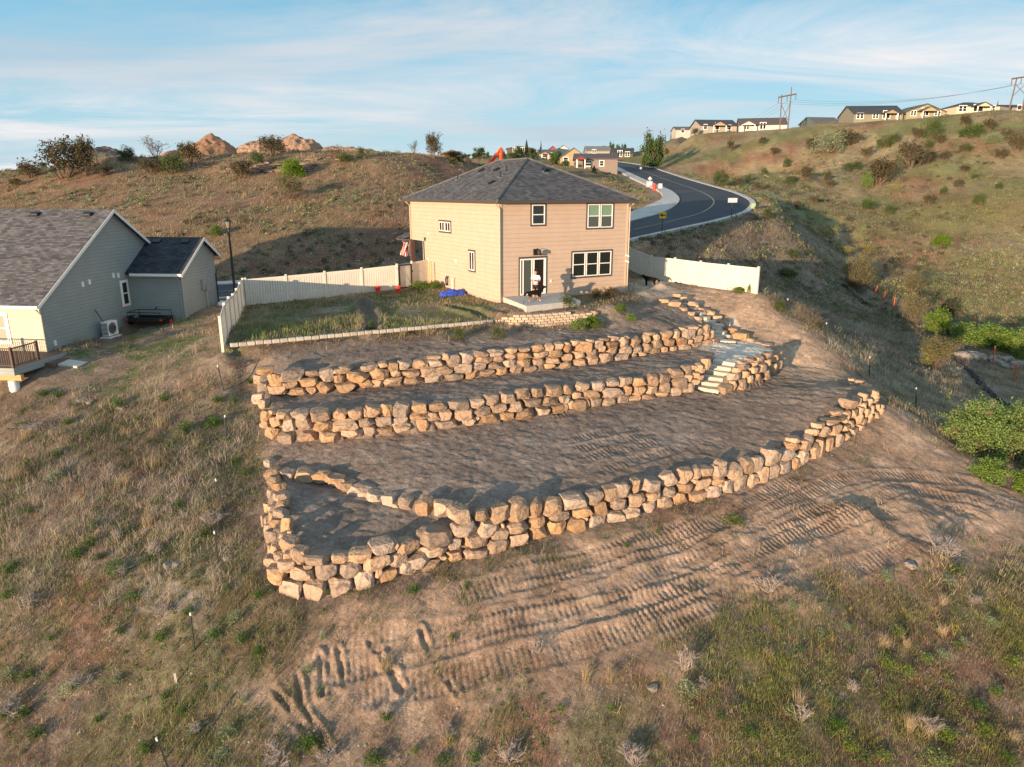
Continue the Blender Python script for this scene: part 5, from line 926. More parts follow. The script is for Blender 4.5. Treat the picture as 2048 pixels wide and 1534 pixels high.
ORD = 'first second third fourth fifth sixth seventh eighth ninth tenth eleventh twelfth thirteenth fourteenth fifteenth sixteenth seventeenth eighteenth nineteenth twentieth'.split()
TENS = {20: 'twenty', 30: 'thirty', 40: 'forty', 50: 'fifty', 60: 'sixty', 70: 'seventy', 80: 'eighty', 90: 'ninety'}
def ordn(k):     # 1-based
    if k <= 20: return ORD[k-1]
    if k % 10 == 0 and k < 100: return TENS[k][:-1]+'ieth'
    if k < 100: return TENS[k//10*10]+'-'+ORD[k % 10-1]
    return 'hundred and '+ordn(k-100)
groups_ = {}
for k, b_ in enumerate(BO):
    b_['ind'] = k < 296
    groups_.setdefault(b_['desc'], []).append(b_)
rest = bmesh.new()
for desc, lst in groups_.items():
    ver = desc in ('left return wall of the corner bed', 'left return joining the two upper walls') or 'upper steps' in desc
    lst2 = [b_ for b_ in lst if b_['ind']]; lst2.sort(key=lambda b: b['py'] if ver else b['px'])
    for k, b_ in enumerate(lst2):
        o = bpy.data.objects.new('boulder', BM[int(b_['px']*7+b_['py']*3) % len(BM)]); COL.objects.link(o); rr = random.Random(int(b_['px']*13+b_['py']))
        o.location = b_['c']; o.scale = b_['s']; o.rotation_euler = (rr.uniform(-.10, .10)+(math.pi if rr.random() < .5 else 0), rr.uniform(-.12, .12), b_['an']+rr.uniform(-.10, .10)+(math.pi if rr.random() < .5 else 0))
        sz = 'large ' if b_['size'] > 950 else ('small ' if b_['size'] < 330 else '')
        n_ = ordn(k+1)+' from '+('far end' if ver else 'left')
        d2 = desc if not desc.startswith('stones') else desc.replace('stones along ', '')
        tag(o, f"{sz}tan boulder, {d2}, {n_}".replace('of the ', 'of ').replace('at the ', 'at ').replace('from the ', 'from '), 'boulder', 'boulders of the dry stacked walls')
    for b_ in [q for q in lst if not q['ind']]:
        t_ = BM[int(b_['px']*7) % len(BM)]; Mx = Matrix.Translation(Vector(b_['c'])) @ Matrix.Rotation(b_['an'], 4, 'Z') @ Matrix.Diagonal((*b_['s'], 1)); k0 = len(rest.verts)
        rest.from_mesh(t_); rest.verts.ensure_lookup_table(); bmesh.ops.transform(rest, matrix=Mx, verts=rest.verts[k0:])
me = bpy.data.meshes.new('chinking_stones'); rest.to_mesh(me); rest.free(); me.set_sharp_from_angle(angle=R(24)); tag(link('small_wall_stones', me, M['rock']), 'smaller tan stones wedged between the boulders of the walls', 'stones', kind='stuff')

# ---------------------------------------------------------------- steps
def step_block(lab, a, b_, dep, th, name='stone_step', grp=None):
    a = Vector(a); b_ = Vector(b_); d = (b_-a); L = d.length; an = math.atan2(d.y, d.x); f = MB(); f.box((L/2, dep/2, -th/2), (L, dep, th)); me_ = f.mesh(name, bevel=.025)
    bm = bmesh.new(); bm.from_mesh(me_); bmesh.ops.subdivide_edges(bm, edges=bm.edges, cuts=4, use_grid_fill=True)
    for v in bm.verts: v.co += Vector((mnoise.noise(v.co*3+a), mnoise.noise(v.co*3+b_), mnoise.noise(v.co*2.5+a*2)))*.03
    bm.to_mesh(me_); bm.free(); o = link(name, me_, M['step']); o.location = a; o.rotation_euler = (0, 0, an); tag(o, lab, 'step', grp); return o
# lower flight: each tread as (left end, right end) of its front top edge
q10 = lambda x, y: (1320+x/6.971, 580+y/6.971)
for k, (a, b_, dp_) in enumerate(STP):
    if k < 6: step_block(f'pale stone slab, {ordn(k+1)} step from the bottom of the lower flight', a, b_, dp_, .21, grp='steps of the lower flight')
    else: step_block(f'grey stone slab, {ordn(k-5)} step from the bottom of the upper flight', a, b_, dp_, .19, grp='steps of the upper flight')

# ---------------------------------------------------------------- block walls
blk = MB(); blk.add([(-.185, -.0, 0), (.185, 0, 0), (.14, .28, 0), (-.14, .28, 0), (-.185, 0, .142), (.185, 0, .142), (.14, .28, .142), (-.14, .28, .142)], [(0, 1, 2, 3), (4, 7, 6, 5), (0, 4, 5, 1), (1, 5, 6, 2), (2, 6, 7, 3), (3, 7, 4, 0)])
bkm = blk.mesh('retaining_block', bevel=.018); bkm.materials.append(M['block'])
bw = spline([q[:2] for q in BW], 10)
bs_ = np.concatenate([[0], np.cumsum(np.hypot(*np.diff(bw, axis=0).T))])
for c_ in range(5):
    s = .2*(c_ % 2)+(.45 if c_ > 2 else 0)+(.9 if c_ == 4 else 0); n_ = 0; end = bs_[-1]-[.1, .25, .6, 1.0, 2.2][c_]
    while s < end:
        x_ = np.interp(s, bs_, bw[:, 0]); y_ = np.interp(s, bs_, bw[:, 1]); x2 = np.interp(s+.1, bs_, bw[:, 0]); y2 = np.interp(s+.1, bs_, bw[:, 1]); n_ += 1
        o = bpy.data.objects.new('retaining_block', bkm); COL.objects.link(o); an = math.atan2(y2-y_, x2-x_); o.rotation_euler = (0, random.uniform(-.01, .01), an); o.location = (x_-math.sin(an)*.02*c_, y_+math.cos(an)*.02*c_, -1.24+.14*(s/bs_[-1])**2+c_*.153)
        tag(o, f'tan split block, {ordn(c_+1)} course up of the wall under the patio, {ordn(n_)} from left', 'block', 'tan blocks of the low wall under the patio'); s += .41
eb = MB(); eb.box((0, 0, .09), (.385, .24, .2)); ebm = eb.mesh('edging_block', bevel=.03); ebm.materials.append(M['edging'])
e0 = onz(460, 691, -.95)[:2]; e1 = onz(985, 641, -.82)[:2]; L = np.hypot(*(e1-e0)); n_ = int(L/.415); dd = (e1-e0)/L
for k in range(n_+1):
    p_ = e0+dd*(k+.5)*L/(n_+1)+np.array([-dd[1], dd[0]])*(0); o = bpy.data.objects.new('edging_block', ebm); COL.objects.link(o)
    o.location = (p_[0], p_[1], -1.02+.07*k/n_+random.uniform(-.012, .012)); o.rotation_euler = (random.uniform(-.04, .04), random.uniform(-.03, .03), math.atan2(dd[1], dd[0])+random.uniform(-.05, .05)); tag(o, f'grey edging block along the lawn front, {ordn(k+1)} from the white fence corner', 'block', 'grey edging blocks along the front of the lawn')

# ---------------------------------------------------------------- posts and stakes
def post_between(px0, py0, px1, py1, lab, m='post', cap=True, name='fence_post', r_=.028, grp='metal posts on the slope', cat='post'):
    b_ = hit(px1, py1)
    if b_ is None: return
    tp_ = onY(px0, py0, b_[1]+ (0)); root = empty(name, (b_[0], b_[1], b_[2]), 0, lab, cat, grp); v = Vector((tp_[0]-b_[0], 0, tp_[2]-b_[2]))
    f = MB(); f.box((0, 0, v.length/2-.1), (r_*1.7, r_*.6, v.length+.2), v.to_track_quat('Z', 'Y').to_matrix().to_4x4()); f.box((0, r_*.9, v.length/2-.1), (r_*.5, r_*1.4, v.length+.2), v.to_track_quat('Z', 'Y').to_matrix().to_4x4()); f.build('post_shaft', M[m], root)
    if cap: f = MB(); f.box((0, 0, v.length-.05), (.055, .055, .11), v.to_track_quat('Z', 'Y').to_matrix().to_4x4()); f.build('post_cap', M['cap'], root)
    return root
LP = [(435,730,447,782),(449.7,830,453,882),(431,957,447,1021),(428.5,1062,436.6,1124),(380.6,1225,390,1301),(348,1346,352,1368),(312.7,1475,345,1560)]
nm = ['farthest', 'sixth from the bottom', 'fifth from the bottom', 'fourth from the bottom', 'third from the bottom', 'short pale second', 'nearest']
for k, a in enumerate(LP): post_between(*a, f'white capped black post on the left slope, {nm[k]} one of its row' if k != 5 else 'short pale wooden stake in the row of posts on the left slope', m='post' if k != 5 else 'cap', cap=k != 5)
for k, a in enumerate([(1575.7,597,1574,628),(1653,645,1652,688),(1739.7,713,1738,751),(1832.6,775,1831,815)]): post_between(*a, f'dark capped post right of the terraces, {ordn(k+1)} from the vinyl fence')
for k, a in enumerate([(687.6,660,688,680),(804,646,804,665),(904,633,904,653),(985.6,622,986,643)]): post_between(*a, f'thin black stake at the edging blocks, {ordn(k+1)} from left', m='black', cap=False, name='garden_stake', r_=.016, grp='thin black stakes along the edging', cat='stake')
post_between(1047, 601, 1047.5, 617, 'thin black stake in front of the patio corner', m='black', cap=False, name='garden_stake', r_=.014, grp=None, cat='stake')
post_between(440.5, 647, 441, 702, 'thin rusty post against the near end of the white fence', m='bark', cap=False, grp=None); post_between(1505.8, 559, 1506, 586, 'black post standing in front of the right fence end', m='black', cap=False, grp=None)
for k, a in enumerate([(1738,561,1734,573),(1756,571,1748,592),(1771.6,582.7,1766,604),(1789.6,594,1786,622),(1950,633,1949,652),(1990,692,1985,727),(2034.7,726,2028,764)]): post_between(*a, f'orange stake in the gully right of the terraces, {ordn(k+1)} from left', m='orange', cap=False, name='survey_stake', r_=.045, grp='orange stakes in the gully', cat='stake')
# fallen silt fence
def ground_ribbon(pts, w, m, lab, name, cat, lift=.03):
    P = [hit(*p) for p in pts]; P = [p for p in P if p is not None]; f = MB(); V = []; S_ = spline(P, 6)
    for k, p in enumerate(S_):
        t_ = S_[min(k+1, len(S_)-1)]-S_[max(k-1, 0)]; n_ = np.array([-t_[1], t_[0]]); n_ /= np.hypot(*n_)+1e-9
        for j in range(5): o_ = (j/4-.5)*w*(1+.4*math.sin(k*1.7)); x_, y_ = p[0]+n_[0]*o_, p[1]+n_[1]*o_; V.append((x_, y_, float(zat(x_, y_))+lift+.12*abs(math.sin(k*2.1+j*1.9))))
    n = len(S_); f.add(V, [(5*k+j, 5*k+j+1, 5*k+j+6, 5*k+j+5) for k in range(n-1) for j in range(4)]); me_ = f.mesh(name); me_.polygons.foreach_set('use_smooth', [True]*len(me_.polygons)); o = link(name, me_, M[m]); tag(o, lab, cat); return o
ground_ribbon([(1689,571),(1704,588),(1720,599),(1746,613)], .5, 'fabric', 'collapsed black silt fence lying in the upper gully', 'silt_fence', 'silt fence')
ground_ribbon([(1899,710),(1925,731),(1948,754),(1971,777),(1997,800),(2023,817),(2048,832)], .5, 'fabric', 'long collapsed black silt fence beside the grey rock outcrop', 'silt_fence', 'silt fence')

# ---------------------------------------------------------------- street signs and road furniture
def sign(px0, py0, px1, py1, w, h, m, lab, arrow=False, diamond=False, backs=1, rz=0.0):
    b_ = hit(px1, py1); tp_ = onY(px0, py0, b_[1]); H_ = tp_[2]-b_[2]; root = empty('road_sign', (b_[0], b_[1], b_[2]), rz, lab, 'sign')
    f = MB(); f.tube([(0, 0, -.1), (0, 0, H_)], .03, 6); f.build('sign_post', M['post'], root)
    f = MB(); Mx = Matrix.Translation((0, -.045, H_-h/2)) @ (Matrix.Rotation(R(45), 4, 'Y') if diamond else Matrix.Identity(4)); f.box((0, 0, 0), (w, .02, h), Mx); f.build('sign_panel', M[m], root)
    if arrow: f = MB(); f.bb(-.12*w/.5, .20*w/.5, -.062, -.057, H_-h/2-.05, H_-h/2+.05); f.add([(-.22*w/.5, -.062, H_-h/2), (-.04, -.062, H_-h/2+.16), (-.04, -.062, H_-h/2-.16), (-.22*w/.5, -.057, H_-h/2), (-.04, -.057, H_-h/2+.16), (-.04, -.057, H_-h/2-.16)], [(0, 1, 2), (5, 4, 3), (0, 3, 4, 1), (1, 4, 5, 2), (2, 5, 3, 0)]); f.build('arrow', M['black'], root)
    return root
sign(1324, 424, 1323, 477, .62, .55, 'yellow', 'square yellow road sign with a black arrow pointing left', arrow=True)
sign(1464, 396, 1462, 440, .95, .45, 'signback', 'wide pale sign board seen at the outer bend of the road')
sign(1320, 367, 1319, 399, .55, .65, 'signback', 'pale square sign on the inner pavement of the bend')
sign(1299, 354, 1299, 372, .55, .55, 'signback', 'pale diamond sign farther up the inner pavement', diamond=True)
sign(1281, 334, 1281, 346, .5, .5, 'signback', 'farthest small sign high on the road', rz=.2)
b_ = hit(1505, 421); f = MB(); f.bb(-.25, .25, -.25, .25, -.1, .8); f.bb(-.28, .28, -.28, .28, .8, .85); o = f.build('utility_box', M['gbox'], bevel=.03); o.location = b_; tag(o, 'pale green utility box on the grass verge outside the bend', 'utility box')
b_ = hit(1298, 374); f = MB(); f.bb(-.5, .5, -.4, .4, 0, .9); f.bb(-.55, .55, -.45, .45, .9, .98); o = f.build('equipment_box', M['signback'], bevel=.03); o.location = b_; tag(o, 'grey box by the pavement near the diamond sign', 'box')
b_ = hit(1309, 381); f = MB(); f.lathe([(.3, 0), (.32, .8), (.34, .95), (.25, 1.0)], n=12); o = f.build('barrel', M['redm'], smooth=True); o.location = b_; tag(o, 'small red barrel beside the inner pavement', 'barrel')

# ---------------------------------------------------------------- far houses, towers, excavator
CM = {}
def cmat(n, c_, r_=.7):
    if n not in CM: CM[n] = mat(n, c_, r_, var=.08, scale=1)
    return CM[n]
def cottage(px0, px1, pyb, pyt, Y, lab, wallc, roofc, gable='front', depth=10, eave=.56, rz=0, wins=(), porch=None, trim='white', extra=None, pitch_over=.4):
    # px0..px1 and pyb..pyt are its picture extent, Y its distance; built at that distance at full size
    a = onY(px0, pyb, Y); b2 = onY(px1, pyb, Y); top = onY((px0+px1)/2, pyt, Y); w = b2[0]-a[0]; h = top[2]-a[2]; he = h*eave
    root = empty('hill_house', ((a[0]+b2[0])/2, Y, a[2]), rz, lab, 'house', 'houses on the skyline'); wm = cmat(*wallc); rm = cmat(*roofc)
    f = MB(); x = w/2-.4; o_ = pitch_over
    if gable == 'front':
        f.add([(-x, 0, -3), (x, 0, -3), (x, 0, he), (0, 0, h-.25), (-x, 0, he), (-x, depth, -3), (x, depth, -3), (x, depth, he), (0, depth, h-.25), (-x, depth, he)], [(0, 1, 2, 3, 4), (9, 8, 7, 6, 5), (0, 5, 6, 1), (1, 6, 7, 2), (2, 7, 8, 3), (3, 8, 9, 4), (4, 9, 5, 0)]); f.build('wall', wm, root)
        f = MB(); k = (h-.25-he)/x; f.slab([(-x-o_, -o_, he-k*o_), (0, -o_, h-.25), (0, depth+o_, h-.25), (-x-o_, depth+o_, he-k*o_)][::-1], -.2); f.slab([(x+o_, -o_, he-k*o_), (0, -o_, h-.25), (0, depth+o_, h-.25), (x+o_, depth+o_, he-k*o_)], -.2); f.build('roof', rm, root)
    elif gable == 'side':
        f.add([(-x, 0, -3), (x, 0, -3), (x, 0, he), (-x, 0, he), (-x, depth, -3), (x, depth, -3), (x, depth, he), (-x, depth, he), (-x, depth/2, h-.25), (x, depth/2, h-.25)], [(0, 1, 2, 3), (5, 4, 7, 6), (1, 5, 6, 9, 2), (4, 0, 3, 8, 7), (0, 4, 5, 1), (3, 2, 9, 8), (6, 7, 8, 9)]); f.build('wall', wm, root)
        f = MB(); k = (h-.25-he)/(depth/2); f.slab([(-x-o_, -o_, he-k*o_), (x+o_, -o_, he-k*o_), (x+o_, depth/2, h-.25), (-x-o_, depth/2, h-.25)], -.2); f.slab([(x+o_, depth+o_, he-k*o_), (-x-o_, depth+o_, he-k*o_), (-x-o_, depth/2, h-.25), (x+o_, depth/2, h-.25)], -.2); f.build('roof', rm, root)
    else:   # hip
        f.bb(-x, x, 0, depth, -3, he); f.build('wall', wm, root); f = MB(); i_ = min(depth/2, x*.8); z_ = he
        A = [(-x-o_, -o_, z_), (x+o_, -o_, z_), (x+o_, depth+o_, z_), (-x-o_, depth+o_, z_), (-x+i_, depth/2, h), (x-i_, depth/2, h)]
        f.add(A, [(0, 1, 5, 4), (1, 2, 5), (2, 3, 4, 5), (3, 0, 4), (3, 2, 1, 0)]); f.build('roof', rm, root)
    for (fx, fz, fw, fh) in wins:
        Mx = wallM(-x+fx*2*x, -.002, he*fz, FR); window(root, Mx, fw, fh, M[trim], .08, 1 if fw < 1.6 else 2, 'h' if fh < 1.9 else 'n', proud=.06, fr=.09)
    if porch:
        p0, p1, gc = porch; xa = -x+p0*2*x; xb = -x+p1*2*x; f = MB(); hp_ = he*.96; hr = hp_+(xb-xa)*.26
        f.slab([(xa-.3, -3, hp_), ((xa+xb)/2, -3, hr), ((xa+xb)/2, .3+(depth*.3), hr), (xa-.3, .3+(depth*.3), hp_)][::-1], -.16); f.slab([(xb+.3, -3, hp_), ((xa+xb)/2, -3, hr), ((xa+xb)/2, .3+(depth*.3), hr), (xb+.3, .3+(depth*.3), hp_)], -.16); pr_ = f.build('porch_roof', rm, root)
        f = MB(); f.add([(xa, -2.8, hp_-.15), (xb, -2.8, hp_-.15), ((xa+xb)/2, -2.8, hr-.2), (xa, -2.7, hp_-.15), (xb, -2.7, hp_-.15), ((xa+xb)/2, -2.7, hr-.2)], [(0, 1, 2), (5, 4, 3), (0, 3, 4, 1), (1, 4, 5, 2), (2, 5, 3, 0)]); f.build('porch_gable', cmat(*gc), root)
        for xx in (xa+.15, xb-.15): f = MB(); f.bb(xx-.12, xx+.12, -2.8, -2.56, -1, hp_-.16); f.build('porch_post', M['white'], root)
    return root
dk_ = ('roof_charcoal', (.055, .058, .068)); bn = ('roof_brown', (.10, .085, .08)); gy = ('roof_grey', (.12, .12, .125))
W_ = lambda *a: [(x, .28, w, h) for x, w, h in a]
cottage(1350,1398,268,251,300,'small low pale house, leftmost on the right ridge',('wall_pale', (.45,.42,.37)),gy,'side',9,.5,0,W_((.3,1.4,1.4),(.7,1.4,1.4)))
cottage(1398,1477,262,236,240,'house with dark blue gable and front porch on the right ridge',('wall_beige', (.34,.31,.27)),dk_,'side',10,.42,R(6),W_((.12,1.2,1.5),(.78,1.4,1.4),(.45,1.5,2)),(.25,.62,('gable_tan', (.40,.30,.20))))
cottage(1478,1572,262,232,235,'white walled house behind the tall wooden power pylon',('wall_white', (.60,.56,.50)),bn,'side',11,.42,R(-12),W_((.15,1.6,1.6),(.5,1.8,2)),(.02,.32,('gable_white', (.7,.62,.5))))
cottage(1624,1684,255,231,235,'dark teal house with a plain front on the right ridge',('wall_teal', (.10,.135,.14)),gy,'side',9,.42,R(8),W_((.75,1.2,1.2),))
cottage(1684,1706,250,235,240,'small dark outbuilding beside the teal house',('wall_dark', (.14,.14,.14)),dk_,'side',6,.5,0,())
cottage(1706,1806,241,206,215,'big olive grey house with long dark roof on the ridge',('wall_olive', (.23,.215,.165)),dk_,'side',12,.40,R(-4),W_((.12,1.9,1.5),(.44,1.6,1.4),(.66,2.0,2.1),(.9,1.0,1.3)),(.55,.82,('gable_olive', (.30,.24,.16))))
cottage(1809,1892,235,205,215,'greenish grey house with wide front gable on the ridge',('wall_sage', (.30,.28,.19)),bn,'front',11,.42,0,W_((.18,1.6,1.4),(.48,2.1,2.1),(.8,1.6,1.3)),(.28,.68,('gable_sage', (.36,.30,.18))))
cottage(1909,2001,227,200,215,'bright cream house with hipped dark roof on the right ridge',('wall_cream', (.62,.52,.38)),dk_,'hip',11,.52,0,W_((.14,2.2,1.6),(.5,2.8,1.9),(.82,1.6,1.6)),(.34,.66,('gable_cream', (.62,.48,.30))))
cottage(2018,2080,222,205,215,'grey house cut by the right picture edge',('wall_slate', (.25,.25,.24)),dk_,'side',10,.45,0,W_((.3,1.2,1.3),))
# village behind the roof
cottage(1012,1068,307,290,320,'large dark house high in the far village',('wall_brown', (.09,.075,.065)),('roof_slate', (.09,.10,.12)),'hip',14,.6,0,W_((.3,1.6,2),(.6,1.6,2)))
cottage(1076,1117,318,297,268,'stone coloured house with an open deck in the village',('wall_stone', (.33,.24,.16)),gy,'side',10,.5,0,W_((.3,1.5,1.6),(.7,1.5,1.6)),(.1,.5,('gable_stone', (.35,.22,.13))))
cottage(1094,1117,306,290,300,'small red gabled house in the village',('wall_red', (.30,.07,.06)),gy,'front',8,.45,0,())
cottage(1113,1140,303,289,310,'small white gabled house in the village',('wall_white', (.7,.65,.55)),gy,'front',8,.4,0,())
cottage(1118,1176,330,293,225,'tan house with broad front gable in the village',('wall_tan', (.34,.27,.17)),gy,'front',14,.45,0,W_((.2,1.5,1.6),(.7,1.5,1.6)))
cottage(1172,1223,308,290,300,'grey house with long pale roof at the back of the village',('wall_grey2', (.33,.31,.27)),('roof_pale', (.2,.2,.19)),'side',12,.35,0,W_((.3,1.6,1.4),))
cottage(1226,1268,316,294,255,'dark house at the right end of the village',('wall_char', (.10,.09,.085)),dk_,'side',10,.45,0,W_((.3,1.6,2),(.7,1.6,1.6)))
cottage(1148,1238,338,304,168,'mauve grey house with a red gable beside the far road',('wall_mauve', (.22,.18,.16)),bn,'side',10,.60,R(-3),W_((.30,1.5,1.3),(.62,1.0,1.2)),(.0,.22,('gable_red', (.30,.05,.05))))
cottage(1195,1226,303,290,330,'small brown roofed house in the middle of the village',('wall_brown2', (.2,.15,.12)),gy,'hip',10,.5,0,())
# power pylons: two poles, cross arm, X brace
def pylon(pl, pr_, arm, Y, lab):
    a0 = onY(*pl[0], Y); a1 = onY(*pl[1], Y); b0 = onY(*pr_[0], Y); b1 = onY(*pr_[1], Y); o3 = Vector(a1); root = empty('power_pylon', o3, 0, lab, 'pylon', 'wooden power pylons on the ridge')
    V = lambda q: Vector(q)-o3
    for t_, u_ in ((a0, a1), (b0, b1)): f = MB(); f.tube([V(u_)-Vector((0, 0, 2)), V(t_)], [.2, .15], 8); f.build('pole', M['tower'], root)
    c0 = onY(*arm[0], Y); c1 = onY(*arm[1], Y); f = MB(); f.tube([V(c0)+Vector((0, -.3, 0)), V(c1)+Vector((0, -.3, 0))], .2, 4); f.build('cross_arm', M['tower'], root)
    i = lambda t_, u_, k: V(t_).lerp(V(u_), k)
    for k0, k1 in ((.15, .72),): f = MB(); f.tube([i(a0, a1, k0+.1), i(b0, b1, k1)], .09, 4); f.tube([i(b0, b1, k0+.2), i(a0, a1, k1)], .09, 4); f.build('brace', M['tower'], root)
    ins = []
    for k in (.02, .5, .98): q = V(c0).lerp(V(c1), k)+Vector((0, -.3, 0)); f = MB(); f.tube([q, q-Vector((0, 0, 1.6))], .11, 6); f.build('insulator', M['black'], root); ins.append(o3+q-Vector((0, 0, 1.6)))
    return ins
i1 = pylon(((1563.7,189),(1559.5,267)), ((1583.4,174),(1574.6,269)), ((1556,195),(1592,188)), 222, 'tall brown wooden power pylon standing by the white house')
i2 = pylon(((2034,155),(2020,208)), ((2062,140),(2046,208)), ((2022,158),(2062,152)), 205, 'brown wooden power pylon at the right picture edge')
for k in range(3):
    P = []; e_ = Vector(onY(1236, 302, 420))+Vector((0, 0, 4-k))
    for (A, B, sg, c_) in ((i1[k], i2[k], 2.2, 0), (i1[k], e_, 9, 1)):
        f = MB(); f.tube([A.lerp(B, t_)-Vector((0, 0, sg*4*t_*(1-t_))) for t_ in np.linspace(0, 1, 24)], .022, 4); tag(f.build('power_line', M['wire']), f'thin power line, {ordn(k+1)} wire '+('from the left pylon running down to the village' if c_ else 'strung between the two pylons'), 'power line', 'power lines')
# excavator behind the house: boom and stick stand above the roof
ex = onY(985, 345, 118); root = empty('excavator', ex, 0, 'orange excavator arm rising behind the tan house roof', 'excavator'); V = lambda px, py, dy=0: Vector(onY(px, py, 118+dy))-Vector(ex)
f = MB(); f.tube([V(976, 333), V(983, 321), V(1001, 299)], [.34, .34, .24], 4); f.build('boom', M['exc'], root); f = MB(); f.tube([V(1000, 296, -.6), V(1003.5, 300, -.6), V(1002, 322, -.6), V(1001, 338, -.6)], [.24, .28, .25, .2], 4); f.build('stick', M['exc'], root)
f = MB(); f.tube([V(982, 318), V(996, 301)], .12, 6); f.build('hydraulic_ram', M['galv'], root); g0 = float(zat(ex[0], ex[1]))-ex[2]
f = MB(); f.bb(2.0, 5.0, -1.4, 1.4, g0+.5, g0+1.25); f.build('engine_body', M['exc'], root, bevel=.1); f = MB(); f.bb(3.3, 4.5, -1.42, .2, g0+.52, g0+1.7); f.build('cab', M['black'], root, bevel=.08)

for s in (-1.3, 1.3): f = MB(); f.bb(1.6, 5.3, s-.3, s+.3, g0-.3, g0+.48); f.build('track', M['black'], root, bevel=.3)

# ---------------------------------------------------------------- flags
q = onY(806, 484, 60.5); r_ = empty('flag', q, 0, 'red and white striped flag with blue canton hanging at the porch', 'flag')
M['stripe'] = mat('flag_cloth', (.62, .05, .06), .8); t = M['stripe'].node_tree; tc2 = t.nodes.new('ShaderNodeTexCoord'); sx2 = t.nodes.new('ShaderNodeSeparateXYZ'); t.links.new(tc2.outputs['UV'], sx2.inputs[0]); wv = t.nodes.new('ShaderNodeMath'); wv.operation = 'MULTIPLY'; wv.inputs[1].default_value = 6.5; t.links.new(sx2.outputs['X'], wv.inputs[0])
fr_ = t.nodes.new('ShaderNodeMath'); fr_.operation = 'FRACT'; t.links.new(wv.outputs[0], fr_.inputs[0]); g2 = t.nodes.new('ShaderNodeMath'); g2.operation = 'GREATER_THAN'; g2.inputs[1].default_value = .5; t.links.new(fr_.outputs[0], g2.inputs[0])
mx2 = t.nodes.new('ShaderNodeMix'); mx2.data_type = 'RGBA'; t.links.new(g2.outputs[0], mx2.inputs[0]); mx2.inputs[6].default_value = (.6, .04, .06, 1); mx2.inputs[7].default_value = (.75, .72, .68, 1); t.links.new(mx2.outputs[2], t.nodes['Principled BSDF'].inputs['Base Color'])
def cloth(name, w, h, m, par, lean=0.0, seed=0, n=12):
    V = []; F = []
    for j in range(n+1):
        for i in range(n+1): u, v = i/n, j/n; V.append((u*w+lean*v*h+.05*math.sin(v*5+u*9+seed), .08*math.sin(u*14+v*3+seed), -v*h*(1+.15*u)))
    F = [(j*(n+1)+i, j*(n+1)+i+1, (j+1)*(n+1)+i+1, (j+1)*(n+1)+i) for j in range(n) for i in range(n)]
    me_ = bpy.data.meshes.new(name); me_.from_pydata(V, [], F); uv = me_.uv_layers.new(name='UVMap')
    for l in me_.loops: k = l.vertex_index; uv.data[l.index].uv = ((k % (n+1))/n, (k//(n+1))/n)
    me_.polygons.foreach_set('use_smooth', [True]*len(F)); return link(name, me_, m, par)
cloth('flag_cloth', .45, 1.05, M['stripe'], r_, -.25); o = cloth('flag_canton', .22, .30, M['blue'], r_, 0, 1, 4); o.location = (.24, -.02, 0)
f = MB(); f.tube([(-.05, 0, .05), (.75, .2, .35)], .02, 5); f.build('flag_pole', M['white'], r_)
q = onY(816, 504, 60.2); r2 = empty('windsock', q, 0, 'blue cloth pennant with a pink tip below the flag', 'pennant'); f = MB(); f.add([(0, 0, 0), (.25, .1, .02), (.55, 0, -.45), (.42, -.1, -.62), (.1, .05, -.25)], [(0, 1, 2, 3, 4)]); f.build('pennant_cloth', M['blue'], r2); f = MB(); f.add([(.42, -.1, -.62), (.55, 0, -.46), (.62, 0, -.8)], [(0, 1, 2)]); f.build('pennant_tip', M['redm'], r2)
f = MB(); b_ = Vector(onY(820, 478, 60.3)); f.tube([b_, Vector(onY(815, 512, 60.3))], .025, 4); f.tube([b_, Vector(onY(824, 512, 60.3))], .025, 4); f.tube([b_, Vector(onY(819.5, 512, 60.3))], .02, 4); tag(f.build('hanging_straps', M['brass']), 'orange brown straps hanging from the porch roof edge', 'straps')
# ---------------------------------------------------------------- spoil heaps, rock ledges
def heap(px0, px1, pyb, pyt, Y, lab, m, peak=.5, sharp=1.0, seed=0, dy=6):
    a = onY(px0, pyb, Y); b_ = onY(px1, pyb, Y); w = b_[0]-a[0]; h = onY(px0, pyt, Y)[2]-a[2]; n = 60; V = []; F = []
    for j in range(n+1):
        for i in range(n+1):
            u, v = i/n*2-1, j/n*2-1; x_ = u*w/2; y_ = v*dy; uu = u-(peak*2-1)*(1-abs(u)); r_ = min(1, math.hypot(uu, v)); zz = h*(1-r_)**sharp if sharp >= 1 else h*(1-r_**2.6)
            k = (1-r_)**.4; zz += k*h*.30*(mnoise.noise(Vector((x_*.35+seed, y_*.35, 1)))+.5*mnoise.noise(Vector((x_*1.1+seed, y_*1.1, 5)))) * (1.25 if sharp < 1 else .6); V.append((x_, y_, zz-.6*(r_ > .97)-.3))
    F = [(j*(n+1)+i, j*(n+1)+i+1, (j+1)*(n+1)+i+1, (j+1)*(n+1)+i) for j in range(n) for i in range(n)]
    me_ = bpy.data.meshes.new('dirt_heap'); me_.from_pydata(V, [], F); me_.polygons.foreach_set('use_smooth', [True]*len(F)); o = link('dirt_heap', me_, m); o.location = ((a[0]+b_[0])/2, Y, a[2]); tag(o, lab, 'dirt heap'); return o
M['heap'] = mat('heap_soil', (.31, .175, .105), .95, var=.25, scale=.8, bump=.25, bscale=1.5, spec=.1); M['heap2'] = mat('heap_rubble', (.35, .225, .155), .95, var=.4, scale=1.6, bump=.5, bscale=1.6, spec=.1); M['heap3'] = mat('heap_dark', (.12, .11, .09), .95, var=.2, scale=.5, bump=.2, bscale=1, spec=.1)
heap(336, 506, 318, 261, 140, 'tall cone shaped tan soil heap on the left ridge', M['heap'], .55, 1.0, 1, 8)
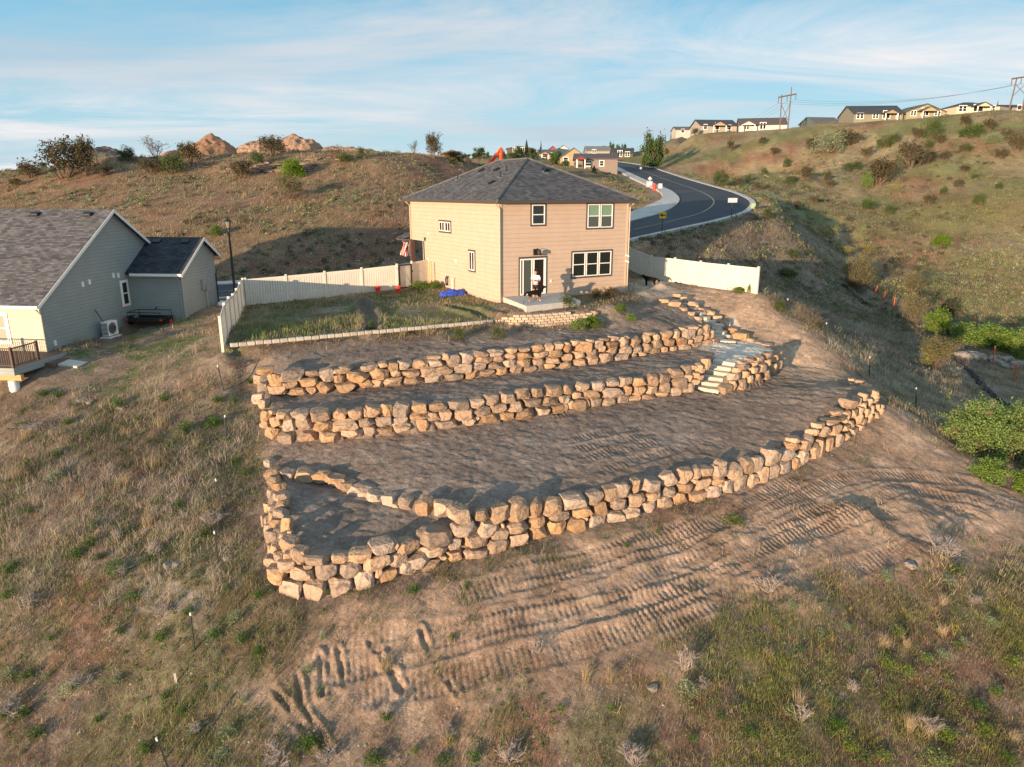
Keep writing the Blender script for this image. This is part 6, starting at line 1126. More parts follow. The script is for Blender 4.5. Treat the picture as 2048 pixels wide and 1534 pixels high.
heap(468, 590, 314, 280, 142, 'rubble heap just right of the cone shaped heap', M['heap2'], .4, .6, 4); heap(530, 668, 314, 272, 146, 'higher pinkish rubble heap with a peaked top', M['heap2'], .45, .6, 9)
heap(610, 790, 316, 291, 148, 'long low rubble bank right of the heaps', M['heap2'], .4, .6, 14); heap(870, 945, 320, 301, 150, 'low reddish heap left of the excavator', M['heap'], .4, .7, 19)
heap(165, 275, 322, 294, 150, 'dark rounded knoll behind the big left shrub', M['heap3'], .3, .6, 23); heap(325, 372, 316, 300, 130, 'small tan heap at the left foot of the cone', M['heap'], .6, .7, 29)
def ledge(px, py, n, wpx, lab, m='rock_grey', flat=.35, seed=1, name='rock_outcrop', cat='rock'):
    r = random.Random(seed); bm = bmesh.new(); c0 = hit(px, py)
    if c0 is None: return
    sc_ = proj(c0)[2]/FOC
    for k in range(n):
        dx_ = r.uniform(-.5, .5)*wpx*sc_; dy_ = r.uniform(-.5, .5)*wpx*sc_*.35; x_, y_ = c0[0]+dx_, c0[1]+dy_; s_ = wpx*sc_*r.uniform(.05, .13); k0 = len(bm.verts); bm.from_mesh(BM[r.randrange(len(BM))]); bm.verts.ensure_lookup_table()
        Mx = Matrix.Translation((x_-c0[0], y_-c0[1], float(zat(x_, y_))-c0[2]+s_*flat*.3)) @ Matrix.Rotation(r.uniform(-.3, .3), 4, 'Z') @ Matrix.Rotation(r.uniform(-.15, .15), 4, 'X') @ Matrix.Diagonal((s_, s_*.7, s_*flat, 1)); bmesh.ops.transform(bm, matrix=Mx, verts=bm.verts[k0:])
    me_ = bpy.data.meshes.new(name); bm.to_mesh(me_); bm.free(); me_.polygons.foreach_set('use_smooth', [True]*len(me_.polygons)); me_.set_sharp_from_angle(angle=R(30)); o = link(name, me_, M[m]); o.location = c0; tag(o, lab, cat)
M['ledge'] = mat('ledge_rock', (.24, .17, .13), .95, var=.35, scale=.9, bump=.15, bscale=2, spec=.1)
ledge(478, 342, 30, 70, 'layered brown rock ledge under the left hill crest, left part', 'ledge', .3, 3); ledge(560, 338, 46, 120, 'long layered rock ledge under the hill crest beside the green shrub', 'ledge', .28, 5); ledge(410, 332, 12, 60, 'low broken rock ledge below the cone heap', 'ledge', .3, 7); ledge(650, 318, 10, 80, 'thin dark rock ledge at the crest right of the shrubs', 'ledge', .22, 8); ledge(160, 388, 8, 50, 'dark rock ledge below the big left shrub', 'ledge', .3, 9)
ledge(1968, 720, 34, 110, 'lichen covered grey rock outcrop by the orange stakes', 'rock_grey', .7, 11); ledge(2035, 735, 18, 70, 'pale grey outcrop at the right picture edge', 'rock_grey', .7, 12); ledge(1660, 330, 7, 60, 'tan rock patch on the right hillside beside dark shrubs', 'ledge', .3, 13); ledge(1800, 312, 6, 55, 'tan rock ledge high on the right hillside', 'ledge', .3, 14); ledge(1570, 352, 8, 80, 'long low rock band in the middle of the right hillside', 'ledge', .25, 15)
c0 = hit(708, 300)
if c0 is not None:
    o = bpy.data.objects.new('rock_pillar', BM[3]); COL.objects.link(o); o.location = (c0[0], c0[1], c0[2]+.9); o.scale = (.45, .4, 1.3); tag(o, 'upright dark rock pillar on the left ridge', 'rock')
for k, (px, py, s_, lab) in enumerate([(1305, 1378, .2, 'single pale flat stone in the right foreground grass'), (340, 1133, .24, 'pale stone in the gravel patch of the left slope, left one'), (352, 1131, .2, 'pale stone in the gravel patch of the left slope, right one'), (313, 1166, .14, 'small pale stone below the gravel patch'), (457, 1118, .2, 'pale flat stone beside the fourth post'), (1820, 1132, .25, 'pale stone lump at the right end of the tracks'), (1190, 628, .3, 'tan stone on top of the block wall'), (165, 803, .25, 'pale stone group on the left slope below the deck, left one'), (180, 806, .2, 'pale stone group on the left slope below the deck, right one'), (243, 818, .2, 'pale stone behind a weed on the left slope'), (1121, 660, .12, 'white scrap of stone on the dirt under the block wall'), (1112, 612, .3, 'tan stone lying in front of the patio slab')]):
    h_ = hit(px, py)
    if h_ is None: continue
    o = bpy.data.objects.new('loose_stone', BM[(k*5) % 22].copy()); o.data.materials.clear(); o.data.materials.append(M['rock_grey'] if k not in (6, 11) else M['rock']); COL.objects.link(o); o.location = (h_[0], h_[1], h_[2]+s_*.2); o.scale = (s_, s_*.8, s_*.5); o.rotation_euler = (0, 0, k); tag(o, lab, 'stone')

# ---------------------------------------------------------------- plants
def jit(c_, n, k, g): return np.clip(np.array(c_)[None]*(1+g.uniform(-k, k, (n, 1)))*(1+g.uniform(-k*.4, k*.4, (n, 3))), 0, 1)
def blades(P, H_, Wd, colr, g, lean=.5, wind=(.25, .35), seg=2):
    n = len(P); a = g.uniform(0, 6.283, n); d = np.stack([np.cos(a), np.sin(a), 0*a], 1); l = (g.uniform(0, lean, n)*H_)[:, None]; a2 = g.uniform(0, 6.283, n); ld = np.stack([np.cos(a2)+wind[0], np.sin(a2)+wind[1], 0*a2], 1)
    up = np.array([0, 0, 1.]); w = (Wd/2)[:, None]
    b0 = P-d*w; b1 = P+d*w; m_ = P+ld*l*.35+up*(H_*.55)[:, None]; t_ = P+ld*l+up*(H_*(1-.25*l[:, 0]/np.maximum(H_, .01)))[:, None]
    if seg == 2:
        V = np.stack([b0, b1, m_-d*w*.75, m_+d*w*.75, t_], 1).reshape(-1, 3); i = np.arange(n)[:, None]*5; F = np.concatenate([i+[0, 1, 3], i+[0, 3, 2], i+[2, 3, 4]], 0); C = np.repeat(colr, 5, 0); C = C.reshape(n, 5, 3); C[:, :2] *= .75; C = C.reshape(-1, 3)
    else: V = np.stack([b0, b1, t_], 1).reshape(-1, 3); i = np.arange(n)[:, None]*3; F = i+[0, 1, 2]; C = np.repeat(colr, 3, 0)
    return V, F, C
def scatter(n, y0, y1, g, margin=1.06, power=1.0):
    y_ = y0+(y1-y0)*g.random(n)**power; k = 1024/FOC*margin*1.03; x_ = g.uniform(-1, 1, n)*(y_*k+1.5); return x_, y_
def msk_at(A, x_, y_):
    i = np.clip(np.searchsorted(AX, x_)-1, 0, len(AX)-1); j = np.clip(np.searchsorted(AY, y_)-1, 0, len(AY)-1); return A[j, i]
hx, hy = None, None
def in_house(x_, y_):
    u = (x_-HC[0])*hu[0]+(y_-HC[1])*hu[1]; v = (x_-HC[0])*hv[0]+(y_-HC[1])*hv[1]; q1 = (u > -.1) & (u < LX+.1) & (v > -.1) & (v < LY+2.3) | (u > -.2) & (u < 5) & (v > -4) & (v < 0)
    gx_ = x_+25.5; gy_ = y_-38; u = gx_*math.cos(GB)-gy_*math.sin(GB); v = gx_*math.sin(GB)+gy_*math.cos(GB); q2 = (u < .2) & (v > -3.9) & (v < GYW+.2) | (u < 2.9) & (v > -3.9) & (v < -.1) | (u > -.1) & (u < gw+.2) & (v > gy0-.1) & (v < gy1+.1); return q1 | q2
def grow(name, lab, cat, specs, m='grass', group=None):
    Vs, Fs, Cs, off = [], [], [], 0
    for (V, F, C) in specs:
        if len(V) == 0: continue
        Vs.append(V); Fs.append(F+off); Cs.append(C); off += len(V)
    me_ = mesh_np(name, np.concatenate(Vs), np.concatenate(Fs), np.concatenate(Cs)); return tag(link(name, me_, M[m]), lab, cat, kind='stuff')
STRAW = (.46, .37, .22); GREEN = (.12, .165, .05); RUST = (.34, .16, .075); SAGE = (.22, .25, .16); GREY = (.30, .26, .22); OLIVE = (.20, .19, .08)
def tufts(n, y0, y1, seed, col_, hgt, spread, nb, wd, patch=None, thr=.5, power=1.0, ng=True, lean=.6, seg=2, area=None, kvar=.3):
    g = np.random.default_rng(seed); x_, y_ = scatter(n, y0, y1, g, power=power); ok = ~in_house(x_, y_)
    if patch: pv = vnoise(x_, y_, patch[0], patch[1]); ok &= pv > thr+g.uniform(-.04, .04, n)
    if ng: ok &= g.random(n) > msk_at(nogrow, x_, y_)*1.02
    if area is not None: ok &= g.random(n) < msk_at(area, x_, y_)
    x_, y_ = x_[ok], y_[ok]; k = len(x_); hs = hgt*g.uniform(.55, 1.3, k); cc = jit(col_, k, kvar, g)
    X = np.repeat(x_, nb)+g.normal(0, spread, k*nb); Y = np.repeat(y_, nb)+g.normal(0, spread, k*nb); Hh = np.repeat(hs, nb)*g.uniform(.5, 1.1, k*nb); Cc = np.clip(np.repeat(cc, nb, 0)*g.uniform(.75, 1.25, (k*nb, 1)), 0, 1)
    P = np.stack([X, Y, zat(X, Y)-.01], 1); return blades(P, Hh, np.full(k*nb, wd)*g.uniform(.6, 1.3, k*nb), Cc, g, lean, seg=seg)
rfg_ = np.clip((mx_-3)/5, 0, 1)*np.clip((27-my_)/4, 0, 1); lfg_ = np.clip((-9-mx_)/2, 0, 1)*np.clip((my_-20)/3, 0, 1)*np.clip((34-my_)/2, 0, 1)
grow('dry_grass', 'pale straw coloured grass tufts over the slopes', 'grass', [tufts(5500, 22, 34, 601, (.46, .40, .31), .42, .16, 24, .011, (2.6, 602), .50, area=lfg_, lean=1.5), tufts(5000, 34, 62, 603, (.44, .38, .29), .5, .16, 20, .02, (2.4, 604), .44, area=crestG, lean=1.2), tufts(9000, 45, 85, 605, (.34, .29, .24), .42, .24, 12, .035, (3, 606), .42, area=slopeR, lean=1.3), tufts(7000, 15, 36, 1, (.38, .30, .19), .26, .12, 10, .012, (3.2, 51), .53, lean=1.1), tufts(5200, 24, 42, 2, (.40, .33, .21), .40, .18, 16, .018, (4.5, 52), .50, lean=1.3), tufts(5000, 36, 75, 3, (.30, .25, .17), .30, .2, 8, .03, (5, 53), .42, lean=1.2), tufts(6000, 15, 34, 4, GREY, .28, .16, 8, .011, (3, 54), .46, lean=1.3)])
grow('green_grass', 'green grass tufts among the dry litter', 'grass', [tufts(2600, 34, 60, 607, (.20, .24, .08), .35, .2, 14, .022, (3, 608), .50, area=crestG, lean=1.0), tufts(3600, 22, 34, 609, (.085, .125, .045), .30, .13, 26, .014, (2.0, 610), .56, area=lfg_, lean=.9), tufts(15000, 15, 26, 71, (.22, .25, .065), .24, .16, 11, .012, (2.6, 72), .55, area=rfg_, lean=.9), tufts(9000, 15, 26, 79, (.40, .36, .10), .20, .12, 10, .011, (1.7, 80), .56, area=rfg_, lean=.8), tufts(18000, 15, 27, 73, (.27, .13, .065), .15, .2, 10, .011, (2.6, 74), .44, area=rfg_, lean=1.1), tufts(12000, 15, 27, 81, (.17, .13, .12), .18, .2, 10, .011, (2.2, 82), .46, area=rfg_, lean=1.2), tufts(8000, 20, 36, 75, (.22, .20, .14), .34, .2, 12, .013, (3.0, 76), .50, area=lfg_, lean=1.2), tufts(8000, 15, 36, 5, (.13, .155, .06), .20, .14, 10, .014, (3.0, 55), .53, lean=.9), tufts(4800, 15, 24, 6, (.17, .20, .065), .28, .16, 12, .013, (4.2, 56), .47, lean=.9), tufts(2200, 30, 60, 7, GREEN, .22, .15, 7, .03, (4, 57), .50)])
grow('ground_litter', 'fine reddish brown cheatgrass litter covering the slope', 'ground cover', [tufts(24000, 15, 27, 8, (.26, .125, .065), .09, .18, 8, .010, (3.4, 58), .44, seg=1, lean=1.4), tufts(16000, 15, 30, 9, (.23, .14, .095), .10, .18, 8, .012, (2, 59), .38, seg=1, lean=1.4), tufts(12000, 26, 44, 10, (.22, .155, .10), .13, .22, 8, .02, (3, 60), .38, seg=1, lean=1.4), tufts(1500, 15, 30, 11, RUST, .14, .12, 12, .012, (5, 61), .50, seg=1)])
lawnm = lawn
grow('lawn_grass', 'thin green grass of the fenced lawn', 'grass', [tufts(20000, 38, 53, 12, (.14, .175, .075), .11, .12, 6, .03, (2.2, 62), .44, area=lawnm, seg=1), tufts(9000, 36, 42, 13, (.24, .28, .11), .34, .08, 5, .025, (3, 63), .44, area=lawnm, lean=.25), tufts(3500, 46, 53, 14, (.12, .17, .06), .22, .12, 7, .03, (2.4, 64), .5, area=lawnm)])
grow('yard_grass', 'patchy green grass between the grey house and the fence', 'grass', [tufts(26000, 32, 50, 15, (.09, .14, .045), .10, .14, 6, .03, (1.4, 41), .54, area=yard, seg=1, ng=False)])
grow('hillside_grass', 'pale bunch grass and brush spots on the far hills', 'grass', [tufts(30000, 45, 100, 77, (.30, .25, .145), .26, .3, 6, .04, (6, 78), .45, seg=1, lean=1.2), tufts(42000, 56, 130, 16, (.29, .225, .135), .26, .30, 7, .055, (9, 65), .42, seg=1, lean=1.2), tufts(16000, 60, 150, 17, (.15, .16, .075), .28, .34, 7, .08, (7, 66), .47, seg=1, lean=1.2), tufts(22000, 110, 230, 18, (.24, .19, .115), .34, .5, 6, .12, (12, 67), .42, seg=1, lean=1.2), tufts(2600, 60, 120, 19, (.24, .27, .18), .32, .25, 9, .08, (11, 68), .5, seg=1), tufts(16000, 40, 80, 20, (.22, .175, .14), .34, .26, 8, .035, (4, 69), .36, area=slopeR, lean=1.3), tufts(3000, 60, 115, 21, (.30, .27, .16), .5, .12, 9, .06, (8, 70), .52, seg=1)])
# stones strewn over the natural ground
def pebbles(n, y0, y1, seed, smin, smax, area, lab, name):
    g = np.random.default_rng(seed); x_, y_ = scatter(n, y0, y1, g); a_ = msk_at(area, x_, y_); ok = (g.random(n) < a_) & ~in_house(x_, y_); x_, y_ = x_[ok], y_[ok]; k = len(x_); s = smin*(smax/smin)**(g.random(k)**2.2)
    base = np.array([(1, 0, 0), (0, 1, 0), (-1, 0, 0), (0, -1, 0), (.1, .1, .7)]); F0 = np.array([(0, 1, 4), (1, 2, 4), (2, 3, 4), (3, 0, 4)]); rot = g.uniform(0, 6.28, k); V = np.repeat(base[None], k, 0)*(1+g.uniform(-.3, .3, (k, 5, 3))); c_, s_ = np.cos(rot), np.sin(rot)
    X = V[..., 0]*c_[:, None]-V[..., 1]*s_[:, None]; Y = V[..., 0]*s_[:, None]+V[..., 1]*c_[:, None]; V = np.stack([X, Y, V[..., 2]], -1)*s[:, None, None]; V += np.stack([x_, y_, zat(x_, y_)-.004], 1)[:, None]
    C = jit((.40, .33, .26), k, .35, g); me_ = mesh_np(name, V.reshape(-1, 3), (np.arange(k)[:, None, None]*5+F0[None]).reshape(-1, 3), np.repeat(C, 5, 0)); tag(link(name, me_, M['pebble']), lab, 'stones', kind='stuff')
nat_m = np.clip(1-terr, 0, 1)*.35*(my_ < 60); pebbles(26000, 15, 60, 31, .014, .07, np.clip(nat_m+rockyl+yard*.5, 0, 1), 'small stones strewn over the natural ground', 'scattered_stones'); pebbles(16000, 22, 50, 32, .010, .035, np.clip(terr*.5+track*.4, 0, 1), 'fine gravel in the worked soil of the terraces', 'soil_gravel')
pebbles(9000, 38, 58, 33, .02, .05, np.clip(gravel+gravel2*.5, 0, 1), 'pale crushed gravel of the landing', 'landing_gravel'); pebbles(9000, 55, 80, 34, .05, .16, cut_bank*.9, 'broken red brown rock on the cut bank', 'bank_rubble')

def leafpts(C, sz, colr, g, up=.5):     # leaf quads at centres C
    n = len(C); a = g.normal(size=(n, 3)); a /= np.linalg.norm(a, axis=1)[:, None]; b_ = np.cross(a, g.normal(size=(n, 3))); b_ /= np.linalg.norm(b_, axis=1)[:, None]; s = (sz*g.uniform(.6, 1.3, n))[:, None]
    V = np.stack([C-a*s, C-b_*s*.5, C+a*s, C+b_*s*.5], 1).reshape(-1, 3); i = np.arange(n)[:, None]*4; F = np.concatenate([i+[0, 1, 2], i+[0, 2, 3]]); return V, F, np.repeat(colr, 4, 0)
def twigs(g, n, h, w, r0, lean=.4, fork=3):
    P = []; tips = []
    for k in range(n):
        a = g.uniform(0, 6.28); rr = math.sqrt(g.random())*w*.5; top = np.array([math.cos(a)*rr, math.sin(a)*rr, h*g.uniform(.6, 1)*(1-.35*(rr/(w*.5))**2)]); base_ = np.array([math.cos(a)*rr*.15, math.sin(a)*rr*.15, -.05]); mid = (base_+top)/2+g.normal(0, .08*h, 3); path = [base_, mid, top]; P.append((path, r0)); tips.append(path)
        for f_ in range(fork): s = g.uniform(.35, .9); q = mid+(top-mid)*(s*2-1) if s > .5 else base_+(mid-base_)*s*2; e_ = q+np.array([g.normal(0, .16)*w, g.normal(0, .16)*w, abs(g.normal(0, .12))*h+.05*h]); P.append(([q, (q+e_)/2+g.normal(0, .02, 3)*h, e_], r0*.55)); tips.append([q, (q+e_)/2, e_])
    return P, tips
def shrub_proto(seed, leafc, nst, nleaf, lsz, w=1.0, h=1.0, r0=.012, clump=.07, twc=None, dome=.0, fork=4, var=.35):
    g = np.random.default_rng(seed); P, tips = twigs(g, nst, h, w, r0, fork=fork); f = MB()
    for path, r_ in P: f.tube(path, [r_, r_*.7, r_*.3], 3, cap=False)
    stem = f.mesh('stems'); stem.materials.append(M[twc or 'bark']); T = np.array([t_ for t_ in tips]); k = g.integers(0, len(T), nleaf); s = g.uniform(.35, 1, nleaf)[:, None]; C = T[k, 1]*(1-s)+T[k, 2]*s+g.normal(0, clump, (nleaf, 3))*np.array([w, w, h*.7])
    if dome > 0: nd = int(nleaf*dome); a = g.uniform(0, 6.28, nd); e_ = np.arccos(g.uniform(0, 1, nd)); rr = g.uniform(.75, 1, nd)*(1+.22*np.sin(a*3+seed)*np.sin(e_*4)); C[:nd] = np.stack([np.cos(a)*np.sin(e_)*w*.5*rr, np.sin(a)*np.sin(e_)*w*.5*rr, np.cos(e_)*h*.9*rr], 1)
    cc = jit(leafc, nleaf, var, g); V, F, Cc = leafpts(C, lsz, cc, g); leaf = mesh_np('foliage', V, F, Cc); leaf.materials.append(M['leaf']); return stem, leaf
M['deadwood'] = mat('dead_stems', (.34, .29, .26), .9, var=.2, scale=20)
PR_ = dict(
 olive=[shrub_proto(60+k, (.095, .085, .045), 16, 2600, .030, fork=6, clump=.06) for k in range(3)],
 green=[shrub_proto(70+k, (.075, .115, .035), 14, 2800, .032, fork=5, clump=.07, dome=.4) for k in range(2)],
 bright=[shrub_proto(80+k, (.14, .225, .04), 14, 5200, .034, fork=6, clump=.06, dome=.45) for k in range(3)],
 big=[shrub_proto(90+k, (.135, .215, .045), 26, 15000, .019, fork=9, clump=.05, dome=.35) for k in range(2)],
 airy=[shrub_proto(100+k, (.15, .13, .09), 13, 700, .022, fork=7, clump=.04, r0=.009) for k in range(2)],
 yellow=[shrub_proto(110+k, (.26, .25, .06), 10, 1400, .03, fork=4) for k in range(1)],
 pale=[shrub_proto(120, (.27, .33, .19), 16, 3800, .026, fork=6, dome=.5)],
 willow=[shrub_proto(130+k, (.15, .145, .065), 22, 4200, .018, fork=8, clump=.05, r0=.008) for k in range(2)])
cnt_ = {}
def shrub(kind, px, py, w, h, lab, grp=None, name='shrub', flat=1.0, Y=None):
    b_ = hit(px, py)
    if b_ is None or (Y and b_[1] > Y):
        # on the crest: stand it on the last ground before the sky
        for dy_ in range(1, 40):
            b_ = hit(px, py+dy_)
            if b_ is not None and b_[1] < (Y or 260): break
        else: return None
        if b_ is None: return None
    d_ = proj(b_)[2]; sx_ = w*d_/FOC; sz_ = max((h+(0))*d_/FOC, .15); r_ = random.Random(int(px*31+py)); st_, lf = PR_[kind][int(px+py) % len(PR_[kind])]
    root = empty(name, (b_[0], b_[1], b_[2]-.02), r_.uniform(0, 6.28), lab, 'shrub' if name == 'shrub' else name.replace('_', ' '), grp); s_ = Vector((sx_*1.05, sx_*1.0*flat, sz_*1.05)); root.scale = s_
    for nm_, me_ in (('stems', st_), ('foliage', lf)): o = bpy.data.objects.new(nm_, me_); COL.objects.link(o); o.parent = root
    return root
big_left = [('olive',128,356,100,82,'tallest dark shrub standing on the left hill crest'),('olive',168,352,46,80,'narrow dark shrub touching the tallest one'),('olive',62,356,42,34,'low shrub left of the tallest one on the crest'),('green',255,322,34,30,'round dark shrub left of the bare bush on the crest'),('airy',311,316,44,48,'bare pale bush on the crest near the cone heap'),('green',348,344,52,34,'dense green shrub under the bare bush'),('olive',384,328,46,46,'dark shrub in front of the cone heap'),('airy',424,316,20,26,'tiny bare bush before the cone heap'),('olive',487,356,46,40,'dark shrub growing out of the rock ledge'),('green',515,330,28,30,'small green shrub above the ledge'),('olive',549,313,54,44,'dark shrub before the rubble heap'),('willow',581,398,56,56,'loose airy shrub halfway down the left hill'),('bright',586,354,44,34,'vivid green shrub on the left hill above the loose one'),('airy',671,321,32,34,'bare thin bush on the right part of the left crest'),('green',694,324,34,16,'low green shrub on the crest'),('green',722,316,14,22,'little green bush beside the rock pillar'),('airy',826,307,20,30,'slim upright bush left of the roof'),('olive',868,318,32,54,'tall dark bush just left of the house roof'),('olive',902,318,40,18,'low dark scrub between the tall bush and the heap'),('bright',432,470,20,20,'small bright shrub on the hill by the street lamp'),('olive',30,372,22,18,'small dark shrub at the far left of the crest'),('green',85,335,20,14,'little shrub beside the tallest one'),('olive',205,352,40,26,'low dark brush right of the tallest shrub'),('olive',300,345,44,30,'scrubby brush left of the dense green shrub')]
for a in big_left: shrub(*a, grp='shrubs on the left hill', Y=125)
zz4 = lambda x_, y_, w_, h_: (1300+x_/2.738, 150+y_/2.738, w_/2.738, h_/2.738)
RH = [('olive','245,330,40,40;440,420,40,70;610,385,40,50;675,440,50,50;885,420,70,90;1085,390,130,100;1185,455,60,70;1250,600,170,155;1430,510,150,160;1500,485,120,85;850,580,80,90;1460,350,60,70;1590,380,60,60;1730,285,60,70;1860,305,70,70;1950,365,60,70;2010,425,90,115;1920,460,70,60;1615,470,60,60;1720,530,50,40;1690,625,50,60;1525,715,60,70;485,610,50,50;585,630,50,50;985,620,40,50;810,735,50,50;900,705,50,50;970,590,40,70'),
      ('green','385,610,80,100;625,545,30,40;745,505,40,50;1080,530,60,50;1130,520,50,50;1280,400,80,70;1335,370,60,50;1540,345,90,105;1525,400,50,50;1750,340,100,70;1800,310,60,40;1725,420,60,50;765,600,50,50;640,785,60,60;1190,735,70,60;1800,710,60,60;1605,655,40,50;1910,625,40,40;1310,760,50,50;1780,570,40,30;540,585,30,40;745,1110,110,60;785,1000,80,50'),
      ('bright','1185,615,60,80;1595,935,100,60'),('pale','980,425,185,115;1880,375,90,60'),('airy','1670,960,60,130;1375,590,60,50;1300,1080,60,60'),('willow','1130,1165,165,180;1430,1200,125,130'),('yellow','970,915,120,90;1070,985,90,50;1185,980,70,50;1350,645,60,50')]
allr = []
for kd, tx in RH:
    for q in tx.split(';'): a = [float(v) for v in q.split(',')]; allr.append((kd,)+zz4(*a))
allr.sort(key=lambda a: a[1]); kc = {}
KN = dict(olive='dark olive shrub', green='green shrub', bright='vivid green shrub', pale='pale blossoming shrub', airy='bare airy bush', willow='airy olive brush', yellow='yellowish low bush')
for kd, px, py, w, h in allr:
    kc[kd] = kc.get(kd, 0)+1; shrub(kd, px, py, w, h, f'{KN[kd]} on the right hillside, {ordn(kc[kd])} of its kind from the left', 'shrubs on the right hillside')
for a in [('bright',1875,668,46,52,'bright green shrub at the left end of the gully thicket'),('olive',1896,640,34,40,'dark brush behind the gully thicket'),('bright',1930,685,60,40,'bright green thicket left of the orange stake'),('bright',1972,692,70,44,'bright green thicket behind the orange stake'),('bright',2016,700,60,40,'bright green thicket above the outcrop'),('bright',2044,716,44,60,'bright green shrub at the picture edge above the outcrop'),('willow',1865,738,64,80,'brownish olive brush beside the fallen silt fence'),('willow',1823,650,52,76,'airy olive shrub right of the orange stakes'),('willow',1717,586,52,58,'airy olive shrub at the top of the gully'),
          ('big',1952,908,112,116,'large dense green bush at the right edge, left half'),('big',2036,918,110,122,'large dense green bush at the right edge, right half'),('bright',1974,960,62,48,'small fresh green bush below the large one'),('bright',2050,985,50,46,'fresh green bush cut by the right picture edge'),('yellow',1860,735,40,40,'yellow grass like bush in the gully'),
          ('green',1137,615,30,26,'round green bush at the patio corner'),('olive',1190,599,28,24,'twiggy shrub under the triple window'),('olive',1222,597,32,26,'second twiggy shrub nearer the house corner'),('bright',1160,657,36,22,'bright weeds in front of the block wall, left clump'),('bright',1183,653,30,24,'bright weeds in front of the block wall, middle clump'),('green',1200,655,26,16,'green weeds in front of the block wall, right clump'),('bright',1240,622,24,14,'green weed right of the block wall'),('bright',1262,640,22,14,'small green weed on the dirt above the upper wall'),
          ('green',995,677,30,24,'dark green weed on the dirt left of the block wall'),('green',917,679,24,24,'dark green weed below the edging blocks'),('green',742,664,18,24,'small dark shrub at the end of the lawn trench'),
          ('green',1321,546,12,14,'small shrub at the shaded fence'),('green',1337,549,14,22,'taller shrub at the shaded fence'),('bright',1362,555,20,10,'weeds along the sunlit fence, left clump'),('bright',1398,566,26,14,'weeds along the sunlit fence, second clump'),('bright',1426,572,18,14,'weeds along the sunlit fence, third clump'),('bright',1480,583,26,10,'weeds along the sunlit fence, fourth clump'),('bright',1499,584,10,16,'yellow green weed at the fence end'),('bright',870,577,26,14,'green weeds by the tan house wall'),('bright',842,578,40,16,'green weeds in front of the gate panel'),
          ('airy',1546,612,34,30,'bare bush on the crest right of the fence end'),('green',1560,622,24,22,'green bush on the crest right of the fence end'),('airy',1600,640,46,40,'pale feathery brush beside the second dark post'),('airy',1625,655,40,36,'pale feathery brush right of the second dark post'),('green',1637,652,16,14,'small green shrub between the feathery brush'),('airy',470,736,44,24,'pile of grey brush beside the white fence corner')]: shrub(*a)
def clumps(n, y0, y1, seed, col_, size, nl, ls, patch, thr, area=None, tip=None, flat=.6):
    g = np.random.default_rng(seed); x_, y_ = scatter(n, y0, y1, g); ok = ~in_house(x_, y_) & (vnoise(x_, y_, *patch) > thr+g.uniform(-.05, .05, n)) & (g.random(n) > msk_at(nogrow, x_, y_)*1.2)
    if area is not None: ok &= g.random(n) < msk_at(area, x_, y_)
    x_, y_ = x_[ok], y_[ok]; k = len(x_); s = size*g.uniform(.5, 1.4, k); d = g.normal(size=(k, nl, 3)); d /= np.linalg.norm(d, axis=2)[..., None]; d *= g.uniform(.5, 1, (k, nl, 1)); d[..., 2] = np.abs(d[..., 2])*flat*1.6; C = d*s[:, None, None]*.5; C += np.stack([x_, y_, zat(x_, y_)], 1)[:, None]; cc = np.repeat(jit(col_, k, .3, g), nl, 0)*g.uniform(.7, 1.35, (k*nl, 1))
    if tip is not None: m_ = (d[..., 2].ravel() > .62) & (g.random(k*nl) < .45) & np.repeat(g.random(k) < .45, nl); cc[m_] = tip
    V, F, C2 = leafpts(C.reshape(-1, 3), ls, np.clip(cc, 0, 1), g); return V, F, C2
lefth = np.clip((my_-58)/6, 0, 1)*(mx_ < 20); righth = np.clip((my_-60)/10, 0, 1)*(mx_ > 18)
grow('sage_clumps', 'low grey green clumps, some yellow flowered, dotted over the far hillsides', 'ground cover', [clumps(5200, 58, 115, 500, (.17, .21, .12), .75, 46, .075, (6, 501), .47, lefth, (.62, .50, .06)), clumps(3600, 60, 130, 502, (.12, .10, .07), .8, 40, .09, (5, 503), .50, lefth), clumps(7000, 60, 180, 504, (.17, .19, .09), 1.0, 40, .11, (9, 505), .48, righth), clumps(2600, 60, 170, 506, (.12, .11, .06), 1.3, 60, .11, (14, 507), .52, righth), clumps(4500, 40, 80, 508, (.16, .17, .12), .8, 44, .06, (4, 509), .46, slopeR)], 'leaf')
grow('forb_clumps', 'low grey green leafy ground plants on the near slopes', 'ground cover', [clumps(5200, 15, 36, 510, (.15, .18, .10), .30, 34, .026, (3.3, 511), .54, np.clip(lfg_+.35, 0, 1)), clumps(4200, 15, 28, 512, (.14, .19, .06), .26, 34, .024, (2.6, 513), .50), clumps(2600, 15, 36, 514, (.22, .19, .16), .35, 36, .022, (2.8, 515), .52)], 'leaf')
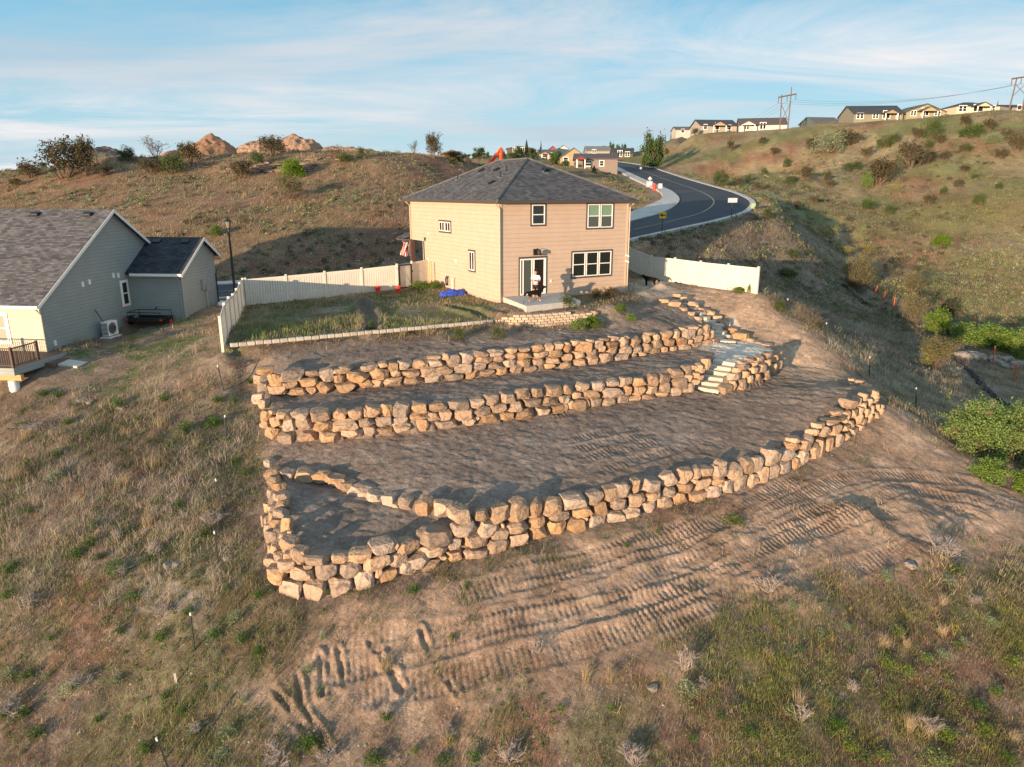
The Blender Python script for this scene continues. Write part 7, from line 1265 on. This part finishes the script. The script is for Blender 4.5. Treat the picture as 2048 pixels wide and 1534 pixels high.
# conifers and village trees
def conifer_proto(seed):
    g = np.random.default_rng(seed); n = 2400; t_ = g.random(n)**.7; a = g.uniform(0, 6.28, n); lay = np.floor(t_*9)/9; rr = (1-t_)*.34*g.uniform(.55, 1, n)*(1+.3*np.sin(a*5+lay*20)); C = np.stack([np.cos(a)*rr, np.sin(a)*rr, .08+t_*.92-rr*.2], 1)
    V, F, Cc = leafpts(C, .030, jit((.045, .065, .035), n, .4, g), g); lf = mesh_np('foliage', V, F, Cc); lf.materials.append(M['leaf']); f = MB(); f.tube([(0, 0, -.1), (0, 0, .9)], [.03, .008], 6); st_ = f.mesh('trunk'); st_.materials.append(M['bark']); return st_, lf
CF = [conifer_proto(200+k) for k in range(3)]
def round_proto(seed):
    g = np.random.default_rng(seed); n = 3000; cen = g.normal(0, .22, (14, 3))+[0, 0, .6]; k = g.integers(0, 14, n); C = cen[k]+g.normal(0, .10, (n, 3)); C[:, 2] = np.maximum(C[:, 2], .12); V, F, Cc = leafpts(C, .045, jit((.075, .115, .042), n, .4, g), g); lf = mesh_np('foliage', V, F, Cc); lf.materials.append(M['leaf']); f = MB(); f.tube([(0, 0, -.1), (0, 0, .7)], [.04, .02], 6)
    for q in range(4): f.tube([(0, 0, .3), tuple(cen[q])], [.02, .008], 4)
    st_ = f.mesh('trunk'); st_.materials.append(M['bark']); return st_, lf
RT = [round_proto(210+k) for k in range(3)]
def tree(px, pyb, w, h, Y, lab, protos=CF, k=0, grp='trees around the far village'):
    hb_ = hit(px, pyb); b_ = hb_ if hb_ is not None and abs(hb_[1]-Y) < 90 else onY(px, pyb, Y); Y = b_[1]; zt = float(zat(b_[0], b_[1])); root = empty('tree', (b_[0], b_[1], min(b_[2], zt)-.2), k*1.3, lab, 'tree', grp); s_ = w*Y/FOC; hh_ = h*Y/FOC+max(b_[2]-zt, 0); st_, lf = protos[k % 3]; root.scale = (s_*1.4, s_*1.4, hh_)
    for nm_, me_ in (('trunk', st_), ('crown', lf)): o = bpy.data.objects.new(nm_, me_); COL.objects.link(o); o.parent = root
tree(1053, 318, 15, 36, 235, 'tall dark conifer in front of the far village', CF, 0)
TV = [(957,316,10,16,C_) for C_ in ()]
for k, (px, pb, w, h, Y, c_) in enumerate([(935,318,9,10,250,1),(948,318,8,12,260,1),(960,316,14,20,240,1),(972,317,10,12,250,1),(1008,318,12,16,240,0),(1022,320,14,14,230,1),(1036,319,14,22,230,1),(1044,318,10,18,240,0),(1068,320,12,22,235,1),(1080,312,6,18,280,0),(1110,330,18,26,205,1),(1128,334,14,12,190,1),(1160,336,16,12,180,1),(1188,346,16,16,150,0),(1082,292,5,12,340,0),(1223,297,7,10,320,1),(1238,300,8,10,300,1),(1250,296,6,8,320,1),(905,326,12,10,170,1),(918,322,16,12,180,1),(1262,306,7,10,280,1),(1322,274,3,8,300,0),(1331,273,3,7,300,0),(1342,272,3,9,300,0),(1995,210,7,9,230,0)]): tree(px, pb, w, h, Y, (('dark conifer' if c_ == 0 else 'round dark tree')+f' of the far village, {ordn(k+1)} of the row from the left') if px < 1270 else f'tiny conifer on the right ridge, {ordn(k-20)} of them', CF if c_ == 0 else RT, k)
tree(1292, 334, 20, 46, 150, 'pointed green tree above the far road, left one', CF, 1, 'green trees above the far road'); tree(1306, 334, 26, 42, 148, 'fuller green tree above the far road, right one', RT, 2, 'green trees above the far road'); tree(1318, 330, 18, 34, 152, 'small green tree at the right of the pair above the road', RT, 1, 'green trees above the far road'); tree(1309, 283, 24, 12, 190, 'green shrubby tree on the ridge shoulder', RT, 0, 'green trees above the far road')

# weeds of the foreground slopes: leafy clumps
def weed_mesh(seed, c_, n=330, ls=.055, dead=0):
    g = np.random.default_rng(seed); a = g.uniform(0, 6.28, n); r_ = np.sqrt(g.random(n))*.5; hmax = np.sqrt(np.clip(1-(r_/.52)**2, 0, 1)); z_ = hmax*g.uniform(.25, 1, n)*.9; C = np.stack([np.cos(a)*r_, np.sin(a)*r_, z_], 1); C[:, :2] *= 1+.2*np.sin(a*4+seed)[:, None]; V, F, Cc = leafpts(C, ls, jit(c_, n, .35, g), g)
    P = np.stack([g.normal(0, .06, 60), g.normal(0, .06, 60), 0*np.arange(60)], 1); b1 = blades(P, g.uniform(.5, 1, 60), np.full(60, .02), jit(np.array(c_)*.9, 60, .3, g), g, 1.0, (0, 0)); me_ = mesh_np('weed', np.concatenate([V, b1[0]]), np.concatenate([F, b1[1]+len(V)]), np.concatenate([Cc, b1[2]])); me_.materials.append(M['leaf']); return me_
WD = dict(g=[weed_mesh(300+k, (.085, .15, .04)) for k in range(4)], p=[weed_mesh(310+k, (.24, .29, .17), 380, .045) for k in range(3)], d=[weed_mesh(320+k, (.06, .085, .035)) for k in range(2)], y=[weed_mesh(330+k, (.16, .21, .055)) for k in range(2)])
def dead_mesh(seed):
    g = np.random.default_rng(seed); P, tips = twigs(g, 11, 1, 1.0, .012, fork=6); f = MB()
    for path, r_ in P: f.tube(path, [r_, r_*.8, r_*.4], 3, cap=False)
    for t_ in tips:
        for q in range(3): e_ = np.array(t_[2])+g.normal(0, .05, 3); f.tube([t_[1], (t_[1]+e_)/2, e_], [.006, .005, .003], 3, cap=False)
    me_ = f.mesh('dead_brush'); me_.materials.append(M['deadwood']); return me_
DD = [dead_mesh(340+k) for k in range(3)]
q5 = lambda x_, y_, w_, h_: (x_/1.839, 700+y_/1.839, w_/1.839, h_/1.839)
q6 = lambda x_, y_, w_, h_: (500+x_/2.56, 1150+y_/2.56, w_/2.56, h_/2.56)
q7 = lambda x_, y_, w_, h_: (1248+x_/2.56, 1000+y_/2.56, w_/2.56, h_/2.56)
WL_ = []
def W(fn, kd, tx):
    for q in tx.split(';'): a = [float(v) for v in q.split(',')]; WL_.append((kd,)+fn(*a))
W(q5, 'g', '605,190,50,40;435,215,60,70;800,195,50,40;862,195,35,45;920,125,40,30;685,305,70,75;785,285,80,60;70,295,70,40;205,395,60,45;900,465,50,45;860,420,40,40;660,580,58,48;285,765,65,70;335,725,60,65;435,822,80,80;555,775,60,45;490,918,72,55;590,1070,60,60;40,820,75,70;30,915,60,50;690,975,50,50;790,1065,60,80;890,1080,50,80;95,1210,60,50;135,1425,70,70;90,1350,60,60;12,1350,50,60;710,1425,50,55;535,1485,60,80;670,1343,50,50;610,1283,50,50;950,1115,40,30;440,1045,50,40;160,170,60,40;215,175,60,40;950,910,50,40;835,885,40,40;185,1070,40,40;100,420,50,30;250,275,50,40;360,1370,40,40;110,600,60,40;350,660,50,50')
W(q5, 'd', '755,695,65,80;370,770,60,40;255,470,40,30'); W(q5, 'p', '205,480,65,60;865,1005,60,80;800,1132,40,45;35,1205,60,60;175,1208,40,40;265,1252,95,60;430,1228,60,60;840,1425,80,80;785,1255,40,50;895,1300,30,45;815,1492,60,40;640,1110,30,25')
W(q6, 'g', '840,95,90,75;300,890,115,120;700,745,80,80;45,405,50,40;1040,330,50,45;1110,60,50,40;1150,960,90,110;640,970,130,110;1000,960,110,60;400,100,60,70'); W(q6, 'p', '300,500,70,80;370,335,40,80;375,580,30,40;125,320,30,50'); W(q6, 'y', '845,915,50,60;1590,700,60,60;1850,700,60,60;1030,860,70,60')
W(q7, 'p', '320,1005,120,130;865,565,60,70;1005,690,50,60;1140,665,50,60;1335,415,75,95;1880,650,75,80;1735,745,60,70;1630,810,90,70;1650,420,90,60'); W(q7, 'g', '15,245,40,50;170,172,30,35;1690,375,100,70;490,1115,60,40;1080,1180,130,110;900,780,60,50;350,1240,60,70;1800,1080,120,100;1960,1340,90,80;640,1200,90,60;1900,1000,80,80'); W(q7, 'y', '1400,700,90,100;1350,860,90,90;1450,900,90,90;1700,760,60,60;1330,1330,80,80;1150,1280,90,80;850,1090,80,70;1550,830,80,70;560,120,140,60;1990,850,90,90;1230,1330,120,70;1640,1220,120,90;1850,1200,120,90;1600,1340,140,90')
WL_.sort(key=lambda a: a[1]); kc = {}
WNm = dict(g='leafy green weed', p='pale grey green weed', d='dark green weed', y='yellow green grass clump')
for kd, px, py, w, h in WL_:
    b_ = hit(px, py-1)
    if b_ is None: continue
    side = 'left slope' if px < 560 else ('middle foreground' if px < 1240 else 'right foreground'); kk = (kd, side); kc[kk] = kc.get(kk, 0)+1; d_ = proj(b_)[2]
    o = bpy.data.objects.new('weed' if kd != 'y' else 'grass_clump', WD[kd][int(px) % len(WD[kd])]); COL.objects.link(o); o.location = b_; s_ = w*d_/FOC*.98; o.scale = (s_, s_, max(h*d_/FOC*.78, .12)); o.rotation_euler = (0, 0, px); tag(o, f'{WNm[kd]} on the {side}, {ordn(kc[kk])} of its kind from left', 'weed', 'weeds on the foreground slopes')
DL = [(540,770,60,60),(455,670,50,40),(100,300,90,40),(470,1090,60,50)]
for k, (px, py, w, h) in enumerate([q5(*a) for a in [(120,300,100,50),(455,830,60,60),(555,765,70,90),(780,640,80,70),(100,960,110,70),(60,1330,120,90),(600,980,70,80),(720,1410,70,60),(990,1480,70,60),(300,1235,80,70),(430,710,50,70)]]+[q6(*a) for a in [(150,960,160,140),(400,960,140,120),(700,720,90,100),(600,720,70,80),(1330,960,160,150),(1970,970,160,130),(1470,400,100,110),(1000,830,110,100)]]+[q7(*a) for a in [(300,870,140,160),(900,1140,130,130),(1170,980,90,90),(60,1360,170,140),(1560,1170,130,110),(400,960,90,70),(1780,530,90,60)]]+[(1540,1185,60,40),(1890,1110,90,50),(1600,1112,50,30)]):
    b_ = hit(px, py)
    if b_ is None: continue
    d_ = proj(b_)[2]; o = bpy.data.objects.new('dead_brush', DD[k % 3]); COL.objects.link(o); o.location = b_; s_ = w*d_/FOC; o.scale = (s_, s_, h*d_/FOC*.85); o.rotation_euler = (0, 0, k*1.1); tag(o, f'dry grey dead brush in the foreground, {ordn(k+1)} counted over the slopes', 'dead plant', 'dead brush on the slopes')
# standing straw tufts
for k, (px, py, w, h) in enumerate([q6(*a) for a in [(1720,540,50,110),(1840,540,50,90),(1000,860,60,110),(690,480,90,90)]]+[q7(*a) for a in [(1630,530,60,70),(1330,750,70,90),(1440,760,40,80),(1630,690,50,80),(890,1060,60,130),(1455,1180,50,130),(1540,1190,130,90),(2000,1230,70,70),(730,790,60,50)]]+[q5(*a) for a in [(450,500,90,70),(590,280,90,60),(60,470,90,60),(90,330,100,50),(100,950,100,70),(560,430,120,70),(545,640,60,50)]]):
    b_ = hit(px, py)
    if b_ is None: continue
    d_ = proj(b_)[2]; g = np.random.default_rng(400+k); n = 150; s_ = w*d_/FOC; P = np.stack([g.normal(0, s_*.18, n), g.normal(0, s_*.18, n), np.full(n, -.02)], 1); V, F, C = blades(P, g.uniform(.4, 1, n)*h*d_/FOC*1.05, np.full(n, .010), jit((.42, .335, .21), n, .3, g), g, .7, (.4, .2)); me_ = mesh_np('straw_tuft', V, F, C); o = link('straw_tuft', me_, M['grass']); o.location = b_; tag(o, f'tall pale straw tuft, {ordn(k+1)} of those standing over the foreground', 'grass tuft', 'pale straw tufts')

# ---------------------------------------------------------------- people and animals
def skin(name, J, E, m, par=None, sub=2):
    me_ = bpy.data.meshes.new(name); ks = list(J); me_.from_pydata([J[k][0] for k in ks], [(ks.index(a), ks.index(b_)) for a, b_ in E], []); o = link(name, me_, m, par); md = o.modifiers.new('skin', 'SKIN'); md.use_smooth_shade = True; sv = me_.skin_vertices[0].data
    for i, k in enumerate(ks): r_ = J[k][1]; sv[i].radius = r_ if isinstance(r_, tuple) else (r_, r_); sv[i].use_root = (i == 0)
    s_ = o.modifiers.new('sub', 'SUBSURF'); s_.levels = sub; s_.render_levels = sub; return o
M['skin'] = mat('skin', (.58, .27, .17), .55); M['hair'] = mat('hair', (.03, .016, .01), .7); M['shirt'] = mat('shirt', (.80, .80, .82), .8, bump=.01, bscale=9); M['shorts'] = mat('shorts', (.018, .018, .022), .8)
pe = empty('person', (1.50, 45.05, 0), R(-8), 'person in white t-shirt and black shorts looking down at a phone on the patio', 'person')
J = dict(pelvis=((0, 0, .95), (.15, .11)), waist=((0, .01, 1.10), (.135, .10)), chest=((0, .01, 1.33), (.17, .115)), neckb=((0, .0, 1.50), (.075, .07)), neck=((0, -.03, 1.58), (.058, .058)), head=((0, -.07, 1.68), (.082, .095)), top=((0, -.075, 1.78), (.075, .088)),
 sl=((-.20, .01, 1.44), .062), el=((-.27, -.02, 1.15), .045), wl=((-.10, -.25, 1.13), .030), sr=((.20, .01, 1.44), .062), er=((.28, -.03, 1.16), .045), wr=((.07, -.27, 1.17), .030),
 hl=((-.10, 0, .88), .095), kl=((-.11, -.02, .50), .062), al=((-.12, .02, .10), .040), tl=((-.13, -.13, .035), .035), hr=((.10, 0, .88), .095), kr=((.11, -.03, .50), .062), ar=((.12, .01, .10), .040), tr=((.14, -.14, .035), .035))
skin('body', J, [('pelvis', 'waist'), ('waist', 'chest'), ('chest', 'neckb'), ('neckb', 'neck'), ('neck', 'head'), ('head', 'top'), ('chest', 'sl'), ('sl', 'el'), ('el', 'wl'), ('chest', 'sr'), ('sr', 'er'), ('er', 'wr'), ('pelvis', 'hl'), ('hl', 'kl'), ('kl', 'al'), ('al', 'tl'), ('pelvis', 'hr'), ('hr', 'kr'), ('kr', 'ar'), ('ar', 'tr')], M['skin'], pe)
J2 = dict(a=((0, .01, .93), (.175, .135)), b=((0, .01, 1.12), (.165, .125)), c=((0, .01, 1.34), (.195, .14)), d=((0, 0, 1.48), (.10, .09)), e=((-.21, .01, 1.43), .085), f=((-.265, -.01, 1.22), .072), g=((.21, .01, 1.43), .085), h=((.27, -.015, 1.22), .072))
skin('t_shirt', J2, [('a', 'b'), ('b', 'c'), ('c', 'd'), ('c', 'e'), ('e', 'f'), ('c', 'g'), ('g', 'h')], M['shirt'], pe)
J3 = dict(a=((0, 0, .92), (.17, .13)), b=((-.105, 0, .82), .12), c=((-.115, -.01, .60), .098), d=((.105, 0, .82), .12), e=((.115, -.015, .60), .098)); skin('shorts', J3, [('a', 'b'), ('b', 'c'), ('a', 'd'), ('d', 'e')], M['shorts'], pe)
skin('hair', dict(a=((0, -.035, 1.76), (.090, .095)), b=((0, -.06, 1.80), (.082, .090)), c=((0, .02, 1.70), (.075, .06))), [('a', 'b'), ('a', 'c')], M['hair'], pe)
for s, wv_ in ((-1, (-.10, -.25, 1.13)), (1, (.07, -.27, 1.17))):
    w_ = Vector(wv_); d_ = Vector((-s*.75, -.55, .1)).normalized(); sd_ = Vector((0, 0, 1)); JJ = dict(p0=(tuple(w_), (.026, .02)), p1=(tuple(w_+d_*.06), (.036, .016)), p2=(tuple(w_+d_*.09), (.036, .014))); EE = [('p0', 'p1'), ('p1', 'p2')]
    for i in range(4): b0 = w_+d_*.09+sd_*(.028-.019*i); L_ = (.065, .075, .07, .055)[i]; JJ[f'f{i}'] = (tuple(b0), .009); JJ[f'g{i}'] = (tuple(b0+d_*L_*.55+Vector((0, -.008, 0))), .0085); JJ[f'h{i}'] = (tuple(b0+d_*L_+Vector((s*.01, .018, 0))), .0075); EE += [('p2', f'f{i}'), (f'f{i}', f'g{i}'), (f'g{i}', f'h{i}')]
    JJ['t0'] = (tuple(w_+d_*.03+sd_*.035), .011); JJ['t1'] = (tuple(w_+d_*.065+sd_*.06+Vector((0, -.01, 0))), .0095); EE += [('p1', 't0'), ('t0', 't1')]; skin('hand', JJ, EE, M['skin'], pe, 1)
f = MB(); f.box((0, 0, 0), (.15, .012, .075), Matrix.Translation((-.02, -.335, 1.20)) @ Matrix.Rotation(R(-50), 4, 'X')); tag(f.build('mobile_phone', M['black']), 'dark phone held in both hands by the person', 'phone').matrix_world = Matrix.Translation(pe.location) @ Matrix.Rotation(R(-8), 4, 'Z')
f = MB(); f.add([(0, -.175, 1.665), (.016, -.160, 1.645), (-.016, -.160, 1.645), (0, -.145, 1.70)], [(0, 1, 2), (0, 3, 1), (0, 2, 3), (1, 3, 2)]); f.build('nose', M['skin'], pe)
for s in (-1, 1):
    f = MB(); f.lathe([(.012, -.008), (.012, .008)], (s*.032, -.152, 1.695), 8); f.build('eye', M['black'], pe); f = MB(); f.lathe([(.01, -.03), (.018, 0), (.01, .03)], (s*.085, -.06, 1.69), 8); f.build('ear', M['skin'], pe)
    f = MB(); f.lathe([(.05, 0), (.055, .05), (.04, .06)], (s*.125, -.03, 0), 10); f.box((s*.13, -.09, .03), (.09, .2, .05)); f.build('shoe', M['black'], pe)
f = MB(); f.bb(-.022, .022, -.158, -.15, 1.628, 1.636); f.build('mouth', M['redm'], pe)
def dogmat(name, patches, base=(.010, .009, .009)):
    m = mat(name, base, .9, bump=.008, bscale=25, spec=.05); t = m.node_tree; p = t.nodes['Principled BSDF']; tcn = t.nodes.new('ShaderNodeTexCoord'); out = p.inputs['Base Color'].links[0].from_socket
    for (c_, rad, col_) in patches:
        d = t.nodes.new('ShaderNodeVectorMath'); d.operation = 'DISTANCE'; t.links.new(tcn.outputs['Object'], d.inputs[0]); d.inputs[1].default_value = c_; l_ = t.nodes.new('ShaderNodeMath'); l_.operation = 'LESS_THAN'; l_.inputs[1].default_value = rad; t.links.new(d.outputs['Value'], l_.inputs[0])
        mx = t.nodes.new('ShaderNodeMix'); mx.data_type = 'RGBA'; t.links.new(l_.outputs[0], mx.inputs[0]); t.links.new(out, mx.inputs[6]); mx.inputs[7].default_value = (*col_, 1); out = mx.outputs[2]
    t.links.new(out, p.inputs['Base Color']); return m
def dog(loc, rz, lab, m, headup=.0, sc=1.0):      # nose towards +x
    r_ = empty('dog', loc, rz, lab, 'dog'); r_.scale = (sc,)*3; h = headup
    J = dict(hip=((-.36, 0, .56), (.15, .14)), belly=((-.10, 0, .55), (.165, .15)), chest=((.22, 0, .54), (.19, .17)), wither=((.34, 0, .64), (.14, .14)), neck=((.45, 0, .74+h*.6), (.11, .11)), head=((.53, 0, .84+h), (.10, .105)), muz=((.66, 0, .80+h), (.055, .055)), nose=((.73, 0, .79+h), (.035, .035)),
     fl=((.27, -.12, .40), .075), fl2=((.28, -.12, .22), .048), fl3=((.27, -.12, .07), .040), fl4=((.33, -.12, .03), .038), fr=((.24, .12, .40), .075), fr2=((.22, .12, .22), .048), fr3=((.20, .12, .07), .040), fr4=((.26, .12, .03), .038),
     bl=((-.36, -.12, .42), .10), bl2=((-.28, -.12, .30), .065), bl3=((-.43, -.12, .19), .040), bl4=((-.42, -.12, .06), .036), bl5=((-.36, -.12, .03), .036), br=((-.36, .12, .42), .10), br2=((-.24, .12, .30), .065), br3=((-.38, .12, .19), .040), br4=((-.36, .12, .06), .036), br5=((-.30, .12, .03), .036),
     t1=((-.52, 0, .56), .055), t2=((-.66, 0, .42), .075), t3=((-.76, 0, .33), .05))
    skin('body', J, [('chest', 'belly'), ('belly', 'hip'), ('chest', 'wither'), ('wither', 'neck'), ('neck', 'head'), ('head', 'muz'), ('muz', 'nose'), ('chest', 'fl'), ('fl', 'fl2'), ('fl2', 'fl3'), ('fl3', 'fl4'), ('chest', 'fr'), ('fr', 'fr2'), ('fr2', 'fr3'), ('fr3', 'fr4'), ('hip', 'bl'), ('bl', 'bl2'), ('bl2', 'bl3'), ('bl3', 'bl4'), ('bl4', 'bl5'), ('hip', 'br'), ('br', 'br2'), ('br2', 'br3'), ('br3', 'br4'), ('br4', 'br5'), ('hip', 't1'), ('t1', 't2'), ('t2', 't3')], m, r_)
    for s in (-1, 1): f = MB(); f.add([(.50, s*.09, .92+h), (.56, s*.085, .90+h), (.50, s*.14, .78+h), (.53, s*.10, .80+h)], [(0, 1, 3), (0, 3, 2), (0, 2, 1), (1, 2, 3)]); f.build('ear', M['black'], r_)
    return r_
WH = (.62, .58, .55); TAN_ = (.30, .11, .04)
dm = dogmat('tricolour_coat', [((.30, -.12, .16), .13, TAN_), ((.24, .12, .16), .13, TAN_), ((-.42, -.12, .2), .13, TAN_), ((.42, 0, .52), .13, WH), ((.44, 0, .62), .09, WH), ((.68, 0, .78), .06, WH), ((.30, -.12, .02), .10, WH), ((-.38, -.12, .02), .08, WH), ((.23, .12, .02), .09, WH), ((-.78, 0, .31), .07, WH)])
dc = onz(1071, 603, 0); dog((dc[0]-.02, dc[1]+.15, 0), R(12), 'big black dog with white chest and tan legs standing before the person', dm, .06, 1.0)
dc = hit(1304, 560); dc = dc+np.array([-.35, -.95, 0]); dc[2] = float(zat(dc[0], dc[1])); dog((dc[0], dc[1], dc[2]-.02), R(170), 'all black dog walking in the shade by the right fence', dogmat('black_coat', []), -.05, 1.0)
